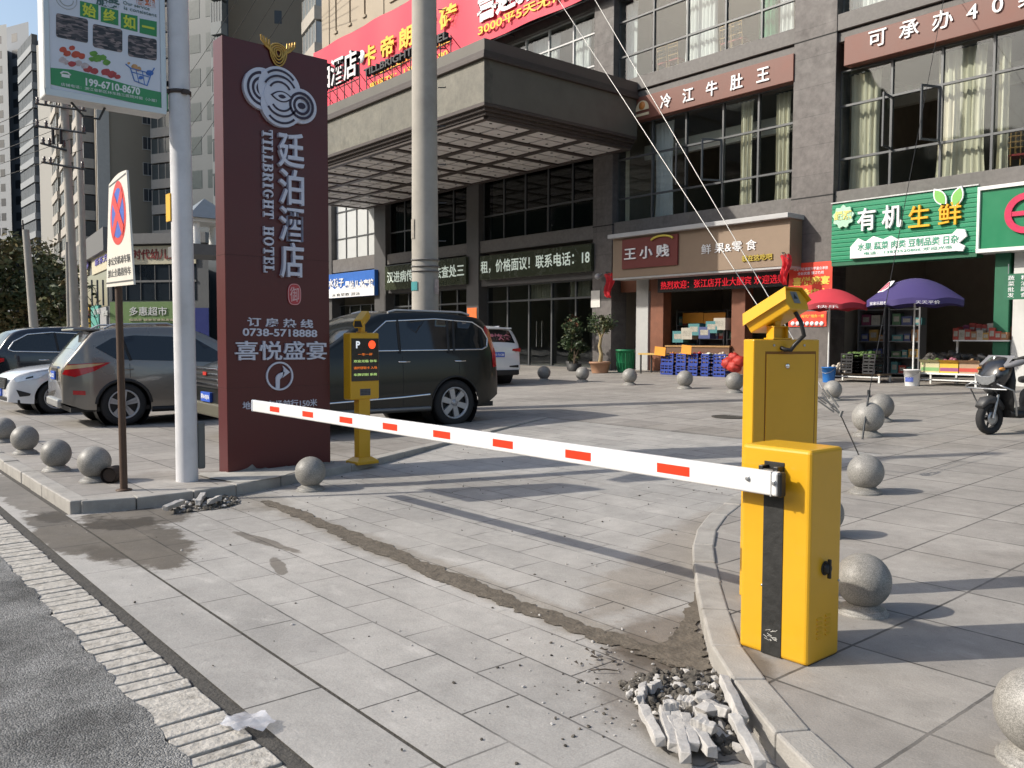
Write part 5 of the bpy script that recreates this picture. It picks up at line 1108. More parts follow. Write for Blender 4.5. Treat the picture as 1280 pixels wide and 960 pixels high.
    def deck(s, name, xa, xb, fa, fb, m, lift=.006, parent=None, n=8):
        mb = MB(); X = lin(xa, xb, n); g = []
        for i, x in enumerate(X):
            hw = (fa + (fb - fa) * i / n) * s.w(x, s.top(x)); g += [(x, hw * (1 - 2 * k / 8), s.crown(x, hw * (1 - 2 * k / 8)) + lift) for k in range(9)]
        sl_ = 1
        mb.add(g, [(i * 9 + k, i * 9 + k + 1, (i + 1) * 9 + k + 1, (i + 1) * 9 + k) for i in range(n) for k in range(8)], True); return mb.build(name, m, parent or s.root)
    def back(s, name, pts, m, end=0, lift=.006, d=.012, parent=None, dx=None):
        # pts (y, z) on the front (end 1) or rear face
        x = (s.x1 if end else s.x0) if dx is None else dx; sg = 1 if end else -1; mb = MB(); mb.prism(pts, (x + sg * lift - sg * d, 0, 0), Y_, Z_, (sg * d, 0, 0)); return mb.build(name, m, parent or s.root)
    def mirror(s, x, z):
        for sd in (1, -1):
            mb = MB(); y = sd * (s.w(x, z)); mb.ball((x, y + sd * .12, z + .05), .1, 12, 8, (.6, 1.1, .75)); mb.tube([(x, y - sd * .02, z), (x, y + sd * .08, z + .02)], .025, 6); mb.build('wing_mirror', s.color, s.root)
    def handles(s, xs, z, sd, m=None):
        for x in xs: mb = MB(); y = sd * (s.w(x, z) + .012); mb.tube([(x - .1, y - sd * .012, z), (x - .08, y + sd * .012, z), (x + .08, y + sd * .012, z), (x + .1, y - sd * .012, z)], .013, 8); mb.build('door_handle', m or CHROME, s.root)
    def plate(s, end, z, txt, lift=.015, dx=None, w_=.22):
        x = (s.x1 if end else s.x0) if dx is None else dx; sg = 1 if end else -1; mb = MB(); mb.box((x, -w_, z - .07), (x + sg * lift, w_, z + .07)); p = mb.build('number_plate', PLATE, s.root, bevel=.004)
        mb = MB(); mb.text(txt, o=(x + sg * lift, 0, z), ex=(0, sg, 0), ey=Z_, h=.085, width=w_ * 1.75, depth=.004, bold=.02); mb.build('plate_lettering', PLW, p)
    def seams(s, xs, sd, z0=None):
        for x in xs: s.line('door_seam', [(x, s.bot(x) + .06), (x, s.belt(x))], TRIMB, sd, .004, .0)
def rim_pts(x0, z0, x1, z1, k=.0): return [(x0, z0), (x1, z0), (x1, z1), (x0, z1)]

# ---- large dark SUV by the pylon
th = math.radians(3.5); h = Vector((-math.sin(th), -math.cos(th))); lf = Vector((-h.y, h.x)); pc = Vector((-11.47, 8.3)) - lf * .80
C = Car('suv', 'large dark olive SUV with chrome window line parked behind the yellow display post', 'car', (pc.x, pc.y, zp(7.0) - .0), h, .95, 2.8, .39,
        [(-.95, .62), (-.96, .98), (-.91, 1.2), (-.82, 1.5), (-.7, 1.74), (-.5, 1.82), (.2, 1.87), (1.0, 1.86), (1.45, 1.79), (2.2, 1.28), (2.42, 1.2), (3.2, 1.12), (3.55, 1.03), (3.7, .9), (3.74, .62)],
        [(-1, 1.2), (.5, 1.19), (2.3, 1.12), (3.7, 1.0)], [(-.95, .5), (-.6, .34), (.5, .28), (2.5, .28), (3.3, .34), (3.74, .42)], .26, mat('olive_paint', (.009, .010, .008), .3, .0, var=.03, vs=.6, coat=.35, spec=.35, grime=.05, gs=2), spokes=6)
C.root.rotation_euler.y = -.0
C.root.rotation_euler.x = 0.
for sd in (1, -1):
    wpts = [(1.82, 1.25), (1.2, 1.72), (.3, 1.77), (-.42, 1.73), (-.62, 1.62), (-.72, 1.45), (-.68, 1.32), (-.55, 1.27)]
    g1 = C.side('side_window', wpts, CGL, sd, .006)
    C.line('chrome_surround', wpts + wpts[:1], CHROME, sd, .013, .008, g1)
    for x, x2 in ((1.02, 1.0), (.02, -.05), (.12, .07)): C.line('window_pillar', [(x, 1.22), (x2, 1.74)], TRIMB, sd, .025, .004, g1)
    C.handles((.95, -.1), 1.08, sd); C.seams((1.95, .98, -.08), sd)
    C.line('chrome_sill', [(2.35, .47), (.98, .52), (.5, .55)], CHROME, sd, .02, .004)
    C.line('running_board', [(2.3, .33), (.5, .33)], mat('board_grey', (.2, .2, .2), .4, .5), sd, .035, .02)
    C.side('tail_lamp', [(-.8, .96), (-.93, .98), (-.9, 1.25), (-.8, 1.6), (-.7, 1.68), (-.66, 1.6), (-.74, 1.4), (-.79, 1.2)], TAIL, sd, .007)
    C.line('roof_rail', [(1.1, 1.86), (.95, 1.9), (-.3, 1.89), (-.45, 1.85)], mat('rail_silver', (.5, .5, .5), .35, .6), sd, .022, -.09)
    C.side('headlamp', [(3.66, .9), (3.35, 1.02), (3.2, .98), (3.3, .86), (3.64, .8)], LAMP, sd, .007)
    C.line('fender_lip', [(-.46 * math.cos(t), .37 + .46 * math.sin(t)) for t in lin(.25, PI - .25, 12)], TRIMB, sd, .016, .002); C.line('fender_lip', [(2.8 - .46 * math.cos(t), .37 + .46 * math.sin(t)) for t in lin(.25, PI - .25, 12)], TRIMB, sd, .016, .002)
C.deck('windscreen', 1.5, 2.2, .86, .86, CGL); C.deck('rear_window', -.87, -.74, .82, .8, CGL); C.mirror(1.85, 1.22)
gr = C.back('grille', [(-.55, .72), (.55, .72), (.62, 1.02), (-.62, 1.02)], TRIMB, 1, .02, .03)
for k in range(4): mb = MB(); mb.box((3.75, -.56, .755 + k * .075), (3.775, .56, .785 + k * .075)); mb.build('chrome_bar', CHROME, gr, bevel=.006)
mb = MB(); mb.box((3.773, -.08, .9), (3.785, .08, .95)); mb.build('badge', mat('badge_red', (.5, .03, .02), .4), gr)
C.plate(1, .58, '湘K·83J76', .04); mb = MB(); mb.box((3.68, -.8, .3), (3.77, .8, .5)); mb.build('bumper_guard', mat('olive_trim', (.09, .085, .06), .5), C.root, bevel=.03)
C.back('tailgate_glass', [(-.6, 1.02), (.6, 1.02), (.6, 1.1), (-.6, 1.1)], TRIMB); C.plate(0, .85, '湘K·83J76')

# ---- grey-brown SUV seen from behind
th = math.radians(4); h = Vector((math.sin(th), math.cos(th))); rt = Vector((h.y, -h.x)); pc = Vector((-15.48, 4.25)) - rt * .80
C = Car('suv', 'grey brown SUV with red wraparound tail lamps parked behind the no-stopping sign', 'car', (pc.x, pc.y, 0), h, .94, 2.7, .37,
        [(-.93, .5), (-.96, .75), (-.92, .96), (-.84, 1.1), (-.72, 1.24), (-.5, 1.53), (-.42, 1.6), (0, 1.67), (.8, 1.7), (1.3, 1.66), (2.2, 1.12), (2.4, 1.05), (3.1, .96), (3.45, .86), (3.62, .7), (3.66, .5)],
        [(-.9, 1.1), (.3, 1.06), (2.2, .98), (3.6, .84)], [(-.93, .42), (-.6, .3), (.5, .24), (2.4, .24), (3.2, .3), (3.66, .36)], .3, paint('greige_paint', (.24, .218, .19), .28, .5))
for sd in (1, -1):
    g1 = C.side('side_window', [(1.95, 1.06), (1.2, 1.52), (.2, 1.55), (-.15, 1.5), (-.42, 1.34), (-.1, 1.14)], CGL, sd); C.line('window_pillar', [(1.0, 1.1), (.96, 1.53)], TRIMB, sd, .025, .004, g1); C.line('window_pillar', [(.12, 1.12), (.0, 1.52)], TRIMB, sd, .025, .004, g1)
    C.handles((.95, .05), .97, sd, C.color); C.seams((1.9, .97, .1), sd)
    C.side('tail_lamp', [(-.92, .9), (-.75, .85), (-.45, .95), (-.2, 1.09), (-.45, 1.085), (-.84, 1.06)], TAIL, sd, .008); C.side('tail_lamp_clear', [(-.9, .97), (-.5, 1.02), (-.28, 1.075), (-.5, 1.07), (-.86, 1.045)], mat('tail_amber', (.6, .4, .2), .2, coat=1.), sd, .011)
    C.line('roof_rail', [(1.0, 1.69), (.8, 1.765), (-.1, 1.735), (-.25, 1.66)], mat('rail_silver', (.5, .5, .5), .35, .6), sd, .018, -.1)
    C.line('black_cladding', [(2.25, .27), (.45, .27)], TRIMB, sd, .05, .0); C.side('reflector', [(-.78, .56), (-.6, .55), (-.6, .62), (-.78, .63)], TAIL, sd, .008)
    for c in (0, 2.7): C.line('fender_lip', [(c - .44 * math.cos(t), .35 + .44 * math.sin(t)) for t in lin(.1, PI - .1, 12)], TRIMB, sd, .028, .002)
    C.side('headlamp', [(3.5, .74), (3.2, .88), (2.95, .9), (3.2, .76)], LAMP, sd, .007)
C.deck('windscreen', 1.36, 2.12, .87, .87, CGL); C.deck('rear_window', -.7, -.46, .83, .78, mat('rear_glass', (.10, .12, .11), .06, coat=1., var=.0)); C.mirror(1.85, 1.03)
mb = MB(); mb.box((-.72, -.62, 1.62), (-.3, .62, 1.665)); mb.build('spoiler', C.color, C.root, bevel=.02, seg=3)
C.back('plate_recess', [(-.33, .78), (.33, .78), (.3, .98), (-.3, .98)], mat('greige_dark', (.06, .055, .05), .4, .4), 0, .005, .02); C.plate(0, .86, '湘K·5D217', .03)
C.back('chrome_strip', [(-.4, .985), (.4, .985), (.38, 1.02), (-.38, 1.02)], CHROME, 0, .004, .03)
mb = MB(); mb.box((-.985, -.62, .33), (-.9, .62, .47)); mb.build('skid_plate', mat('skid_silver', (.4, .4, .39), .4, .6), C.root, bevel=.03)

# ---- white saloon facing the road
C = Car('saloon', 'white car facing the road between the black and the grey SUV, its front bumper showing', 'car', (-19.55, 6.5, zp(5)), (0.03, -1), .9, 2.65, .33,
        [(-.9, .45), (-.93, .75), (-.85, .98), (-.5, 1.1), (-.1, 1.4), (.5, 1.48), (1.1, 1.45), (2.0, 1.0), (2.2, .95), (2.9, .88), (3.25, .8), (3.42, .68), (3.46, .42)],
        [(-.9, .95), (2.2, .88), (3.4, .72)], [(-.9, .35), (-.5, .25), (.5, .2), (2.2, .2), (3.1, .22), (3.46, .26)], .38, paint('white_car_paint', (.72, .73, .74), .25))
for sd in (1, -1):
    C.side('headlamp', [(3.33, .64), (3.36, .72), (2.95, .83), (2.74, .85), (2.95, .72)], LAMP, sd, .008); C.side('headlamp_core', [(3.18, .70), (3.16, .735), (3.05, .765), (3.05, .73)], CGL, sd, .012)
    C.side('bumper_vent', [(3.28, .36), (3.33, .5), (3.1, .42), (3.12, .38)], TRIMB, sd, .008); C.side('side_window', [(1.7, .97), (1.0, 1.38), (.1, 1.38), (-.3, 1.1), (-.1, .99)], CGL, sd); C.handles((.9, .0), .85, sd, C.color)
    C.line('bonnet_crease', [(2.3, .93), (3.1, .83)], mat('white_shadow_line', (.4, .4, .42), .4), sd, .004, .0)
C.deck('windscreen', 1.15, 1.95, .86, .86, CGL); C.mirror(1.75, .95)
gr = C.back('grille', [(-.45, .5), (.45, .5), (.6, .72), (-.6, .72)], TRIMB, 1, .012, .03)
mb = MB()
for j in range(4):
    for i in range(9): mb.box((3.474, -.46 + i * .11 - .03 + (j % 2) * .03, .525 + j * .045), (3.482, -.46 + i * .11 + .03 + (j % 2) * .03, .54 + j * .045))
mb.build('grille_mesh', CHROME, gr); mb = MB(); mb.box((3.4, -.6, .27), (3.472, .6, .36)); mb.build('lower_intake', TRIMB, C.root, bevel=.02); C.plate(1, .43, '湘K·6Q381', .03)

# ---- black SUV at the far left
q = on_u(13, 441, -21.6)
C = Car('suv', 'black SUV with chrome rimmed rear quarter window at the left edge of the photo', 'car', (-22.5, q.y + .66, zp(5)), (0, 1), .95, 2.8, .38,
        [(-.95, .55), (-.98, .9), (-.92, 1.12), (-.7, 1.5), (-.5, 1.66), (.1, 1.73), (1.0, 1.74), (1.5, 1.66), (2.3, 1.15), (2.5, 1.1), (3.3, 1.0), (3.6, .88), (3.72, .55)],
        [(-.9, 1.16), (2.3, 1.06), (3.7, .9)], [(-.95, .45), (-.6, .3), (.5, .25), (2.5, .25), (3.3, .3), (3.72, .4)], .28, paint('black_paint', (.009, .011, .017), .2))
for sd in (1, -1):
    wp = [(1.9, 1.14), (1.2, 1.58), (.2, 1.63), (-.3, 1.58), (-.58, 1.42), (-.7, 1.24), (-.6, 1.2)]; g1 = C.side('side_window', wp, CGL, sd); C.line('chrome_surround', wp + wp[:1], CHROME, sd, .014, .008, g1)
    C.handles((.95, .0), 1.0, sd); C.seams((1.9, .97), sd); C.side('tail_lamp', [(-.95, .92), (-.78, .98), (-.78, 1.05), (-.92, 1.06)], TAIL, sd, .008); C.line('window_pillar', [(.3, 1.2), (.25, 1.62)], TRIMB, sd, .025, .004, g1)
C.deck('windscreen', 1.55, 2.25, .86, .86, CGL); C.deck('rear_window', -.88, -.6, .84, .8, CGL); C.mirror(1.85, 1.1)

# ---- small white SUV seen from the rear
q = gp(656, 480)
C = Car('hatchback', 'small white SUV seen from behind with red characters in its rear window', 'car', (q.x - .85, q.y - .86, zp(q.y)), (-1, .04), .92, 2.65, .35,
        [(-.86, .5), (-.9, .8), (-.86, 1.0), (-.78, 1.14), (-.6, 1.44), (-.46, 1.58), (0, 1.66), (.8, 1.68), (1.3, 1.62), (2.1, 1.1), (2.3, 1.04), (3.0, .95), (3.4, .82), (3.5, .5)],
        [(-.86, 1.12), (2.1, 1.0), (3.5, .84)], [(-.86, .42), (-.5, .3), (.5, .24), (2.3, .24), (3.1, .3), (3.5, .36)], .3, MATS['white_car_paint'])
for sd in (1, -1):
    C.side('side_window', [(1.8, 1.08), (1.1, 1.5), (.1, 1.53), (-.3, 1.46), (-.5, 1.26), (-.1, 1.14)], CGL, sd); C.handles((.9, 0), .97, sd); C.side('tail_lamp', [(-.86, .94), (-.6, .92), (-.4, 1.04), (-.82, 1.07)], TAIL, sd, .008)
    C.line('roof_rail', [(1.0, 1.66), (-.1, 1.67)], CHROME, sd, .016, -.1)
    C.back('rear_lamp', [(sd * .78, .93), (sd * .5, .97), (sd * .52, 1.02), (sd * .78, 1.05)], TAIL, 0, .012, .05, dx=-.865)
    C.back('rear_bumper_vent', [(sd * .72, .48), (sd * .4, .5), (sd * .4, .54), (sd * .72, .56)], TRIMB, 0, .006, .02)
C.deck('rear_window', -.765, -.52, .86, .84, CGL); C.deck('windscreen', 1.36, 2.05, .87, .87, CGL)
# characters in the rear window follow the glass
def glass_text(C, bd, x0, x1, m, wd):
    me = textmesh(bd, .03); xs = [v.co.x for v in me.vertices]; ys = [v.co.y for v in me.vertices]; mb = MB(); o = []
    for v in me.vertices:
        a = (v.co.x - min(xs)) / (max(xs) - min(xs)) - .5; b = (v.co.y - min(ys)) / (max(ys) - min(ys)); x = x0 + (x1 - x0) * b; y = -a * wd; o.append((x - .012 - (.004 if v.co.z > 0 else 0), y, C.crown(x, y) + .012))
    mb.add(o, [tuple(p.vertices) for p in me.polygons]); return mb.build('window_lettering', m, C.root)
glass_text(C, '金雪饮食', -.735, -.62, mat('sticker_pink', (.65, .2, .24), .5), 1.2)
mb = MB(); mb.box((-.7, -.6, 1.58), (-.34, .6, 1.63)); mb.build('spoiler', C.color, C.root, bevel=.02, seg=3); C.plate(0, .86, '湘K·71C88', .02); C.root.scale = (.94, .94, .93)
mb = MB(); mb.box((-.93, -.7, .28), (-.84, .7, .42)); mb.build('lower_bumper', TRIMB, C.root, bevel=.02)

# ---- black electric scooter at the right edge
P = gp(1236, 543); SCT = thing('scooter', 'black electric scooter with silver leg guard bars parked at the right edge', 'scooter', P, math.radians(-108))
# local: +x forward, front wheel at the origin
sm = paint('scooter_black', (.012, .013, .016), .3)
for x in (0, -1.28):
    o = bpy.data.objects.new('wheel', None); COL.objects.link(o); o.parent = SCT; o.location = (x, 0, .225)
    mb = MB(); mb.lathe([(.14, -.04), (.19, -.05), (.215, -.04), (.225, 0), (.215, .04), (.19, .05), (.14, .04), (.14, -.04)], 30, (0, 0, 0), (0, 1, 0), caps=False); mb.build('tyre', RUBBER, o)
    mb = MB(); mb.lathe([(.145, -.035), (.145, .035)], 24, (0, 0, 0), (0, 1, 0), caps=False); mb.lathe([(.04, -.05), (.04, .05)], 14, (0, 0, 0), (0, 1, 0))
    for k in range(5): t = 2 * PI * k / 5; mb.tube([(.03 * math.cos(t), 0, .03 * math.sin(t)), (.145 * math.cos(t), 0, .145 * math.sin(t))], .014, 6)
    mb.build('rim', RIMD, o)
    mb = MB(); mb.lathe([(.095, .05), (.095, .054), (.06, .054)], 20, (0, 0, 0), (0, 1, 0)); mb.build('brake_disc', STEEL, o)
def hull(name, secs, m, parent=SCT, n=14, sub=1):
    # secs: (centre, half width y, half height along dir2, dir2)
    mb = MB(); vs = []
    for c, hw, hh, d2 in secs:
        c = Vector(c); d2 = Vector(d2).normalized()
        vs += [c + Y_ * (hw * math.copysign(abs(math.cos(t)) ** .7, math.cos(t))) + d2 * (hh * math.copysign(abs(math.sin(t)) ** .7, math.sin(t))) for t in lin(0, 2 * PI, n)[:-1]]
    k = len(secs); mb.add(vs, [(i * n + j, i * n + (j + 1) % n, (i + 1) * n + (j + 1) % n, (i + 1) * n + j) for i in range(k - 1) for j in range(n)], True); mb.add(vs[:n], [tuple(range(n))[::-1]]); mb.add(vs[-n:], [tuple(range(n))]); return mb.build(name, m, parent, weld=True)
hull('front_mudguard', [((.2, 0, .38), .06, .03, (1, 0, 1)), ((.1, 0, .47), .085, .05, (.4, 0, 1)), ((-.06, 0, .48), .09, .06, (0, 0, 1)), ((-.2, 0, .36), .075, .05, (-.6, 0, 1))], mat('mudguard_grey', (.06, .06, .062), .5, var=.2, vs=8))
hull('front_fairing', [((-.02, 0, .55), .06, .05, (1, 0, .2)), ((-.02, 0, .66), .16, .1, (1, 0, .2)), ((-.06, 0, .8), .21, .13, (1, 0, .3)), ((-.12, 0, .92), .2, .12, (1, 0, .4)), ((-.18, 0, 1.03), .13, .08, (1, 0, .5))], sm)
hull('leg_shield', [((-.26, 0, .3), .16, .03, (1, 0, .2)), ((-.2, 0, .5), .21, .04, (1, 0, .2)), ((-.2, 0, .75), .22, .05, (1, 0, .2)), ((-.24, 0, .95), .15, .04, (1, 0, .2))], TRIMB)
hull('floor_board', [((-.22, 0, .29), .16, .06, (0, 0, 1)), ((-.5, 0, .27), .17, .06, (0, 0, 1)), ((-.8, 0, .3), .15, .08, (0, 0, 1))], TRIMB)
hull('rear_body', [((-.72, 0, .45), .12, .16, (0, 0, 1)), ((-.95, 0, .52), .17, .2, (0, 0, 1)), ((-1.3, 0, .62), .15, .13, (0, 0, 1)), ((-1.62, 0, .72), .08, .06, (0, 0, 1))], sm)
hull('seat', [((-.68, 0, .74), .12, .05, (0, 0, 1)), ((-.95, 0, .76), .16, .06, (0, 0, 1)), ((-1.25, 0, .82), .14, .055, (0, 0, 1)), ((-1.5, 0, .84), .09, .04, (0, 0, 1))], mat('seat_vinyl', (.015, .015, .016), .6))
mb = MB(); mb.prism([(-.14, .73), (-.05, .68), (.05, .68), (.14, .73), (.16, .84), (.06, .8), (-.06, .8), (-.16, .84)], (.085, 0, 0), Y_, Z_, (.03, 0, 0)); mb.build('headlamp', mat('scooter_lamp', (.3, .31, .32), .12, .3, var=.2, vs=30, coat=1.), SCT, bevel=.01)
mb = MB(); mb.tube([(-.2, -.34, 1.06), (-.2, -.18, 1.02), (-.2, .18, 1.02), (-.2, .34, 1.06)], .015, 8); mb.tube([(-.2, 0, 1.03), (-.03, 0, .55), (0, 0, .3)], .03, 8); mb.build('handlebar', DARKMETAL, SCT)
for sd in (1, -1):
    mb = MB(); mb.tube([(-.2, sd * .25, 1.04), (-.2, sd * .36, 1.065)], .022, 8); mb.build('grip', RUBBER, SCT)
    mb = MB(); mb.tube([(.02 if sd else 0, sd * .075, .225), (-.06, sd * .075, .55)], .02, 8); mb.build('fork_leg', STEEL, SCT)
    mb = MB(); mb.tube([(-.02, sd * .12, .66), (.12, sd * .2, .7), (.1, sd * .3, .66), (-.02, sd * .33, .62), (-.12, sd * .3, .42), (-.24, sd * .22, .27)], .012, 8); mb.tube([(.12, sd * .0, .63), (.14, sd * .16, .63), (.08, sd * .31, .63)], .012, 8); mb.build('guard_bar', STEEL, SCT)
    mb = MB(); mb.ball((.0, sd * .17, .9), .05, 10, 8, (1.2, .6, .5)); mb.build('indicator', mat('amber_lens', (.6, .25, .03), .2, coat=1), SCT)
mb = MB(); mb.add([(-.03, -.21, .95), (-.03, .21, .95), (-.2, .2, 1.08), (-.2, -.2, 1.08)], [(0, 1, 2, 3)]); mb.tube([(.0, .2, .93), (-.1, .3, .98), (-.28, .34, 1.02)], [.02, .045, .03], 8); mb.build('hand_cover', mat('cover_grey', (.2, .2, .21), .4, var=.1), SCT)
mb = MB(); mb.tube([(-.85, .16, .2), (-.9, .26, .02)], .014, 6); mb.build('side_stand', DARKMETAL, SCT)
# ================================================================ shop fronts: what stands, hangs and lies there
r = random.Random(21)
CURT = mat('curtain_cream', (.62, .57, .45), .85, var=.06, vs=2); CURTW = mat('curtain_white', (.68, .68, .68), .85, var=.05); CURTG = mat('curtain_green', (.03, .24, .12), .8, var=.08)
def curtain(u0, u1, z0, z1, v, m, label, group='curtains behind the hotel windows', folds=None):
    w2 = (u1 - u0) / 2; o = Vector(((u0 + u1) / 2, v, z0)); t = thing('curtain', label, 'curtain', o, 0, group); mb = MB(); n = max(16, int((u1 - u0) * 26)); g = []
    k = folds or (u1 - u0) * 6.5
    for j in range(9):
        for i in range(n + 1):
            x = -w2 + 2 * w2 * i / n; a = i / n * k * 2 * PI; s = 1 - .1 * math.sin(PI * j / 8); g.append((x * s, .05 * math.sin(a + .3 * math.sin(j)) + .015 * math.sin(a * 2.3 + u0), (z1 - z0) * j / 8))
    mb.add(g, [(j * (n + 1) + i, j * (n + 1) + i + 1, (j + 1) * (n + 1) + i + 1, (j + 1) * (n + 1) + i) for j in range(8) for i in range(n)], True); mb.build('drape', m, t)
    mb = MB(); mb.tube([(-w2 - .05, 0, z1 - z0 + .02), (w2 + .05, 0, z1 - z0 + .02)], .02, 6); mb.build('rail', DARKMETAL, t)
def uu(x, y, v=21.6): return on_v(x, y, v).x
CL = 'cream pleated curtain behind a second floor hotel window'
for a, b in ((1062, 1099), (1170, 1232), (1246, 1262)): curtain(uu(a, 160), uu(b, 160), 5.45, 8.5, 21.62, CURT, {1062: 'cream curtain left of the opened window above the green grocery sign', 1170: 'broad cream curtain in the middle of the window above the grocery sign', 1246: 'narrow cream curtain right of the broad one above the grocery sign'}[a])
for a, b, m, l in ((776, 788, CURT, 'narrow cream curtain beside the canopy end'), (819, 842, CURTW, 'pale curtain left of the open sashes under the tripe shop sign'), (925, 941, CURT, 'cream curtain right of the open sashes under the tripe shop sign'), (969, 987, CURT, 'cream curtain next to the granite pillar under the tripe shop sign')): curtain(uu(a, 190), uu(b, 190), 5.45, 8.5, 21.62, m, l)
for a, b, m, l in ((778, 798, CURTW, 'white third floor curtain next to the dark pillar above the canopy'), (855, 897, CURTW, 'bright white third floor curtain in the middle of the bay'), (948, 972, CURTG, 'green third floor curtain'), (974, 992, CURTW, 'white third floor curtain next to the granite pillar'), (1060, 1110, CURTW, 'white third floor curtain at the top right')): curtain(uu(a, 40), uu(b, 40), 10.0, 12.7, 21.62, m, l)
for i, (a, b) in enumerate(((665, 700), (718, 738))): curtain(uu(a, 60), uu(b, 60), 10.0, 12.7, 21.62, CURTW, ('grey looking curtain behind the third floor window above the canopy corner', 'narrow white curtain behind the third floor window above the canopy side')[i])
for i, (a, b) in enumerate(((-24.9, -23.4), (-22.6, -21.5))): curtain(a, b, 3.05, 3.6, 21.7, CURT, ('short cream valance over the hotel door', 'short cream valance right of the hotel door')[i], 'valances over the hotel doors')
# gilt banquet chairs against the third floor glass
GILT = mat('chair_gilt', (.36, .22, .08), .4, .3)
ch = thing('banquet_chair', 'x', 'chair', (0, 0, 0), 0, 'gilt chairs behind the third floor glass')
mb = MB(); mb.box((-.2, -.2, .43), (.2, .2, .47)); mb.build('seat', mat('seat_red', (.3, .03, .03), .7), ch)
mb = MB(); mb.tube([(-.19, -.2, .45), (-.18, -.24, .95)], .014, 6); mb.tube([(.19, -.2, .45), (.18, -.24, .95)], .014, 6)
for z in (.6, .72, .84, .94): mb.tube([(-.19, -.215 - (z - .6) * .06, z), (.19, -.215 - (z - .6) * .06, z)], .013, 6)
for x in (-.1, 0, .1): mb.tube([(x, -.21, .47), (x, -.24, .94)], .008, 5)
mb.build('backrest', GILT, ch)
for a in (-1, 1):
    for b in (-1, 1): mb = MB(); mb.tube([(a * .18, b * .18, 0), (a * .18, b * .18, .44)], .014, 6); mb.build('leg', GILT, ch)
for i, (x, l) in enumerate(((832, 'gilt chair behind the lower third floor glass, left of its twin'), (846, 'gilt chair at the edge of the white curtain, right of its twin'), (911, 'gilt chair behind the glass just right of the white curtain'), (925, 'gilt chair by the third floor mullion, farther right'))):
    L = (uu(x, 70, 21.75), 21.78, 9.95)
    if i == 0: ch.location = L; ch['label'] = l
    else: dup(ch, L, 0, l)
# red dining chairs behind the right window
for i, x in enumerate((1264, 1276)):
    L = (uu(x, 195, 22.4), 22.4, 5.4); c = dup(ch, L, .3, ('red backed chair behind the window at the right edge', 'red chair cut by the right edge behind the window')[i], 'red chairs behind the window')
    c.scale = (1.1, 1.1, 1.1)
# ---- snack shop
SV = 21.0
fl = GZ + .02
def shelf_unit(x0, x1, v, z1, label, n=4, d=.4, wood=False):
    t = thing('shelf_unit', label, 'shelf', ((x0 + x1) / 2, v, fl)); w2 = (x1 - x0) / 2; m = mat('shelf_wood', (.22, .11, .05), .6, var=.15) if wood else mat('shelf_grey', (.2, .2, .21), .5)
    mb = MB(); mb.box((-w2, 0, 0), (-w2 + .04, d, z1)); mb.box((w2 - .04, 0, 0), (w2, d, z1)); mb.box((-w2 + .04, d - .02, 0), (w2 - .04, d, z1)); mb.build('side_panel', m, t)
    for k in range(n): mb = MB(); z = .1 + (z1 - .15) * k / (n - 1); mb.box((-w2 + .04, 0, z - .015), (w2 - .04, d - .02, z + .015)); mb.build('shelf', m, t)
    return [fl + .1 + (z1 - .15) * k / (n - 1) + .015 for k in range(n)]
GC = [(.34, .05, .035), (.4, .24, .06), (.07, .16, .08), (.06, .08, .2), (.42, .39, .33), (.3, .14, .06), (.06, .2, .21), (.2, .04, .09)]
protos = []
for k, c in enumerate(GC):
    mb = MB(); mb.box((-.5, -.5, 0), (.5, .5, 1)); mb.mi = 1; mb.box((-.35, -.505, .3), (.35, -.5, .75)); o = mb.build('packet', [mat('packet_%s' % 'red amber green blue cream orange teal plum'.split()[k], c, .5, var=.12, vs=6), mat('packet_label', (.34, .32, .27), .5, var=.4, vs=9)]); protos.append(o)
used = set()
def packet(x, y, z, sx, sy, sz, k, label, group):
    o = protos[k]
    if k in used: o = o.copy(); COL.objects.link(o)
    used.add(k); o.location = (x, y, z); o.scale = (sx, sy, sz); tag(o, label, 'packet', group); return o
for (a, b, lab) in ((845, 872, 'tall goods shelf in the middle of the snack shop'), (874, 905, 'tall goods shelf right of the middle in the snack shop'), (800, 826, 'wooden goods shelf at the left wall of the snack shop'), (908, 930, 'goods shelf at the right wall of the snack shop')):
    x0, x1 = uu(a, 420, 23), uu(b, 420, 23); Zs = shelf_unit(x0, x1, 23, 2.0, lab, 5, wood=a == 800)
    for z in Zs[:-1]:
        x = x0 + .1
        while x < x1 - .12:
            wd = r.uniform(.12, .26); packet(x + wd / 2, 23.14, z, wd, .22, r.uniform(.16, .34), r.randrange(8), 'small packet standing on the dim shelves of the snack shop', 'packets on the snack shop shelves'); x += wd + .02
# front counter of crates
CBL = mat('crate_blue', (.02, .05, .28), .5, var=.12, vs=3); CBK = mat('crate_black', (.02, .02, .022), .5, var=.15)
def crate_mesh(mb, w_, d, h_):
    mb.box((-w_ / 2, -d / 2, 0), (w_ / 2, d / 2, .02))
    for s in (-1, 1):
        for z0, z1 in ((0, .16), (.3, .5), (.64, .74), (.86, 1.0)):
            mb.box((-w_ / 2, s * d / 2 - .012, z0 * h_), (w_ / 2, s * d / 2 + .012, z1 * h_)); mb.box((s * w_ / 2 - .012, -d / 2, z0 * h_), (s * w_ / 2 + .012, d / 2, z1 * h_))
        for k in range(5): x = -w_ / 2 + w_ * k / 4; mb.box((x - .014, s * d / 2 - .01, 0), (x + .014, s * d / 2 + .01, h_))
        for y in (-d / 2, 0, d / 2): mb.box((s * w_ / 2 - .01, y - .014, 0), (s * w_ / 2 + .01, y + .014, h_))
    return mb
cr0 = crate_mesh(MB(), .58, .4, .32).build('plastic_crate', CBL); crk = crate_mesh(MB(), .58, .4, .26).build('plastic_crate', CBK); st_ = {id(cr0): 0, id(crk): 0}
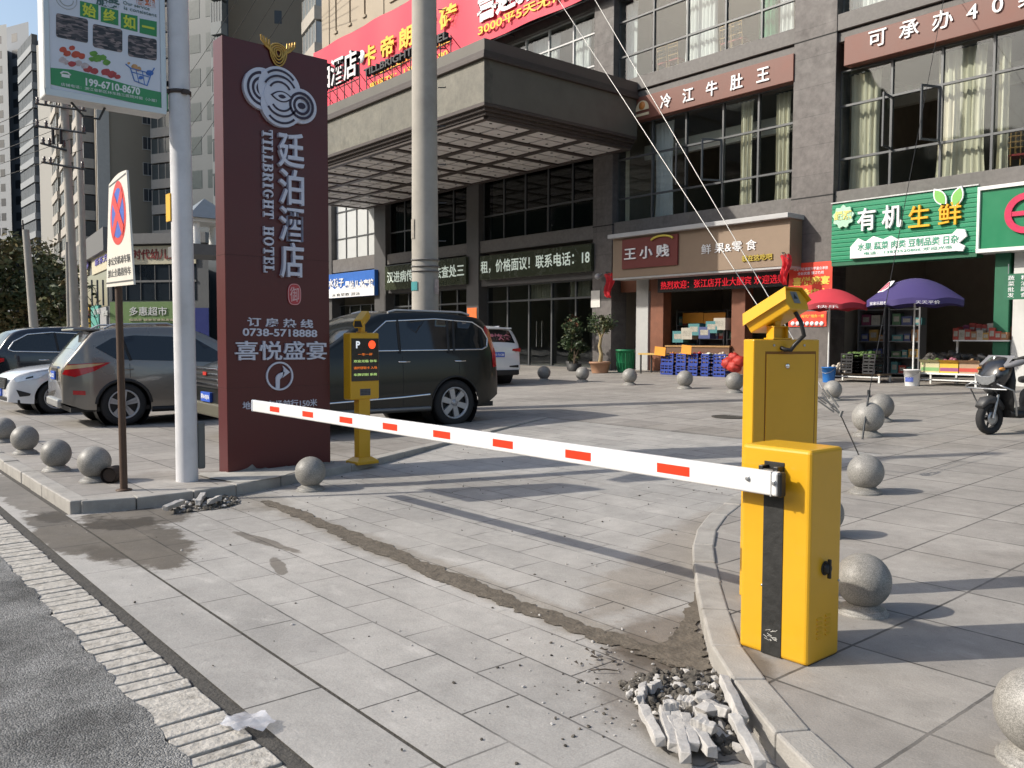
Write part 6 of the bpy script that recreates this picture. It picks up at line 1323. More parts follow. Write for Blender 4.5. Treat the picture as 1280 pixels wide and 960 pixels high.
def crate(proto, x, y, z, label, group, rz=0.):
    o = proto
    if st_[id(proto)]: o = proto.copy(); COL.objects.link(o)
    st_[id(proto)] = 1; o.location = (x, y, z); o.rotation_euler.z = rz; tag(o, label, 'crate', group); return o
def heap(name, label, cat, c, sx, sy, n, rad, col, hgt=.12, rg=.25, kind='stuff'):
    mb = MB(); q = random.Random(len(name) + int(c[0] * 7))
    for _ in range(n):
        a, b = q.uniform(-1, 1), q.uniform(-1, 1); h_ = hgt * max(0, 1 - (a * a + b * b) * .6); mb.ball((a * sx, b * sy, h_ * q.random() + rad * .6), rad * q.uniform(1 - rg, 1 + rg), 8, 6, (1, 1, q.uniform(.8, 1)))
    o = mb.build(name, col if not isinstance(col, tuple) else mat(name + '_skin', col, .45, var=.15, vs=9)); o.location = c; tag(o, label, cat, kind=kind); return o
cv = 20.25; gz = zp(cv)
for i, (x, lab) in enumerate(((841, 'blue crate left in the snack shop row, on the ground'), (856, 'blue crate second from left in the snack shop row'), (872, 'blue crate in the middle of the snack shop row'), (887, 'blue crate right of the middle of the snack shop row'), (901, 'blue crate at the right end of the row beside the red net bags'))):
    X = uu(x, 455, cv); z0 = gz
    crate(cr0, X, cv, z0, lab + ', lower one', 'blue crates before the snack shop'); crate(cr0, X, cv + .02, z0 + .32, lab + ', upper one', 'blue crates before the snack shop')
    col = [(.55, .2, .03), (.55, .42, .08), (.5, .05, .04), (.62, .6, .5), (.58, .5, .4)][i]
    heap('fruit', 'fruit heaped in the ' + ['leftmost', 'second', 'middle', 'fourth', 'rightmost'][i] + ' blue crate', 'fruit', (X, cv + .02, z0 + .52), .24, .15, 34, .05, mat('fruit_%s' % 'orange mandarin apple melon pear'.split()[i], col, .45, var=.15, vs=9))
tb = thing('display_table', 'low display table with orange price cards left of the blue crates', 'table', (uu(822, 455, cv), cv + .1, gz)); mb = MB(); mb.box((-.62, -.3, .58), (.62, .3, .63)); mb.build('table_top', mat('table_yellow', (.5, .33, .1), .6), tb)
for a in (-.55, .55):
    for b in (-.25, .25): mb = MB(); mb.box((a - .02, b - .02, 0), (a + .02, b + .02, .58)); mb.build('leg', DARKMETAL, tb)
ORG = mat('card_orange', (.75, .3, .03), .6)
for x, y, w_, l in ((825, 439, .42, 'orange price card hanging on the display table'), (858, 437, .36, 'orange price card above the blue crates')):
    p = on_v(x, y, cv - .32); mb = MB(); mb.box((-w_ / 2, -.005, -.13), (w_ / 2, .005, .13)); o = mb.build('price_card', ORG); o.location = p; o.rotation_euler.y = .08; tag(o, l, 'price card')
for i, (x, y, k, l) in enumerate(((851, 421, 6, 'teal carton on the counter left'), (862, 417, 4, 'cream carton on the counter second from left'), (871, 412, 6, 'teal carton stacked on the counter'), (884, 416, 3, 'blue grey carton on the counter centre'), (893, 409, 6, 'teal carton topmost on the counter'), (903, 405, 4, 'cream carton right on the counter'))):
    p = on_v(x, y, 21.4); packet(p.x, 21.4, p.z - .18, .42, .3, .36, k, l, 'cartons on the snack shop counter')
ct = thing('counter', 'dark counter carrying cartons inside the snack shop', 'counter', (uu(877, 440, 21.5), 21.3, fl)); mb = MB(); mb.box((-1.2, -.05, 0), (1.2, .5, .78)); mb.build('counter_body', mat('counter_brown', (.14, .07, .04), .6, var=.1), ct); mb = MB(); mb.box((-1.23, -.08, .78), (1.23, .53, .83)); mb.build('counter_top', mat('counter_top', (.35, .2, .08), .5), ct)
for k, (x, l) in enumerate(((866, 'orange price board over the counter left'), (893, 'orange price board over the counter right'))):
    p = on_v(x, 397.5, 22.5); mb = MB(); mb.box((-.42, 0, -.17), (.42, .02, .17)); o = mb.build('price_board', ORG); o.location = p; tag(o, l, 'price board')
NET = mat('net_red', (.42, .03, .02), .6, var=.25, vs=20)
for i, (x, y, s, l) in enumerate(((910, 454, .17, 'red net bag of fruit leaning at the crates'), (918, 458, .19, 'red net bag of fruit in the middle of its pile'), (924, 452, .17, 'red net bag of fruit at the right of its pile'), (917, 447, .15, 'red net bag of fruit on top of its pile'))):
    p = on_v(x, y, 20.1); mb = MB(); q = random.Random(i); mb.ball((0, 0, 0), s, 26, 18, (1.15, 1, .95))
    for v in mb.v: v *= 1 + .2 * noise.noise(v * 13 + Vector((i * 5, 0, 0)))
    o = mb.build('net_bag', NET); mb = MB(); o.location = (p.x, 20.1, max(zp(20.1) + s * .85, p.z)); tag(o, l, 'net bag', 'red net bags of fruit')
# ---- grocery
gv = 20.0; gz = zp(gv)
def stall(label, x0, x1, v, h, d, mt):
    t = thing('produce_stall', label, 'stall', ((x0 + x1) / 2, v, zp(v))); w2 = (x1 - x0) / 2; mb = MB(); mb.box((-w2, -d / 2, h - .04), (w2, d / 2, h)); mb.build('table_top', mt, t)
    for a in (-1, 1):
        for b in (-1, 1): mb = MB(); mb.box((a * (w2 - .03) - .02, b * (d / 2 - .03) - .02, 0), (a * (w2 - .03) + .02, b * (d / 2 - .03) + .02, h - .04)); mb.build('leg', MATS['white_paint'], t)
    mb = MB(); mb.box((-w2 + .04, -d / 2 + .02, .12), (w2 - .04, -d / 2 + .05, .15)); mb.build('rail', MATS['white_paint'], t); return t
xa, xb = uu(1151, 465, 20.3), uu(1226, 465, 20.3)
stall('white framed produce stall right of the purple umbrella', xa, xb, 20.45, .3, .7, MATS['white_paint'])
for i, (x, c, l) in enumerate(((1164, (.55, .5, .3), 'pale carton at the left end of the grocery stall'), (1188, (.72, .45, .05), 'yellow carton in the middle of the grocery stall'), (1212, (.42, .28, .18), 'brown carton with red stripes on the grocery stall'))):
    X = uu(x, 455, 20.2); z0 = zp(20.45) + .3; mb = MB(); mb.box((-.22, -.16, 0), (.22, .16, .24)); mb.mi = 1; mb.box((-.2, -.164, .04), (.2, -.16, .12)); mb.mi = 0; mb.add([(-.22, -.16, .24), (.22, -.16, .24), (.24, -.27, .3), (-.24, -.27, .3)], [(0, 1, 2, 3)])
    o = mb.build('carton', [mat('carton_%s' % 'pale yellow brown'.split()[i], c, .7, var=.1), mat('carton_print_%s' % 'green plum red'.split()[i], ((.2, .4, .15), (.3, .08, .2), (.5, .06, .04))[i], .6)]); o.location = (X, 20.3, z0); tag(o, l, 'carton', 'cartons on the grocery stall')
    heap('vegetables', ('green leaf vegetables in the pale carton', 'onions in the yellow carton', 'potatoes in the brown carton')[i], 'vegetables', (X, 20.3, z0 + .17), .18, .12, 26, .05, mat('veg_%s' % 'green onion potato'.split()[i], ((.1, .2, .04), (.3, .1, .14), (.32, .2, .1))[i], .5, var=.2, vs=10))
heap('produce', 'dark produce under a net on the back of the grocery stall', 'produce', (uu(1195, 440, 20.9), 20.9, zp(20.9) + .5), .75, .25, 90, .07, mat('produce_dark', (.06, .055, .05), .6, var=.4, vs=9), .22)
t = thing('display_shelf', 'raised white shelf with red packed goods in the grocery doorway', 'shelf', (uu(1228, 426, 20.9), 21.0, zp(21))); xx = (uu(1262, 426, 20.9) - uu(1194, 426, 20.9)) / 2; zz = on_v(1228, 425, 20.9).z - zp(21)
mb = MB(); mb.box((-xx, -.25, zz - .03), (xx, .25, zz)); mb.build('shelf_board', WHITE, t)
for a in (-1, 1): mb = MB(); mb.box((a * xx - .02, -.02, 0), (a * xx + .02, .02, zz - .03)); mb.build('leg', WHITE, t)
for i in range(9):
    X = uu(1198 + 7.5 * i, 418, 20.9); k = (0, 4, 0, 5, 4, 1, 0, 0, 5)[i]; packet(X, 20.85, zp(21) + zz, .13, .2, .16 + .12 * r.random(), k, 'bright packet on the raised shelf, number %s from the left' % 'one two three four five six seven eight nine'.split()[i], 'packets on the raised grocery shelf'); packet(X, 21.05, zp(21) + zz, .14, .12, .3 + .1 * r.random(), (k + 3) % 8 if i % 2 else 0, 'taller packet in the back row of the raised shelf, number %s from the left' % 'one two three four five six seven eight nine'.split()[i], 'packets on the raised grocery shelf')
xa, xb = uu(1042, 458, 20.3), uu(1104, 458, 20.3); stall('low produce stall between the two umbrellas', xa, xb, 20.45, .22, .6, mat('stall_wood', (.2, .15, .1), .7, var=.15))
for i, x in enumerate((1070, 1084)):
    for k in range(2): crate(crk, uu(x, 455, 20.3) + .0, 20.3 + .02 * k, zp(20.45) + .22 + .26 * k * .9, ('black crate on the low stall, %s one' % ('upper', 'lower')[1 - k]) + (' nearer the red umbrella' if i == 0 else ' nearer the purple umbrella'), 'black crates on the low stall')
    heap('greens', ('leafy greens in the black crate nearer the red umbrella', 'leafy greens in the black crate nearer the purple umbrella')[i], 'greens', (uu(x, 455, 20.3), 20.3, zp(20.45) + .6), .24, .16, 36, .06, mat('greens_leaf', (.07, .13, .03), .6, var=.35, vs=12))
heap('garlic', 'pale garlic heaped at the left end of the low stall', 'garlic', (uu(1050, 455, 20.3), 20.3, zp(20.45) + .22), .25, .2, 60, .045, mat('garlic_skin', (.5, .45, .38), .6, var=.15, vs=12), .22)
# grocery back shelf with dim goods
for a, b, l in ((1072, 1106, 'dim goods shelf inside the grocery on the left'), (1110, 1150, 'dim goods shelf inside the grocery in the middle')):
    x0, x1 = uu(a, 410, 23), uu(b, 410, 23); Zs = shelf_unit(x0, x1, 23, 1.9, l, 5)
    for z in Zs[:-1]:
        x = x0 + .1
        while x < x1 - .15: wd = r.uniform(.14, .3); packet(x + wd / 2, 23.14, z, wd, .22, r.uniform(.14, .32), r.randrange(8), 'small packet standing on the dim shelves of the grocery', 'packets on the grocery shelves'); x += wd + .03
# green door jamb, white jamb and hanging board at the right
GDK = mat('jamb_green', (.012, .12, .06), .5, var=.15, vs=2)
x0, x1 = uu(1243, 400, 20.9), uu(1262, 400, 20.9); mb = MB(); w2 = (x1 - x0) / 2; mb.box((-w2, -.12, 0), (w2, .12, 3.05)); o = mb.build('green_column', GDK, bevel=.01); o.location = ((x0 + x1) / 2, 20.95, fl - .02); tag(o, 'green painted column between the grocery and the shop at the right edge', 'column')
mb = MB(); mb.box((-.3, -.1, 0), (.3, .1, 3.1)); o = mb.build('white_column', mat('column_white', (.6, .6, .58), .6, var=.05, grime=.2), bevel=.01); o.location = (x1 + .36, 20.98, fl - .02); tag(o, 'pale column at the right edge behind the scooter', 'column')
p = on_v(1272, 358, 20.4); t = thing('hanging_board', 'green hanging board with columns of white writing at the right edge', 'sign', p); mb = MB(); mb.box((-.28, 0, -.28), (.5, .04, .28)); mb.build('board', GDK, t); mb = MB()
for i, c in enumerate(('蔬菜批发', '粮油副食')):
    for j, ch_ in enumerate(c): mb.text(ch_, o=(-.13 + i * .26, 0, .19 - j * .125), ex=X_, ey=Z_, h=.1, width=.13, depth=.006)
mb.build('board_lettering', LW, t); mb = MB(); mb.tube([(-.2, .02, .28), (-.2, .02, .5)], .01, 5); mb.tube([(.4, .02, .28), (.4, .02, .5)], .01, 5); mb.build('chain', STEEL, t)
# ---- umbrellas
def umbrella(label, x, ytop, yrim, xl, xr, ybot, v, m, valance, txt):
    p = on_v(x, ybot, v); base = Vector((p.x, v, zp(v))); t = thing('parasol', label, 'parasol', base); top = on_v(x, ytop, v).z - base.z; rim = on_v(x, yrim, v).z - base.z; R = (on_v(xr, yrim, v).x - on_v(xl, yrim, v).x) / 2 * .97
    mb = MB(); mb.tube([(0, 0, .05), (0, 0, top)], .02, 8); mb.build('pole', WHITE, t); N = 8; g = []; sub = 6
    for j in range(9):
        for i in range(N * sub):
            a = 2 * PI * i / (N * sub); f = i % sub / sub; dip = 1 - .06 * math.sin(PI * f) * (j / 8) ** 1.2; q = j / 8; g.append((R * q * dip * math.cos(a), R * q * dip * math.sin(a), rim + (top - rim) * math.cos(q * PI / 2) ** 1.0 + .05 * math.sin(PI * f) * (j / 8) ** 3))
    n = N * sub; mb = MB(); mb.add(g, [(j * n + i, (j + 1) * n + i, (j + 1) * n + (i + 1) % n, j * n + (i + 1) % n) for j in range(8) for i in range(n)], True); cp = mb.build('canopy', m, t)
    last = g[-n:]; mb = MB(); mb.add(last + [(a * 1.0, b * 1.0, c - .13) for a, b, c in last], [(i, n + i, n + (i + 1) % n, (i + 1) % n) for i in range(n)], True); mb.build('valance', valance, cp)
    for k in range(N): a = 2 * PI * k / N; mb = MB(); mb.tube([(.02 * math.cos(a), .02 * math.sin(a), top - .03)] + [(R * q * math.cos(a), R * q * math.sin(a), rim + (top - rim) * math.cos(q * PI / 2) - .02) for q in (.3, .6, .98)], .006, 5); mb.build('rib', STEEL, t)
    mb = MB()
    for s, a in txt:
        c = Vector((R * 1.0 * math.cos(a), R * 1.0 * math.sin(a), rim - .06)); ex = Vector((-math.sin(a), math.cos(a), 0)); mb.text(s, o=c + Vector((math.cos(a), math.sin(a), 0)) * .012, ex=ex, ey=Z_, h=.075, width=.5, depth=.004)
    mb.build('valance_lettering', LW, t); return t, R, top, rim
PUR = mat('parasol_purple', (.055, .040, .155), .7, var=.06); RDU = mat('parasol_red', (.55, .04, .06), .7, var=.06)
t, R, top, rim = umbrella('purple parasol with a white shield mark standing in a white bucket', 1141, 348, 377, 1082, 1202, 466, 19.9, PUR, PUR, (('家家乐超市', -1.9), ('天天平价', -.9)))
a = -2.25; mb = MB(); c = Vector((R * .62 * math.cos(a), R * .62 * math.sin(a), rim + (top - rim) * .56 + .02)); nx = Vector((-math.sin(a), math.cos(a), 0)); ny = Vector((-math.cos(a) * .7, -math.sin(a) * .7, .72)).normalized(); nz = nx.cross(ny)
mb.prism([(-.2, -.16), (.05, -.16), (.16, -.05), (.18, .05), (.12, .2), (-.14, .2)], c, nx, ny, nz * .012); mb.build('shield_mark', LW, t); mb = MB(); mb.prism([(-.16, -.12), (-.06, -.12), (-.02, .16), (-.11, .16)], c + nz * .012, nx, ny, nz * .006); mb.prism([(.0, -.1), (.1, -.03), (.06, .1), (.01, .1)], c + nz * .012, nx, ny, nz * .006); mb.build('shield_stripe', mat('shield_red', (.5, .06, .12), .6), t)
umbrella('red parasol with white lettering, half hidden behind the yellow camera', 1035, 361, 382, 995, 1083, 464, 19.9, RDU, mat('parasol_red_dark', (.35, .03, .04), .7), (('农夫果园', -2.0), ('快乐', -1.1)))
for (x, y, c, l, rr_) in ((1140, 472, (.72, .72, .72), 'white paint bucket holding the purple parasol', .18), (1036, 469, (.02, .16, .5), 'blue bucket holding the red parasol', .17)):
    p = on_v(x, y, 19.9); t = thing('bucket', l, 'bucket', (p.x, 19.9, zp(19.9))); mb = MB(); mb.lathe([(rr_ * .82, 0), (rr_, .36), (rr_ + .012, .36), (rr_ + .012, .385), (rr_ - .01, .385), (rr_ - .02, .3), (0, .3)], 24); mb.build('pail', mat('pail_%s' % l.split()[0], c, .4, var=.05, grime=.2), t)
    mb = MB(); mb.tube([(rr_ * math.cos(q), -.02 - rr_ * .9 * math.sin(q), .35 - .12 * math.sin(q)) for q in lin(0, PI, 10)], .005, 5); mb.build('handle', STEEL, t)
    if 'white' in l:
        mb = MB(); n = 8; mb.add([((rr_ * .93) * math.sin(q) * 1.0, -(rr_ * (.9 + .0 * z)) * math.cos(q) * 1.02, z) for z in (.1, .26) for q in lin(-.6, .6, n)], [(i, i + 1, n + 2 + i, n + 1 + i) for i in range(n)], True); mb.build('pail_label', mat('pail_label_blue', (.08, .12, .4), .5, var=.4, vs=20), t)
# ---- plants and bin before the hotel
LEAFM = [mat('leaf_%s' % n_, c, .55, var=.25, vs=4) for n_, c in (('dark', (.028, .05, .018)), ('mid', (.05, .085, .026)), ('olive', (.085, .09, .035)))]
def crown(mb, c, rad, n, leaf, seed, sq=(1, 1, 1), clumps=14):
    q = random.Random(seed); cs = []
    for _ in range(clumps):
        d = Vector((q.gauss(0, 1), q.gauss(0, 1), q.gauss(0, 1))).normalized() * rad * q.uniform(.35, .95); cs.append((Vector((d.x * sq[0], d.y * sq[1], d.z * sq[2])), rad * q.uniform(.18, .4), q.randrange(3)))
    for _ in range(n):
        cc, cr_, mi = q.choice(cs); p = Vector(c) + cc + Vector((q.gauss(0, 1), q.gauss(0, 1), q.gauss(0, .8))) * cr_ * .55
        d = Vector((q.gauss(0, 1), q.gauss(0, 1), q.gauss(0, .6))).normalized(); e = d.orthogonal().normalized(); e = (e * math.cos(q.random() * 6) + d.cross(e) * math.sin(q.random() * 6)); s = leaf * q.uniform(.6, 1.3); mb.mi = mi if q.random() < .8 else q.randrange(3)
        mb.add([p - d * s, p + e * s * .42, p + d * s, p - e * s * .42], [(0, 1, 2, 3)])
    mb.mi = 0
p = on_v(750, 462, 19.6); t = thing('potted_tree', 'small potted tree with a thin gnarled trunk in a terracotta pot', 'potted tree', (p.x, 19.6, zp(19.6)))
mb = MB(); mb.lathe([(.26, 0), (.32, .3), (.35, .3), (.35, .36), (.3, .36), (.29, .31), (0, .31)], 24); mb.build('pot', mat('terracotta', (.36, .2, .12), .7, var=.12), t)
mb = MB(); mb.tube([(0, 0, .3), (.05, .0, .6), (-.05, .02, .85), (.03, 0, 1.1), (-.08, 0, 1.4)], [.07, .06, .055, .045, .03], 8); mb.tube([(.03, 0, 1.1), (.2, .05, 1.5)], [.035, .015], 6); mb.tube([(0, 0, 1.2), (-.25, -.05, 1.6)], [.03, .015], 6); mb.build('trunk', mat('bark_pale', (.34, .26, .13), .8, var=.25, vs=9), t)
mb = MB(); crown(mb, (-.03, 0, 1.6), .5, 1500, .05, 3, (1.1, 1, .8)); mb.build('crown', LEAFM, t)
p = on_v(718, 461, 19.9); t = thing('potted_shrub', 'bushy dark potted shrub left of the terracotta pot', 'potted shrub', (p.x, 19.9, zp(19.9))); mb = MB(); mb.lathe([(.2, 0), (.26, .25), (.22, .25), (0, .22)], 20); mb.build('pot', mat('pot_black', (.03, .03, .03), .6), t)
mb = MB(); mb.tube([(0, 0, .2), (.03, 0, 1.2)], [.04, .015], 6); mb.tube([(.02, 0, .4), (.3, .1, 1.1)], [.03, .01], 6); mb.build('stem', mat('bark_brown', (.1, .07, .045), .85, var=.2), t); mb = MB(); crown(mb, (0, 0, .75), .52, 1500, .06, 5, (.8, .8, 1.25)); crown(mb, (.05, 0, 1.45), .35, 500, .06, 6); mb.build('crown', LEAFM, t)
p = on_v(712, 461, 20.3); t = thing('potted_plant', 'reddish tall potted plant behind the bushy shrub', 'potted plant', (p.x, 20.4, zp(20.3))); mb = MB(); mb.lathe([(.16, 0), (.2, .3), (.17, .3), (0, .27)], 18); mb.build('pot', MATS['pot_black'], t); mb = MB(); mb.tube([(0, 0, .25), (0, 0, 1.5)], [.03, .015], 6); mb.build('stem', MATS['bark_brown'], t); mb = MB(); crown(mb, (0, 0, 1.5), .35, 500, .07, 9); mb.build('crown', [LEAFM[0], LEAFM[1], mat('leaf_rust', (.16, .06, .03), .6, var=.2)], t)
p = on_v(781.5, 460, 20.3); t = thing('waste_bin', 'green plastic waste bin standing left of the snack shop', 'bin', (p.x, 20.3, zp(20.3))); mb = MB(); mb.lathe([(.24, 0), (.30, .68), (.32, .68), (.32, .73), (.28, .73), (.26, .1), (0, .1)], 24); mb.build('bin_body', mat('bin_green', (.02, .22, .09), .45, var=.08), t)
mb = MB(); [mb.tube([(.25 * math.cos(q), .25 * math.sin(q), .05), (.3 * math.cos(q), .3 * math.sin(q), .62)], .012, 5) for q in lin(0, 2 * PI, 16)[:-1]]; mb.build('rib', MATS['bin_green'], t)
# ================================================================ what stands behind: podium, towers, trees, poles, hills
def ground_pt(p): return Vector((p.x, p.y, 0))
WIND = mat('far_window', (.05, .057, .068), .35, coat=.1, var=.1); WINF = mat('far_window_frame', (.42, .41, .39), .6)
def along(x0, d0, x1): return d0 * ray(x0, 430).x / ray(x1, 430).x      # depth at which a wall running away from the road reaches column x1
def tower(name, label, pts, z0, z1, m, cat='tower block'):
    """pts: corners seen as (column px, depth); a back side is added behind them"""
    P = [ground_pt(at(x, 430, d)) for x, d in pts]; dp = max(10, (P[0] - P[-1]).length * .6)
    Q = P + [P[-1] + P[-1].normalized() * dp, P[0] + P[0].normalized() * dp]; o = sum(P, Vector()) / len(P); t = thing(name, label, cat, o); mb = loc(MB(), o)
    n = len(Q); mb.add([(q.x, q.y, z0) for q in Q] + [(q.x, q.y, z1) for q in Q], [(i, (i + 1) % n, n + (i + 1) % n, n + i) for i in range(n)] + [tuple(range(n, 2 * n))]); mb.build('wall', m, t, weld=True); return t, o, P
def grid_windows(t, o, A, B, fr, rows, w_, h_, nm='window', m=None, depth=.12, proud=.02, frame=True):
    """windows between corners A and B, each its own part; fr = fractions along, rows = sill heights"""
    d = (B - A).normalized(); nrm = Vector((d.y, -d.x, 0)); 
    if nrm.dot(EYE - A) < 0: nrm = -nrm
    mb = MB(); mb.box((-w_ / 2, -proud, 0), (w_ / 2, depth, h_)); 
    if frame:
        mb.mi = 1; mb.box((-w_ / 2 - .08, -proud - .05, -.1), (w_ / 2 + .08, 0, -.0)); mb.box((-w_ / 2 - .06, -proud - .04, 0), (-w_ / 2, 0, h_)); mb.box((w_ / 2, -proud - .04, 0), (w_ / 2 + .06, 0, h_)); mb.box((-.03, -proud - .03, 0), (.03, -proud, h_)); mb.box((-w_ / 2 - .06, -proud - .04, h_), (w_ / 2 + .06, 0, h_ + .06))
    p = mb.build(nm, [m or WIND, WINF], t); rz = math.atan2(-nrm.x, nrm.y) + PI; first_ = True
    rz = math.atan2(nrm.x, -nrm.y)
    for f in fr:
        for z in rows:
            q = p if first_ else p.copy()
            if not first_: COL.objects.link(q); q.parent = t
            first_ = False; c = A.lerp(B, f); q.location = Vector((c.x, c.y, z)) - o; q.rotation_euler.z = rz
def hz(y, d): return 1.5 + (424 - y) / FPX * d
# --- kindergarten podium at the street corner
PD = mat('podium_wall', (.085, .09, .095), .6, var=.1, vs=.4, grime=.25, gs=.3)
zc = hz(297, 57)
t, o, P = tower('kindergarten_podium', 'two storey corner building with a kindergarten sign over a green supermarket sign', [(78, 82), (138, 57), (262, 55.5)], -.2, zc, PD, 'building')
def on_face(A, B, x, y, off=.0):
    # the spot under pixel (x, y) on the upright face through A and B
    d = (B - A); nrm = Vector((d.y, -d.x, 0)).normalized()
    if nrm.dot(EYE - A) < 0: nrm = -nrm
    A2 = A + nrm * off; r_ = ray(x, y); k = (A2 - EYE).dot(nrm) / r_.dot(nrm); return EYE + r_ * k, nrm
def face_box(t, o, A, B, x0, y0, x1, y1, name, m, off0=0., off1=.1, bevel=0.):
    a, nrm = on_face(A, B, x0, y0); b, _ = on_face(A, B, x1, y1); d = (B - A).normalized(); mb = loc(MB(), o)
    q = []
    for off in (off0, off1):
        for p, z in ((a, b.z), (b, b.z), (b, a.z), (a, a.z)): v = Vector((p.x, p.y, z)) + nrm * off; q.append(v)
    mb.add(q, [(0, 1, 2, 3), (7, 6, 5, 4), (0, 4, 5, 1), (1, 5, 6, 2), (2, 6, 7, 3), (3, 7, 4, 0)]); return mb.build(name, m, t, weld=True)
def face_text(t, o, A, B, bd, m, x0, y0, x1, y1, h, off=.12, bold=.02, nm='lettering'):
    a, nrm = on_face(A, B, x0, y0, off); b, _ = on_face(A, B, x1, y1, off); mb = loc(MB(), o); mid, _ = on_face(A, B, (x0 + x1) / 2, (y0 + y1) / 2 - h / 2, off); mid2, _ = on_face(A, B, (x0 + x1) / 2, (y0 + y1) / 2 + h / 2, off)
    e = (b - a); e.z = 0; mb.text(bd, o=(a + b) / 2, ex=e.normalized(), ey=Z_, h=abs(mid.z - mid2.z), width=(b - a).length, depth=.04, bold=bold); return mb.build(nm, m, t)
A, B, Cc = P; GLP = mat('podium_glass', (.02, .026, .034), .12, coat=.6, var=.2, vs=.5); COR = mat('podium_cornice', (.13, .13, .13), .6, var=.1)
face_box(t, o, B, Cc, 137, 294, 262, 304, 'cornice', COR, -.05, .5); face_box(t, o, A, B, 78, 326, 138.5, 313, 'cornice', COR, -.05, .45)
def podium_sign(name, label, A, B, box, m, lines):
    a, nr = on_face(A, B, box[0], box[3]); q = thing(name, label, 'shop sign', a); face_box(q, a, A, B, *box, 'panel', m, .02, .14)
    for bd, mm, l, h, bo in lines: face_text(q, a, A, B, bd, mm, *l, h, .16, bo * .4)
CRM = mat('sign_cream_far', (.55, .5, .36), .5, var=.05); RDK = mat('letter_maroon', (.2, .02, .02), .5); GRF = mat('sign_olive_green', (.13, .21, .075), .5, var=.06); LGF = mat('letter_grey', (.55, .56, .55), .5)
podium_sign('kindergarten_sign', 'cream kindergarten sign with maroon characters on the corner building', B, Cc, (152, 308.5, 246, 329.5), CRM, [('时代幼儿园', RDK, (166, 318.5, 221, 317), 13, .03)])
podium_sign('supermarket_sign', 'green supermarket sign with grey characters under the kindergarten', B, Cc, (139, 377.5, 232, 404), GRF, [('多惠超市', LGF, (162, 389.5, 209, 388.5), 11, .02), ('烟酒茶 糖果零食批发部', CRM, (162, 400, 218, 399.5), 3, .0)])
podium_sign('yellow_blue_sign', 'cream sign with blue characters round the corner of the kindergarten', A, B, (117, 319, 136.5, 336), CRM, [('新东方', mat('letter_violet', (.12, .1, .4), .5), (119, 327, 135, 323), 9, .02)])
podium_sign('yellow_blue_sign', 'small cream and blue sign left of the other, round the podium corner', A, B, (100, 327, 112, 343), CRM, [('辅导', MATS['letter_violet'], (101.5, 335, 111, 332), 9, .02)])
podium_sign('yellow_sign', 'bright yellow sign behind the concrete poles at street level', A, B, (102, 383, 114, 411), mat('sign_yellow_far', (.8, .5, .04), .5), [('火锅', RDK, (104, 393, 112, 392), 10, .03)])
podium_sign('teal_sign', 'teal sign beside the yellow one at street level', A, B, (116, 383, 126, 410), mat('sign_teal_far', (.06, .3, .25), .5), [('便利', LGF, (117.5, 390, 125, 389), 7, .03)])
podium_sign('grey_sign', 'grey sign at the podium corner beside the teal one', A, B, (127.5, 385, 136, 410), mat('sign_grey_far', (.3, .3, .31), .5), [('理发', LGF, (128.5, 392, 135, 391), 6, .02)])
f = face_box(t, o, B, Cc, 139, 331.5, 246, 375, 'window', GLP, -.05, .03)
for x in (140, 158, 176, 194, 212, 230): face_box(t, o, B, Cc, x, 331.5, x + 1.4, 375, 'mullion', COR, .02, .09)
face_box(t, o, B, Cc, 139, 351, 246, 352.3, 'mullion', COR, .02, .085)
f = face_box(t, o, A, B, 101, 350, 136, 382, 'window', GLP, -.05, .03)
for x in (101, 108, 115, 122, 129, 135.5): face_box(t, o, A, B, x, 350, x + 1., 382, 'mullion', COR, .02, .09)
face_box(t, o, B, Cc, 139, 405.5, 236, 416, 'shop_front', mat('shop_red_dark', (.14, .035, .02), .6, var=.3, vs=1), .0, .05); face_box(t, o, B, Cc, 236, 385, 262, 440, 'blue_panel', mat('podium_blue', (.015, .025, .14), .4), .0, .06)
# little pavilion roof on its right end
pa = at(256, 300, 50); t2 = thing('roof_pavilion', 'small white columned pavilion with a grey hipped roof above the podium', 'pavilion', (pa.x, pa.y, hz(310, 50))); zz = hz(282, 50) - hz(310, 50); z3 = hz(254, 50) - hz(310, 50)
for a in (-1, 1):
    for b in (-1, 1): mb = MB(); mb.lathe([(.22, 0), (.2, zz)], 12, (a * .75, b * .75, 0)); mb.build('column', WHITE, t2)
mb = MB(); mb.box((-1.2, -1.2, zz), (1.2, 1.2, zz + .2)); mb.build('cornice', WHITE, t2); mb = MB(); mb.add([(-1.5, -1.5, zz + .2), (1.5, -1.5, zz + .2), (1.5, 1.5, zz + .2), (-1.5, 1.5, zz + .2), (0, 0, z3 + .2)], [(0, 1, 4), (1, 2, 4), (2, 3, 4), (3, 0, 4), (3, 2, 1, 0)]); mb.build('roof', mat('roof_slate', (.16, .19, .22), .6), t2)
mb = MB(); mb.box((-1.6, -1.6, -.6), (1.6, 1.6, 0)); mb.build('base', COR, t2)
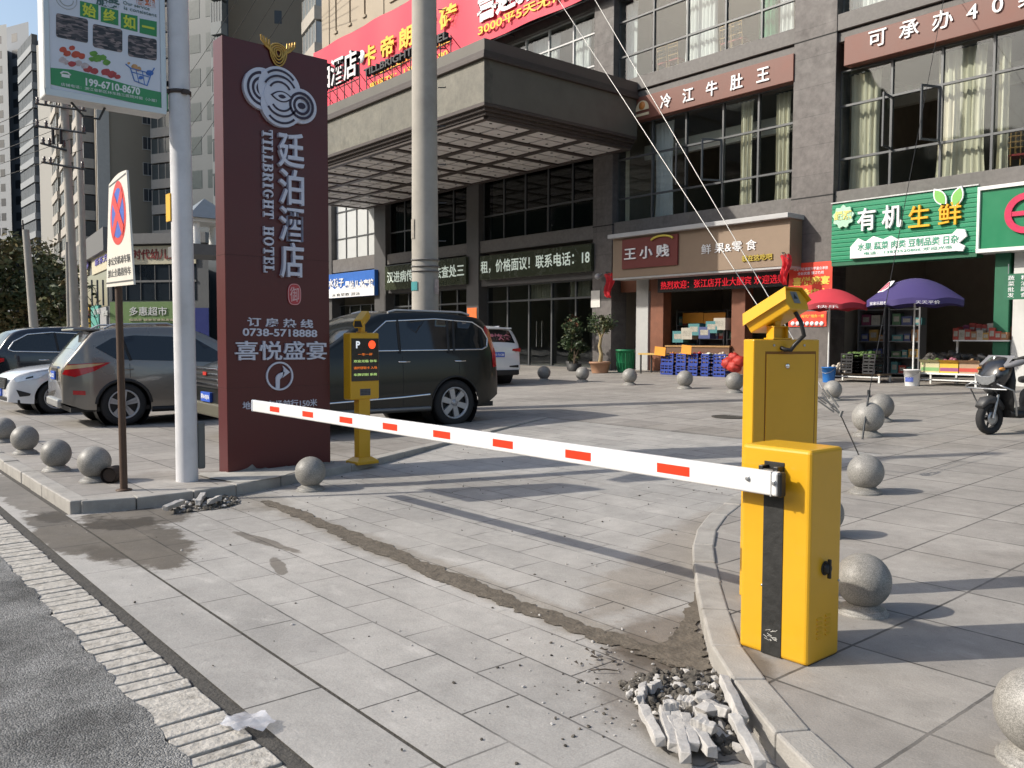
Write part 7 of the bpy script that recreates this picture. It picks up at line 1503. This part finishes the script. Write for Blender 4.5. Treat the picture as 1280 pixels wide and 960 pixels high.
# --- tan tower above the podium
TAN = mat('tower_tan', (.31, .27, .215), .8, var=.05, vs=.1, grime=.12, gs=.12); TANL = mat('tower_pale', (.33, .31, .28), .8, var=.06, vs=.15); GREYT = mat('tower_grey', (.36, .37, .38), .8, var=.04, vs=.05); BLUET = mat('tower_blue', (.17, .21, .26), .6, var=.06, vs=.05)
D1 = 96
t, o, P = tower('tan_tower', 'tan tower block with a blank wall and one column of small windows above the podium', [(80, 128), (125, D1), (203, along(125, D1, 203))], -.2, 62, TAN)
D2 = along(125, D1, 185)
rows = [hz(y, D2) for y in (254, 222, 190.5, 159.5, 128.5)] + [hz(128.5, D2) + 3. * k for k in range(1, 9)]
grid_windows(t, o, P[1], P[2], (.815,), rows, 1.0, 1.35)
face_box(t, o, P[1], P[2], 124, 340, 126, -300, 'corner_strip', mat('strip_pale', (.5, .48, .45), .7), -.02, .2)
BALC = mat('balcony_slab', (.40, .37, .33), .7, var=.1); BGL = mat('balcony_glass', (.10, .115, .12), .2, var=.25, vs=.4, coat=.4)
def balconies(t, o, A, B, f0, f1, zs, dep, h_=1.05, m=None, gm=None, fullglass=True):
    d = (B - A).normalized(); nrm = Vector((d.y, -d.x, 0))
    if nrm.dot(EYE - A) < 0: nrm = -nrm
    w_ = (B - A).length * (f1 - f0); c = A.lerp(B, (f0 + f1) / 2); rz = math.atan2(nrm.x, -nrm.y); pb = None; pg = None
    for z in zs:
        if pb is None:
            mb = MB(); mb.box((-w_ / 2, -dep, 0), (w_ / 2, 0, .16)); mb.box((-w_ / 2, -dep, .16), (w_ / 2, -dep + .1, h_)); mb.box((-w_ / 2, -dep + .1, .16), (-w_ / 2 + .1, 0, h_)); mb.box((w_ / 2 - .1, -dep + .1, .16), (w_ / 2, 0, h_)); pb = mb.build('balcony', m or BALC, t)
            mb = MB(); mb.box((-w_ / 2 + .02, -dep * .9, h_), (w_ / 2 - .02, -.02, 2.75)); pg = mb.build('balcony_glazing', gm or BGL, pb)
            mb = MB(); [mb.box((-w_ / 2 + w_ * k / 4 - .05, -dep * .93, h_), (-w_ / 2 + w_ * k / 4 + .05, -dep * .9 + .02, 2.8)) for k in range(5)]; pf = mb.build('balcony_mullion', m or BALC, pb); q = pb
        else:
            q = pb.copy(); COL.objects.link(q); q.parent = t
            for ch_ in (pg, pf): g2 = ch_.copy(); COL.objects.link(g2); g2.parent = q
        q.location = Vector((c.x, c.y, z)) - o; q.rotation_euler.z = rz
fl_ = [9 + 2.9 * k for k in range(17)]
balconies(t, o, P[0], P[1], .06, .3, fl_, 1.5, m=BALC); balconies(t, o, P[0], P[1], .4, .62, fl_, 1.5); balconies(t, o, P[0], P[1], .72, .97, fl_, 1.2, gm=mat('balcony_dark', (.05, .052, .055), .4, var=.3))
t, o, P = tower('glazed_tower', 'dark glazed balcony tower beside the tan tower, partly hidden by the white pole', [(202, 100), (240, 98)], -.2, 62, mat('tower_dark_grey', (.07, .075, .08), .6, var=.1))  # one even dark grey wall behind the glazed balconies
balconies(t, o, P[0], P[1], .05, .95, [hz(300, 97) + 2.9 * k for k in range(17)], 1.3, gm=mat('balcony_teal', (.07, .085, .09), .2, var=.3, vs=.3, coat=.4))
# dark tower between the white pole and the pylon, tan tower behind the pylon
t, o, P = tower('dark_tower', 'dark blue grey tower seen between the white pole and the red pylon', [(236, 78), (291, 76)], -.2, 70, mat('tower_slate', (.085, .10, .11), .5, var=.12, vs=.2))
grid_windows(t, o, P[0], P[1], (.25, .62), [12 + 3. * k for k in range(14)], 1.2, 1.6, m=mat('far_window_teal', (.05, .07, .075), .3), frame=False); balconies(t, o, P[0], P[1], .75, .98, [10 + 3. * k for k in range(17)], .8, gm=BGL, m=mat('balcony_slate', (.15, .17, .18), .6))
t, o, P = tower('tan_tower', 'broad tan tower rising behind the red pylon, with thin window slots', [(289, 80), (397, 81.2)], -.2, 75, TAN)
grid_windows(t, o, P[0], P[1], (.56, .6), [hz(40, 81) + 2.95 * k for k in range(-8, 8)], .35, 1.2, frame=False)
t, o, P = tower('balcony_tower', 'narrow tower of glazed balconies between the tan tower and the banner', [(395, 76), (421, 70)], -.2, 75, TANL)
balconies(t, o, P[0], P[1], .1, .75, [10 + 2.95 * k for k in range(20)], 1.2, gm=mat('balcony_pale', (.3, .33, .35), .15, var=.2, vs=.3, coat=.5))
# --- grey towers far left
t, o, P = tower('grey_tower', 'pale grey tower block with rows of small dark windows at the left edge', [(-60, 190), (-6, 172), (19, 170)], -.2, hz(40, 170), GREYT)
rows = [hz(58 + 18 * k, 170) - .7 for k in range(22)]
grid_windows(t, o, P[1], P[2], (.32, .62), rows, 1.25, 1.5, frame=False); grid_windows(t, o, P[0], P[1], (.55, .85), rows, 1.3, 1.5, frame=False)
mb = loc(MB(), o); d = (P[2] - P[1]); c = P[1]; 
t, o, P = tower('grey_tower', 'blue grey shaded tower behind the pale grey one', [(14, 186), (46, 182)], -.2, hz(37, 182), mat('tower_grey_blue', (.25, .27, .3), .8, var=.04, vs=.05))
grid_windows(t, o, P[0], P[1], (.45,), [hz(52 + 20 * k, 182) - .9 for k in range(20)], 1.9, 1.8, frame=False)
t, o, P = tower('grid_tower', 'narrow dark tower with a fine grid of balconies left of the utility pole', [(37, 150), (59, 140)], -.2, hz(70, 145), BLUET)
balconies(t, o, P[0], P[1], .1, .9, [6 + 3. * k for k in range(15)], 1.0, gm=mat('balcony_bluegrey', (.10, .115, .13), .7, var=.3, vs=.3, spec=.2), m=mat('balcony_bluepale', (.26, .28, .3), .7))
t, o, P = tower('plain_tower', 'plain pale grey tower wall behind the utility pole', [(55, 126), (84, 122)], -.2, hz(60, 124), mat('tower_plain', (.38, .37, .345), .85, var=.05, vs=.08))

# --- concrete poles
CONC = mat('pole_concrete', (.40, .375, .33), .85, var=.12, vs=2.5, grime=.25, gs=1.5)
b = at(532, 500, 16.4); b.z = zp(b.y); H_ = 13.; pole = thing('concrete_pole', 'thick round concrete utility pole rising in front of the hotel canopy', 'utility pole', b)
mb = MB(); mb.tube([(0, 0, -.1), (-.02, -.01, H_)], [.265, .21], 32); mb.build('pole_shaft', CONC, pole)
dF = -FW.copy(); dF.z = 0; dF.normalize(); rr2 = RT.copy(); rr2.z = 0; rr2.normalize()
hh = lambda y: 1.5 + (424 - y) / FPX * 16.3 - b.z
mb = MB()
for y in (326, 334, 340): mb.lathe([(.262, -.015), (.27, -.015), (.27, .015), (.262, .015)], 32, (0, 0, hh(y)))
mb.build('band_clamp', mat('band_grey', (.2, .19, .18), .6, .4, var=.3), pole)
mb = MB()
for k, y in enumerate(range(20, 345, 47)):
    s = rr2 * .25 + Vector((0, 0, hh(y))); mb.tube([s, s + rr2 * .14, s + rr2 * .14 + Z_ * .02], .011, 6); s2_ = -rr2 * .245 + Vector((0, 0, hh(y + 24)))
mb.build('foot_peg', DARKMETAL, pole)
def pole_patch(name, y0, y1, a0, a1, m):
    mb = MB(); n = 6; base = math.atan2(dF.y, dF.x); g = [((.268) * math.cos(base + a), (.268) * math.sin(base + a), z) for z in (hh(y1), hh(y0)) for a in lin(a0, a1, n)]; mb.add(g, [(i, i + 1, n + 2 + i, n + 1 + i) for i in range(n)], True); return mb.build(name, m, pole)
pole_patch('teal_sticker', 353, 364, -1.4, -.5, mat('sticker_teal', (.04, .25, .26), .5, var=.1)); pole_patch('torn_bill', 350, 368, .8, 1.35, mat('bill_paper', (.5, .42, .4), .7, var=.4, vs=14)); pole_patch('torn_bill', 276, 300, -1.3, -.8, mat('bill_old', (.33, .30, .26), .8, var=.3, vs=12))
def upole(label, x, ybot, d, ztop, r0, r1, lean=0.):
    q = at(x, 424, d); q.z = 0; t = thing('utility_pole', label, 'utility pole', q); mb = MB(); mb.tube([(0, 0, -.1), rr2 * lean + Z_ * ztop], [r0, r1], 16); mb.build('pole_shaft', CONC, t); return t, q
p1, q1 = upole('concrete utility pole with three steel crossarms and insulators at the left', 96, 415, 34, 13.5, .2, .13, -.35)
INS = mat('insulator_brown', (.06, .035, .025), .3, coat=.5)
for k, y in enumerate((141, 168, 212, 189)):
    z = hz(y, 34); l, rt_ = ((-1.05, .95), (-1.1, .9), (-.9, .8), (-.9, .1))[k]; mb = MB(); cen = rr2 * (-.35 * z / 13.5); mb.tube([cen + rr2 * l + dF * .2 + Z_ * (z + .12), cen + rr2 * rt_ + dF * .2 + Z_ * (z - .16)], .045, 6); mb.build('crossarm', DARKMETAL, p1)
    for f in (l + .1, (l - .2) * .5, rt_ - .1): s = cen + rr2 * f + dF * .2 + Z_ * (z + .1 - .13 * (f + 1)); mb = MB(); mb.lathe([(.05, 0), (.07, .06), (.045, .1), (.075, .16), (.045, .2), (.06, .26), (0, .28)], 10, s); mb.build('insulator', INS, p1)
for f in (-.35, -.05): s = rr2 * (-.35 * hz(180, 34) / 13.5 + f) + dF * .3 + Z_ * hz(187, 34); mb = MB(); mb.tube([s, s + Z_ * .55], .06, 8); mb.build('fuse', BLACK, p1)
p2, q2 = upole('second concrete pole close behind the first, with a lamp of wires', 107, 415, 38, 12.5, .17, .12, -.1)
p3, q3 = upole('thin slanting concrete pole in front of the dark tree at the left', 47, 415, 30, hz(290, 30), .17, .11, -.32)
p4, q4 = upole('slim dark pole beside the concrete utility poles', 86, 415, 33, 5.2, .06, .05, .0)
mb = MB(); [mb.tube([rr2 * (.3 + .25 * math.cos(a + k)) * 1. + Z_ * (2.0 + 1.5 * k * .3 + .5 * math.sin(a)) for a in lin(0, 2 * PI, 16)], .015, 5) for k in range(4)]; mb.build('cable_coil', BLACK, p2)

# --- trees at the left and along the street
BARK = mat('bark_dark', (.06, .048, .036), .9, var=.3, vs=6)
LEAFT = [mat('foliage_%s' % n_, c, .6, var=.3, vs=1.5) for n_, c in (('deep', (.055, .075, .028)), ('olive', (.10, .11, .04)), ('rust', (.15, .12, .045)))]
def tree(label, x, ytop, d, rad, seed, n=5200, leaf=.16, sq=(1, 1, 1.5), base=0.):
    q = at(x, 424, d); q.z = base; h_ = hz(ytop, d) - base; t = thing('street_tree', label, 'tree', q, 0, None); rr_ = random.Random(seed); mb = MB(); mb.tube([(0, 0, -.1), (.1, 0, h_ * .3), (0, .1, h_ * .6), (.05, 0, h_ * .9)], [.2, .16, .1, .03], 10)
    for k in range(8):
        a = rr_.random() * 6.28; z = h_ * rr_.uniform(.2, .7); mb.tube([(0, 0, z), (rad * .4 * math.cos(a), rad * .4 * math.sin(a), z + .5), (rad * .8 * math.cos(a), rad * .8 * math.sin(a), z + 1.1)], [.07, .04, .012], 6)
    mb.build('trunk', BARK, t); mb = MB(); zc_ = h_ * .52; crown(mb, (0, 0, zc_), rad, n, leaf, seed, (sq[0], sq[1], (h_ * .48) / rad), 34); mb.build('crown', LEAFT, t)
tree('dark pointed evergreen tree standing behind the slanting pole', 32, 258, 44, 2.3, 3, 6500); tree('dark bushy tree at the left edge of the photo', -8, 285, 42, 2.0, 5, 4500); tree('lower dark tree right of the pointed one, before the poles', 64, 300, 47, 1.7, 8, 4500); tree('low tree tucked between the slanting pole and the utility poles', 80, 345, 40, 1.0, 11, 2200)
# --- hills and the far side of the road, which the windows mirror
def ridge(name, pts, base, m, depth=40, label=None):
    mb = MB(); n = len(pts); g = []
    for j, (f, back) in enumerate(((0, 0), (.55, .35), (.85, .7), (1, 1), (.0, 2.2))):
        for i, (x, y, h_) in enumerate(pts):
            g.append((x + noise.noise((i * .7, j, 0)) * 4, y + (1 if y > 0 else -1) * depth * back, base + h_ * f * (1 + .12 * noise.noise((i * .9, j * 3., 2)))))
    mb.add(g, [(j * n + i, j * n + i + 1, (j + 1) * n + i + 1, (j + 1) * n + i) for j in range(4) for i in range(n - 1)], True); return tag(mb.build(name, m), kind='structure')
HILL = mat('hill_green', (.035, .045, .022), .95, var=.35, vs=.08, bump=.6, bs=.4)
ridge('hills', [(-260 + 14 * i, -62 - 6 * math.sin(i * .8), (52 if i < 14 else 33 if i < 19 else 40) + 9 * noise.noise((i * .45, 1, 0))) for i in range(30)], -.2, HILL)  # unseen ridge added behind the camera, heights shaped to darken window reflections
ridge('hills', [(-620 + 26 * i, 260 + 20 * math.sin(i), 26 + 12 * noise.noise((i * .5, 7, 0))) for i in range(32)], -.2, HILL, 90)
ridge('hills', [(-420 + 3 * i, -120 + 12 * i, 16 + 7 * noise.noise((i * .5, 3, 0))) for i in range(32)], -.2, HILL, 60) if False else None
tree_row = [(-34, -17, 6.5), (-26, -18, 7.2), (-17, -17.5, 6.2), (-8, -18, 7.), (1, -17, 6.6)]
for i, (x, y, h_) in enumerate(tree_row):
    t = thing('street_tree', 'street tree across the road behind the photographer, %s from the left' % ('first', 'second', 'third', 'fourth', 'fifth')[i], 'tree', (x, y, 0), i, 'trees across the road'); mb = MB(); mb.tube([(0, 0, -.1), (.05, 0, h_ * .4), (0, 0, h_ * .8)], [.16, .12, .04], 8); mb.build('trunk', BARK, t); mb = MB(); crown(mb, (0, 0, h_ * .66), 2.1, 1400, .2, 40 + i, (1, 1, 1), 20); mb.build('crown', LEAFT, t)
# --- overhead wires
WIRE = mat('wire_black', (.02, .02, .02), .6)
def wire(label, a, b, sag, rad=.014, n=14, m=None, group=None, cat='wire'):
    a, b = Vector(a), Vector(b); o = (a + b) / 2; mb = loc(MB(), o); mb.tube([a.lerp(b, f) - Z_ * (4 * sag * f * (1 - f)) for f in lin(0, 1, n)], rad, 5); t = mb.build('wire', m or WIRE); t.location = o; tag(t, label, cat, group)
for k in range(5):
    a = q1 + rr2 * (-1.3 + .45 * k) + dF * .2 + Z_ * (hz(141 + 13 * k, 34)); wire('one of the thin overhead wires fanning down left from the crossarm pole, %s from top' % ('first', 'second', 'third', 'fourth', 'fifth')[k], a, a + Vector((-40, -16 - 2 * k, -2 - .6 * k)), 1.2, .012, group='overhead wires left of the crossarms')
for k in range(4):
    a = at(235, 95 + 34 * k, 60); b2 = at(330 + 25 * k, -60, 40); wire('one of the thin wires crossing the towers above the pylon, %s from top' % ('first', 'second', 'third', 'fourth')[k], a, b2, .25, .016, group='wires before the towers')
# ================================================================ stays, rubble, litter
GUY = mat('stay_wire_pale', (.45, .44, .42), .4, .5, var=.05)
def ppt(x, y, d): return at(x, y, d)
# two pale stays from the concrete pole to turnbuckles by the plaza balls
anc = gp(1081, 585); anc.z = zp(anc.y)
tbp = [ppt(1028, 486, 8.75), ppt(1022, 497, 8.7)]; tb_end = ppt(1050, 517, 8.6)
top1 = Vector((b.x, b.y, b.z + 12.4)); 
for k, (ya, lab) in enumerate(((-349, 'right one of the two pale stay wires slanting down across the hotel front'), (-243, 'left one of the two pale stay wires slanting down across the hotel front'))):
    s = at(540, ya, 16.25); e = tbp[k]
    mb = MB(); o = (s + e) / 2; mb = loc(MB(), o); mb.tube([s, e], .005, 6); w_ = mb.build('stay_wire', GUY); w_.location = o; tag(w_, lab, 'stay wire', 'pale stay wires of the concrete pole')
    o = (e + tb_end) / 2; t = thing('turnbuckle', ('upper steel turnbuckle at the foot of the pale stays', 'lower steel turnbuckle at the foot of the pale stays')[k], 'turnbuckle', o); d = (tb_end - e); mb = loc(MB(), o); p = d.normalized().orthogonal() * .022
    mb.tube([e + d * .1 + p, e + d * .8 + p], .009, 6); mb.tube([e + d * .1 - p, e + d * .8 - p], .009, 6); mb.tube([e, e + d * .4], .008, 6); mb.tube([e + d * .6, tb_end], .008, 6); mb.build('turnbuckle_body', mat('weathered_steel', (.16, .16, .155), .5, .6, var=.2), t)
o = (tb_end + anc) / 2; mb = loc(MB(), o); mb.tube([tb_end, anc], .007, 6); mb.tube([tb_end - Z_ * .03, tb_end + Z_ * .03 + RT * .02], .018, 6); w_ = mb.build('anchor_rod', MATS['weathered_steel']); w_.location = o; tag(w_, 'thin anchor rod from the turnbuckles down to the slabs', 'anchor rod')
# one dark stay up to the facade
a2 = gp(1078, 549); a2.z = zp(a2.y); kn = at(1086, 492, (a2 - EYE).dot(FW) * 1.02); up2 = on_v(1184, -24, 20.97)
o = (a2 + up2) / 2; mb = loc(MB(), o); mb.tube([kn, up2], .006, 5); w_ = mb.build('stay_wire', WIRE); w_.location = o; tag(w_, 'thin dark stay wire crossing the green grocery sign', 'stay wire')
o = a2; t = thing('anchor_rod', 'dark anchor rod with a clamp behind the overlapping stone balls', 'anchor rod', o); mb = loc(MB(), o); mb.tube([a2, kn], .014, 6); mb.build('rod', DARKMETAL, t); mb = loc(MB(), o); mb.tube([kn - Z_ * .05, kn + Z_ * .05], .022, 8); mb.build('clamp', DARKMETAL, t)
# camera on the pillar and a small lamp
p = on_v(747, 345.5, 20.8); t = thing('dome_camera', 'small pale dome camera on the pillar left of the snack shop', 'camera', p); mb = MB(); mb.ball((0, 0, 0), .1, 12, 8); mb.tube([(0, 0, .03), (0, .2, .08)], .03, 6); mb.build('dome', mat('dome_grey', (.4, .4, .42), .4), t)
# ---- heap of broken stone by the right kerb
SL = mat('stone_offcut', (.44, .425, .405), .8, var=.22, vs=14, bump=.35, bs=60, grime=.5, gs=6); SOIL = mat('dark_rubble_soil', (.10, .09, .076), .95, var=.5, vs=18, bump=1., bs=50)
def zg(p): return zd(p.x, p.y)
def strip_stone(px, py, qx, qy, w_, h_, label, lift=0., seed=0):
    a, b2 = gp(px, py, -.085 + lift), gp(qx, qy, -.085 + lift); d = (b2 - a); L = d.length; c = (a + b2) / 2; q = random.Random(seed); mb = MB(); N = 7; g = []
    for i in range(N + 1):
        x = -L / 2 + L * i / N
        for (y, z) in ((-w_ / 2, 0), (w_ / 2, 0), (w_ / 2, h_), (-w_ / 2, h_)): g.append((x + (q.uniform(-.012, .012) if i in (0, N) else 0), y + q.uniform(-.004, .004), z + q.uniform(-.004, .004)))
    mb.add(g, [(i * 4 + k, i * 4 + (k + 1) % 4, (i + 1) * 4 + (k + 1) % 4, (i + 1) * 4 + k) for i in range(N) for k in range(4)] + [(3, 2, 1, 0), (N * 4, N * 4 + 1, N * 4 + 2, N * 4 + 3)])
    o = mb.build('stone_strip', SL, bevel=.004); o.location = (c.x, c.y, zg(c) + .012 + lift); o.rotation_euler = (q.uniform(-.2, .2), -math.asin(max(-.3, min(.3, (b2.z - a.z) / max(L, .01)))) * .0 + q.uniform(-.03, .03), math.atan2(d.y, d.x)); tag(o, label, 'stone strip', 'stone offcuts in the heap by the right kerb')
SS = [((803, 889, 826, 931), 'leftmost long stone strip lying apart from the heap'), ((828, 892, 841, 938), 'second stone strip from the left in the row of offcuts'), ((844, 896, 857, 952), 'third stone strip from the left, its lower end farthest forward'), ((855, 901, 866, 936), 'short stone strip fourth from the left'), ((866, 912, 890, 945), 'stone strip fifth from the left, lying slanted'), ((806, 862, 802, 878), 'small stone strip standing at the back left of the heap'), ((903, 852, 928, 905), 'long stone strip leaning along the kerb, upper one'), ((918, 902, 950, 958), 'long stone strip leaning along the kerb, lower one'), ((828, 887, 846, 886), 'stone strip lying across the back of the row'), ((866, 905, 892, 914), 'stone strip lying across the middle of the heap'), ((872, 893, 884, 918), 'stone strip deep in the middle of the heap'), ((838, 903, 850, 925), 'stone strip tucked under the row of offcuts'), ((880, 884, 912, 897), 'stone strip lying flat across the upper heap'), ((850, 880, 868, 884), 'stone strip lying at the back of the heap'), ((812, 866, 826, 858), 'thin stone strip at the back left edge of the heap')]
for k, (q, l) in enumerate(SS): strip_stone(*q, .043 if k not in (5, 14) else .032, .04, l, .05 if k in (8, 9, 12) else (.07 if k in (6, 7) else .02), k)
def rock(mb, c, s, q):
    bm = bmesh.new(); bmesh.ops.create_icosphere(bm, subdivisions=1, radius=1); sx, sy, sz = (q.uniform(.7, 1.4) * s for _ in range(3)); sd_ = q.random() * 99
    R3 = Matrix.Rotation(q.random() * 6.3, 3, 'Z') @ Matrix.Rotation(q.uniform(-.5, .5), 3, 'X'); k = len(mb.v)
    for v in bm.verts: p = v.co * (1 + .45 * noise.noise(v.co * 1.7 + Vector((sd_, 0, 0)))); p = R3 @ Vector((p.x * sx, p.y * sy, p.z * sz * .75)); mb.v.append(Vector(c) + p)
    for f in bm.faces: mb.f.append([k + v.index for v in f.verts]); mb.m.append(mb.mi); mb.sm.append(False)
    bm.free()
rk = random.Random(17)
names = 'first second third fourth fifth sixth seventh eighth ninth tenth eleventh twelfth'.split()
for i, (x, y, s) in enumerate(((866, 880, .07), (880, 884, .08), (893, 890, .07), (872, 893, .06), (886, 900, .075), (900, 903, .06), (858, 888, .05), (904, 885, .05), (893, 913, .06), (876, 902, .05), (912, 917, .04), (924, 930, .05))):
    p = gp(x, y, -.07); s *= .62; mb = MB(); rock(mb, (0, 0, 0), s, rk); o = mb.build('broken_stone', SL); o.location = (p.x, p.y, zg(p) + s * .55 + (.05 if i in (1, 4) else 0)); tag(o, 'chunk of broken pale stone in the heap by the right kerb', 'stone', 'broken stone chunks in the heap')
def soil(name, label, poly, n, s0, s1, seed, hgt=.05):
    q = random.Random(seed); P_ = [gp(x, y, -.1) for x, y in poly]; c = sum(P_, Vector()) / len(P_); mb = MB()
    xs = [p.x for p in P_]; ys = [p.y for p in P_]; k = 0
    def inside(x, y):
        r_ = False; j = len(P_) - 1
        for i in range(len(P_)):
            if (P_[i].y > y) != (P_[j].y > y) and x < (P_[j].x - P_[i].x) * (y - P_[i].y) / (P_[j].y - P_[i].y) + P_[i].x: r_ = not r_
            j = i
        return r_
    while k < n:
        x, y = q.uniform(min(xs), max(xs)), q.uniform(min(ys), max(ys))
        if inside(x, y): s = s0 + (s1 - s0) * q.random() ** 3; mb.mi = 1 if q.random() < .16 else 0; rock(mb, (x, y, zd(x, y) + s * .3 + hgt * q.random() * max(0, 1 - (Vector((x, y, 0)) - Vector((c.x, c.y, 0))).length / .5)), s, q); k += 1
    o = mb.build(name, [SOIL, SL]); tag(o, label, 'rubble', kind='stuff'); 
    return P_
P_ = soil('rubble', 'dark crumbled mortar and grit under the stone offcuts by the right kerb', [(776, 858), (800, 846), (862, 840), (897, 846), (905, 870), (930, 925), (905, 945), (860, 915), (820, 895), (795, 885)], 1500, .005, .026, 3)
blob('rubble_stain', [(p.x, p.y) for p in P_], mat('rubble_stain', (.19, .175, .155), .9, var=.4, vs=10), .004, .06, 6)
blob('rubble_stain', [(p.x, p.y) for p in [gp(x, y, -.1) for x, y in ((800, 900), (830, 935), (870, 955), (915, 950), (945, 957), (930, 925), (880, 915), (830, 900))]], MATS['rubble_stain'], .0045, .05, 16)
P_ = soil('rubble', 'crumbled mortar along the left kerb corner', [(208, 636), (232, 624), (262, 621), (296, 622), (300, 630), (268, 637), (222, 641)], 600, .006, .03, 5, .03)
blob('rubble_stain', [(p.x, p.y) for p in P_], MATS['rubble_stain'], .007, .05, 26)
for k, (q, l) in enumerate((((206, 637, 228, 629), 'pale stone strip in the rubble at the left kerb, lying slanted'), ((247, 631, 255, 619), 'pale stone strip in the rubble at the left kerb, standing up'), ((262, 630, 275, 624), 'short stone strip at the right of the left rubble'))): 
    strip_stone(*q, .05, .045, l, .03, 50 + k); bpy.context.scene.collection.objects[-1]['group'] = 'stone offcuts at the left kerb'
# grit scattered over the slabs
q = random.Random(8); mb = MB()
for _ in range(420):
    v = q.uniform(1.5, 7.5); u = q.uniform(itp(LP, v) + .1, itp(RP, v) - .05) if v > 1.9 else q.uniform(-8, -1)
    if q.random() < .45: u, v = itp(RP, 3.2) - abs(q.gauss(0, .5)), 3.0 + q.gauss(0, .45)
    if v < 1.5: continue
    s = q.uniform(.003, .009); mb.mi = 0 if q.random() < .6 else 1; rock(mb, (u, v, (zd(u, v) if v > 1.85 else -.1) + s * .4), s, q)
o = mb.build('grit', [SOIL, SL]); tag(o, 'fine grit scattered over the driveway slabs', 'grit', kind='stuff')
# clear plastic bag blown on the edging
a = gp(310, 909, -.1); mb = MB(); N = 9; g = [(x * .13 + .02 * noise.noise((i, j, 3)), y * .07 * (1.2 - .5 * abs(x)), .012 + .035 * abs(noise.noise((i * .9, j * .8, 1)))) for j, y in enumerate(lin(-1, 1, 6)) for i, x in enumerate(lin(-1, 1, N))]
mb.add(g, [(j * (N + 1) + i, j * (N + 1) + i + 1, (j + 1) * (N + 1) + i + 1, (j + 1) * (N + 1) + i) for j in range(6) for i in range(N)], True)
pm = mat('thin_plastic', (.62, .63, .68), .2, var=.2, vs=20, coat=.5); pm.node_tree.nodes['Principled BSDF'].inputs['Alpha'].default_value = .55; o = mb.build('plastic_bag', pm); o.location = (a.x, a.y, -.096); o.rotation_euler.z = .55; o.scale = (.8, .95, 1.2); tag(o, 'crumpled clear plastic bag lying on the edge of the road', 'plastic bag')
# twig and dead leaf near the heap
mb = MB(); p0, p1 = gp(738, 841, -.1), gp(775, 842, -.1); c = (p0 + p1) / 2; mb = loc(MB(), c); mb.tube([p0 + Z_ * .012, c + Z_ * .02, p1 + Z_ * .012], [.003, .004, .002], 5); o = mb.build('twig', BARK); o.location = c; tag(o, 'thin dry twig lying left of the stone heap', 'twig')
c = gp(757, 826, -.1); mb = MB(); q = random.Random(2)
for _ in range(14): a = q.random() * 6.28; s = q.uniform(.02, .05); p = Vector((q.gauss(0, .05), q.gauss(0, .05), .012)); mb.add([p, p + Vector((s * math.cos(a), s * math.sin(a), .01)), p + Vector((s * math.cos(a + .5), s * math.sin(a + .5), .006))], [(0, 1, 2)])
o = mb.build('dead_leaf', BARK); o.location = c; tag(o, 'curled dead leaf near the twig on the slabs', 'leaf')
# manhole cover out on the plaza
c = gp(915, 521); mb = MB(); mb.lathe([(.34, 0), (.34, .006), (.3, .006), (.29, .003), (0, .003)], 32)
for k in range(5): y = -.2 + .1 * k; w_ = math.sqrt(.28 ** 2 - y * y); mb.box((-w_, y - .02, .003), (w_, y + .02, .007))
o = mb.build('manhole_cover', mat('cast_iron', (.06, .056, .05), .7, .3, var=.25, vs=10)); o.location = (c.x, c.y, zp(c.y) + .001); tag(o, 'round iron manhole cover in the plaza slabs', 'manhole cover')
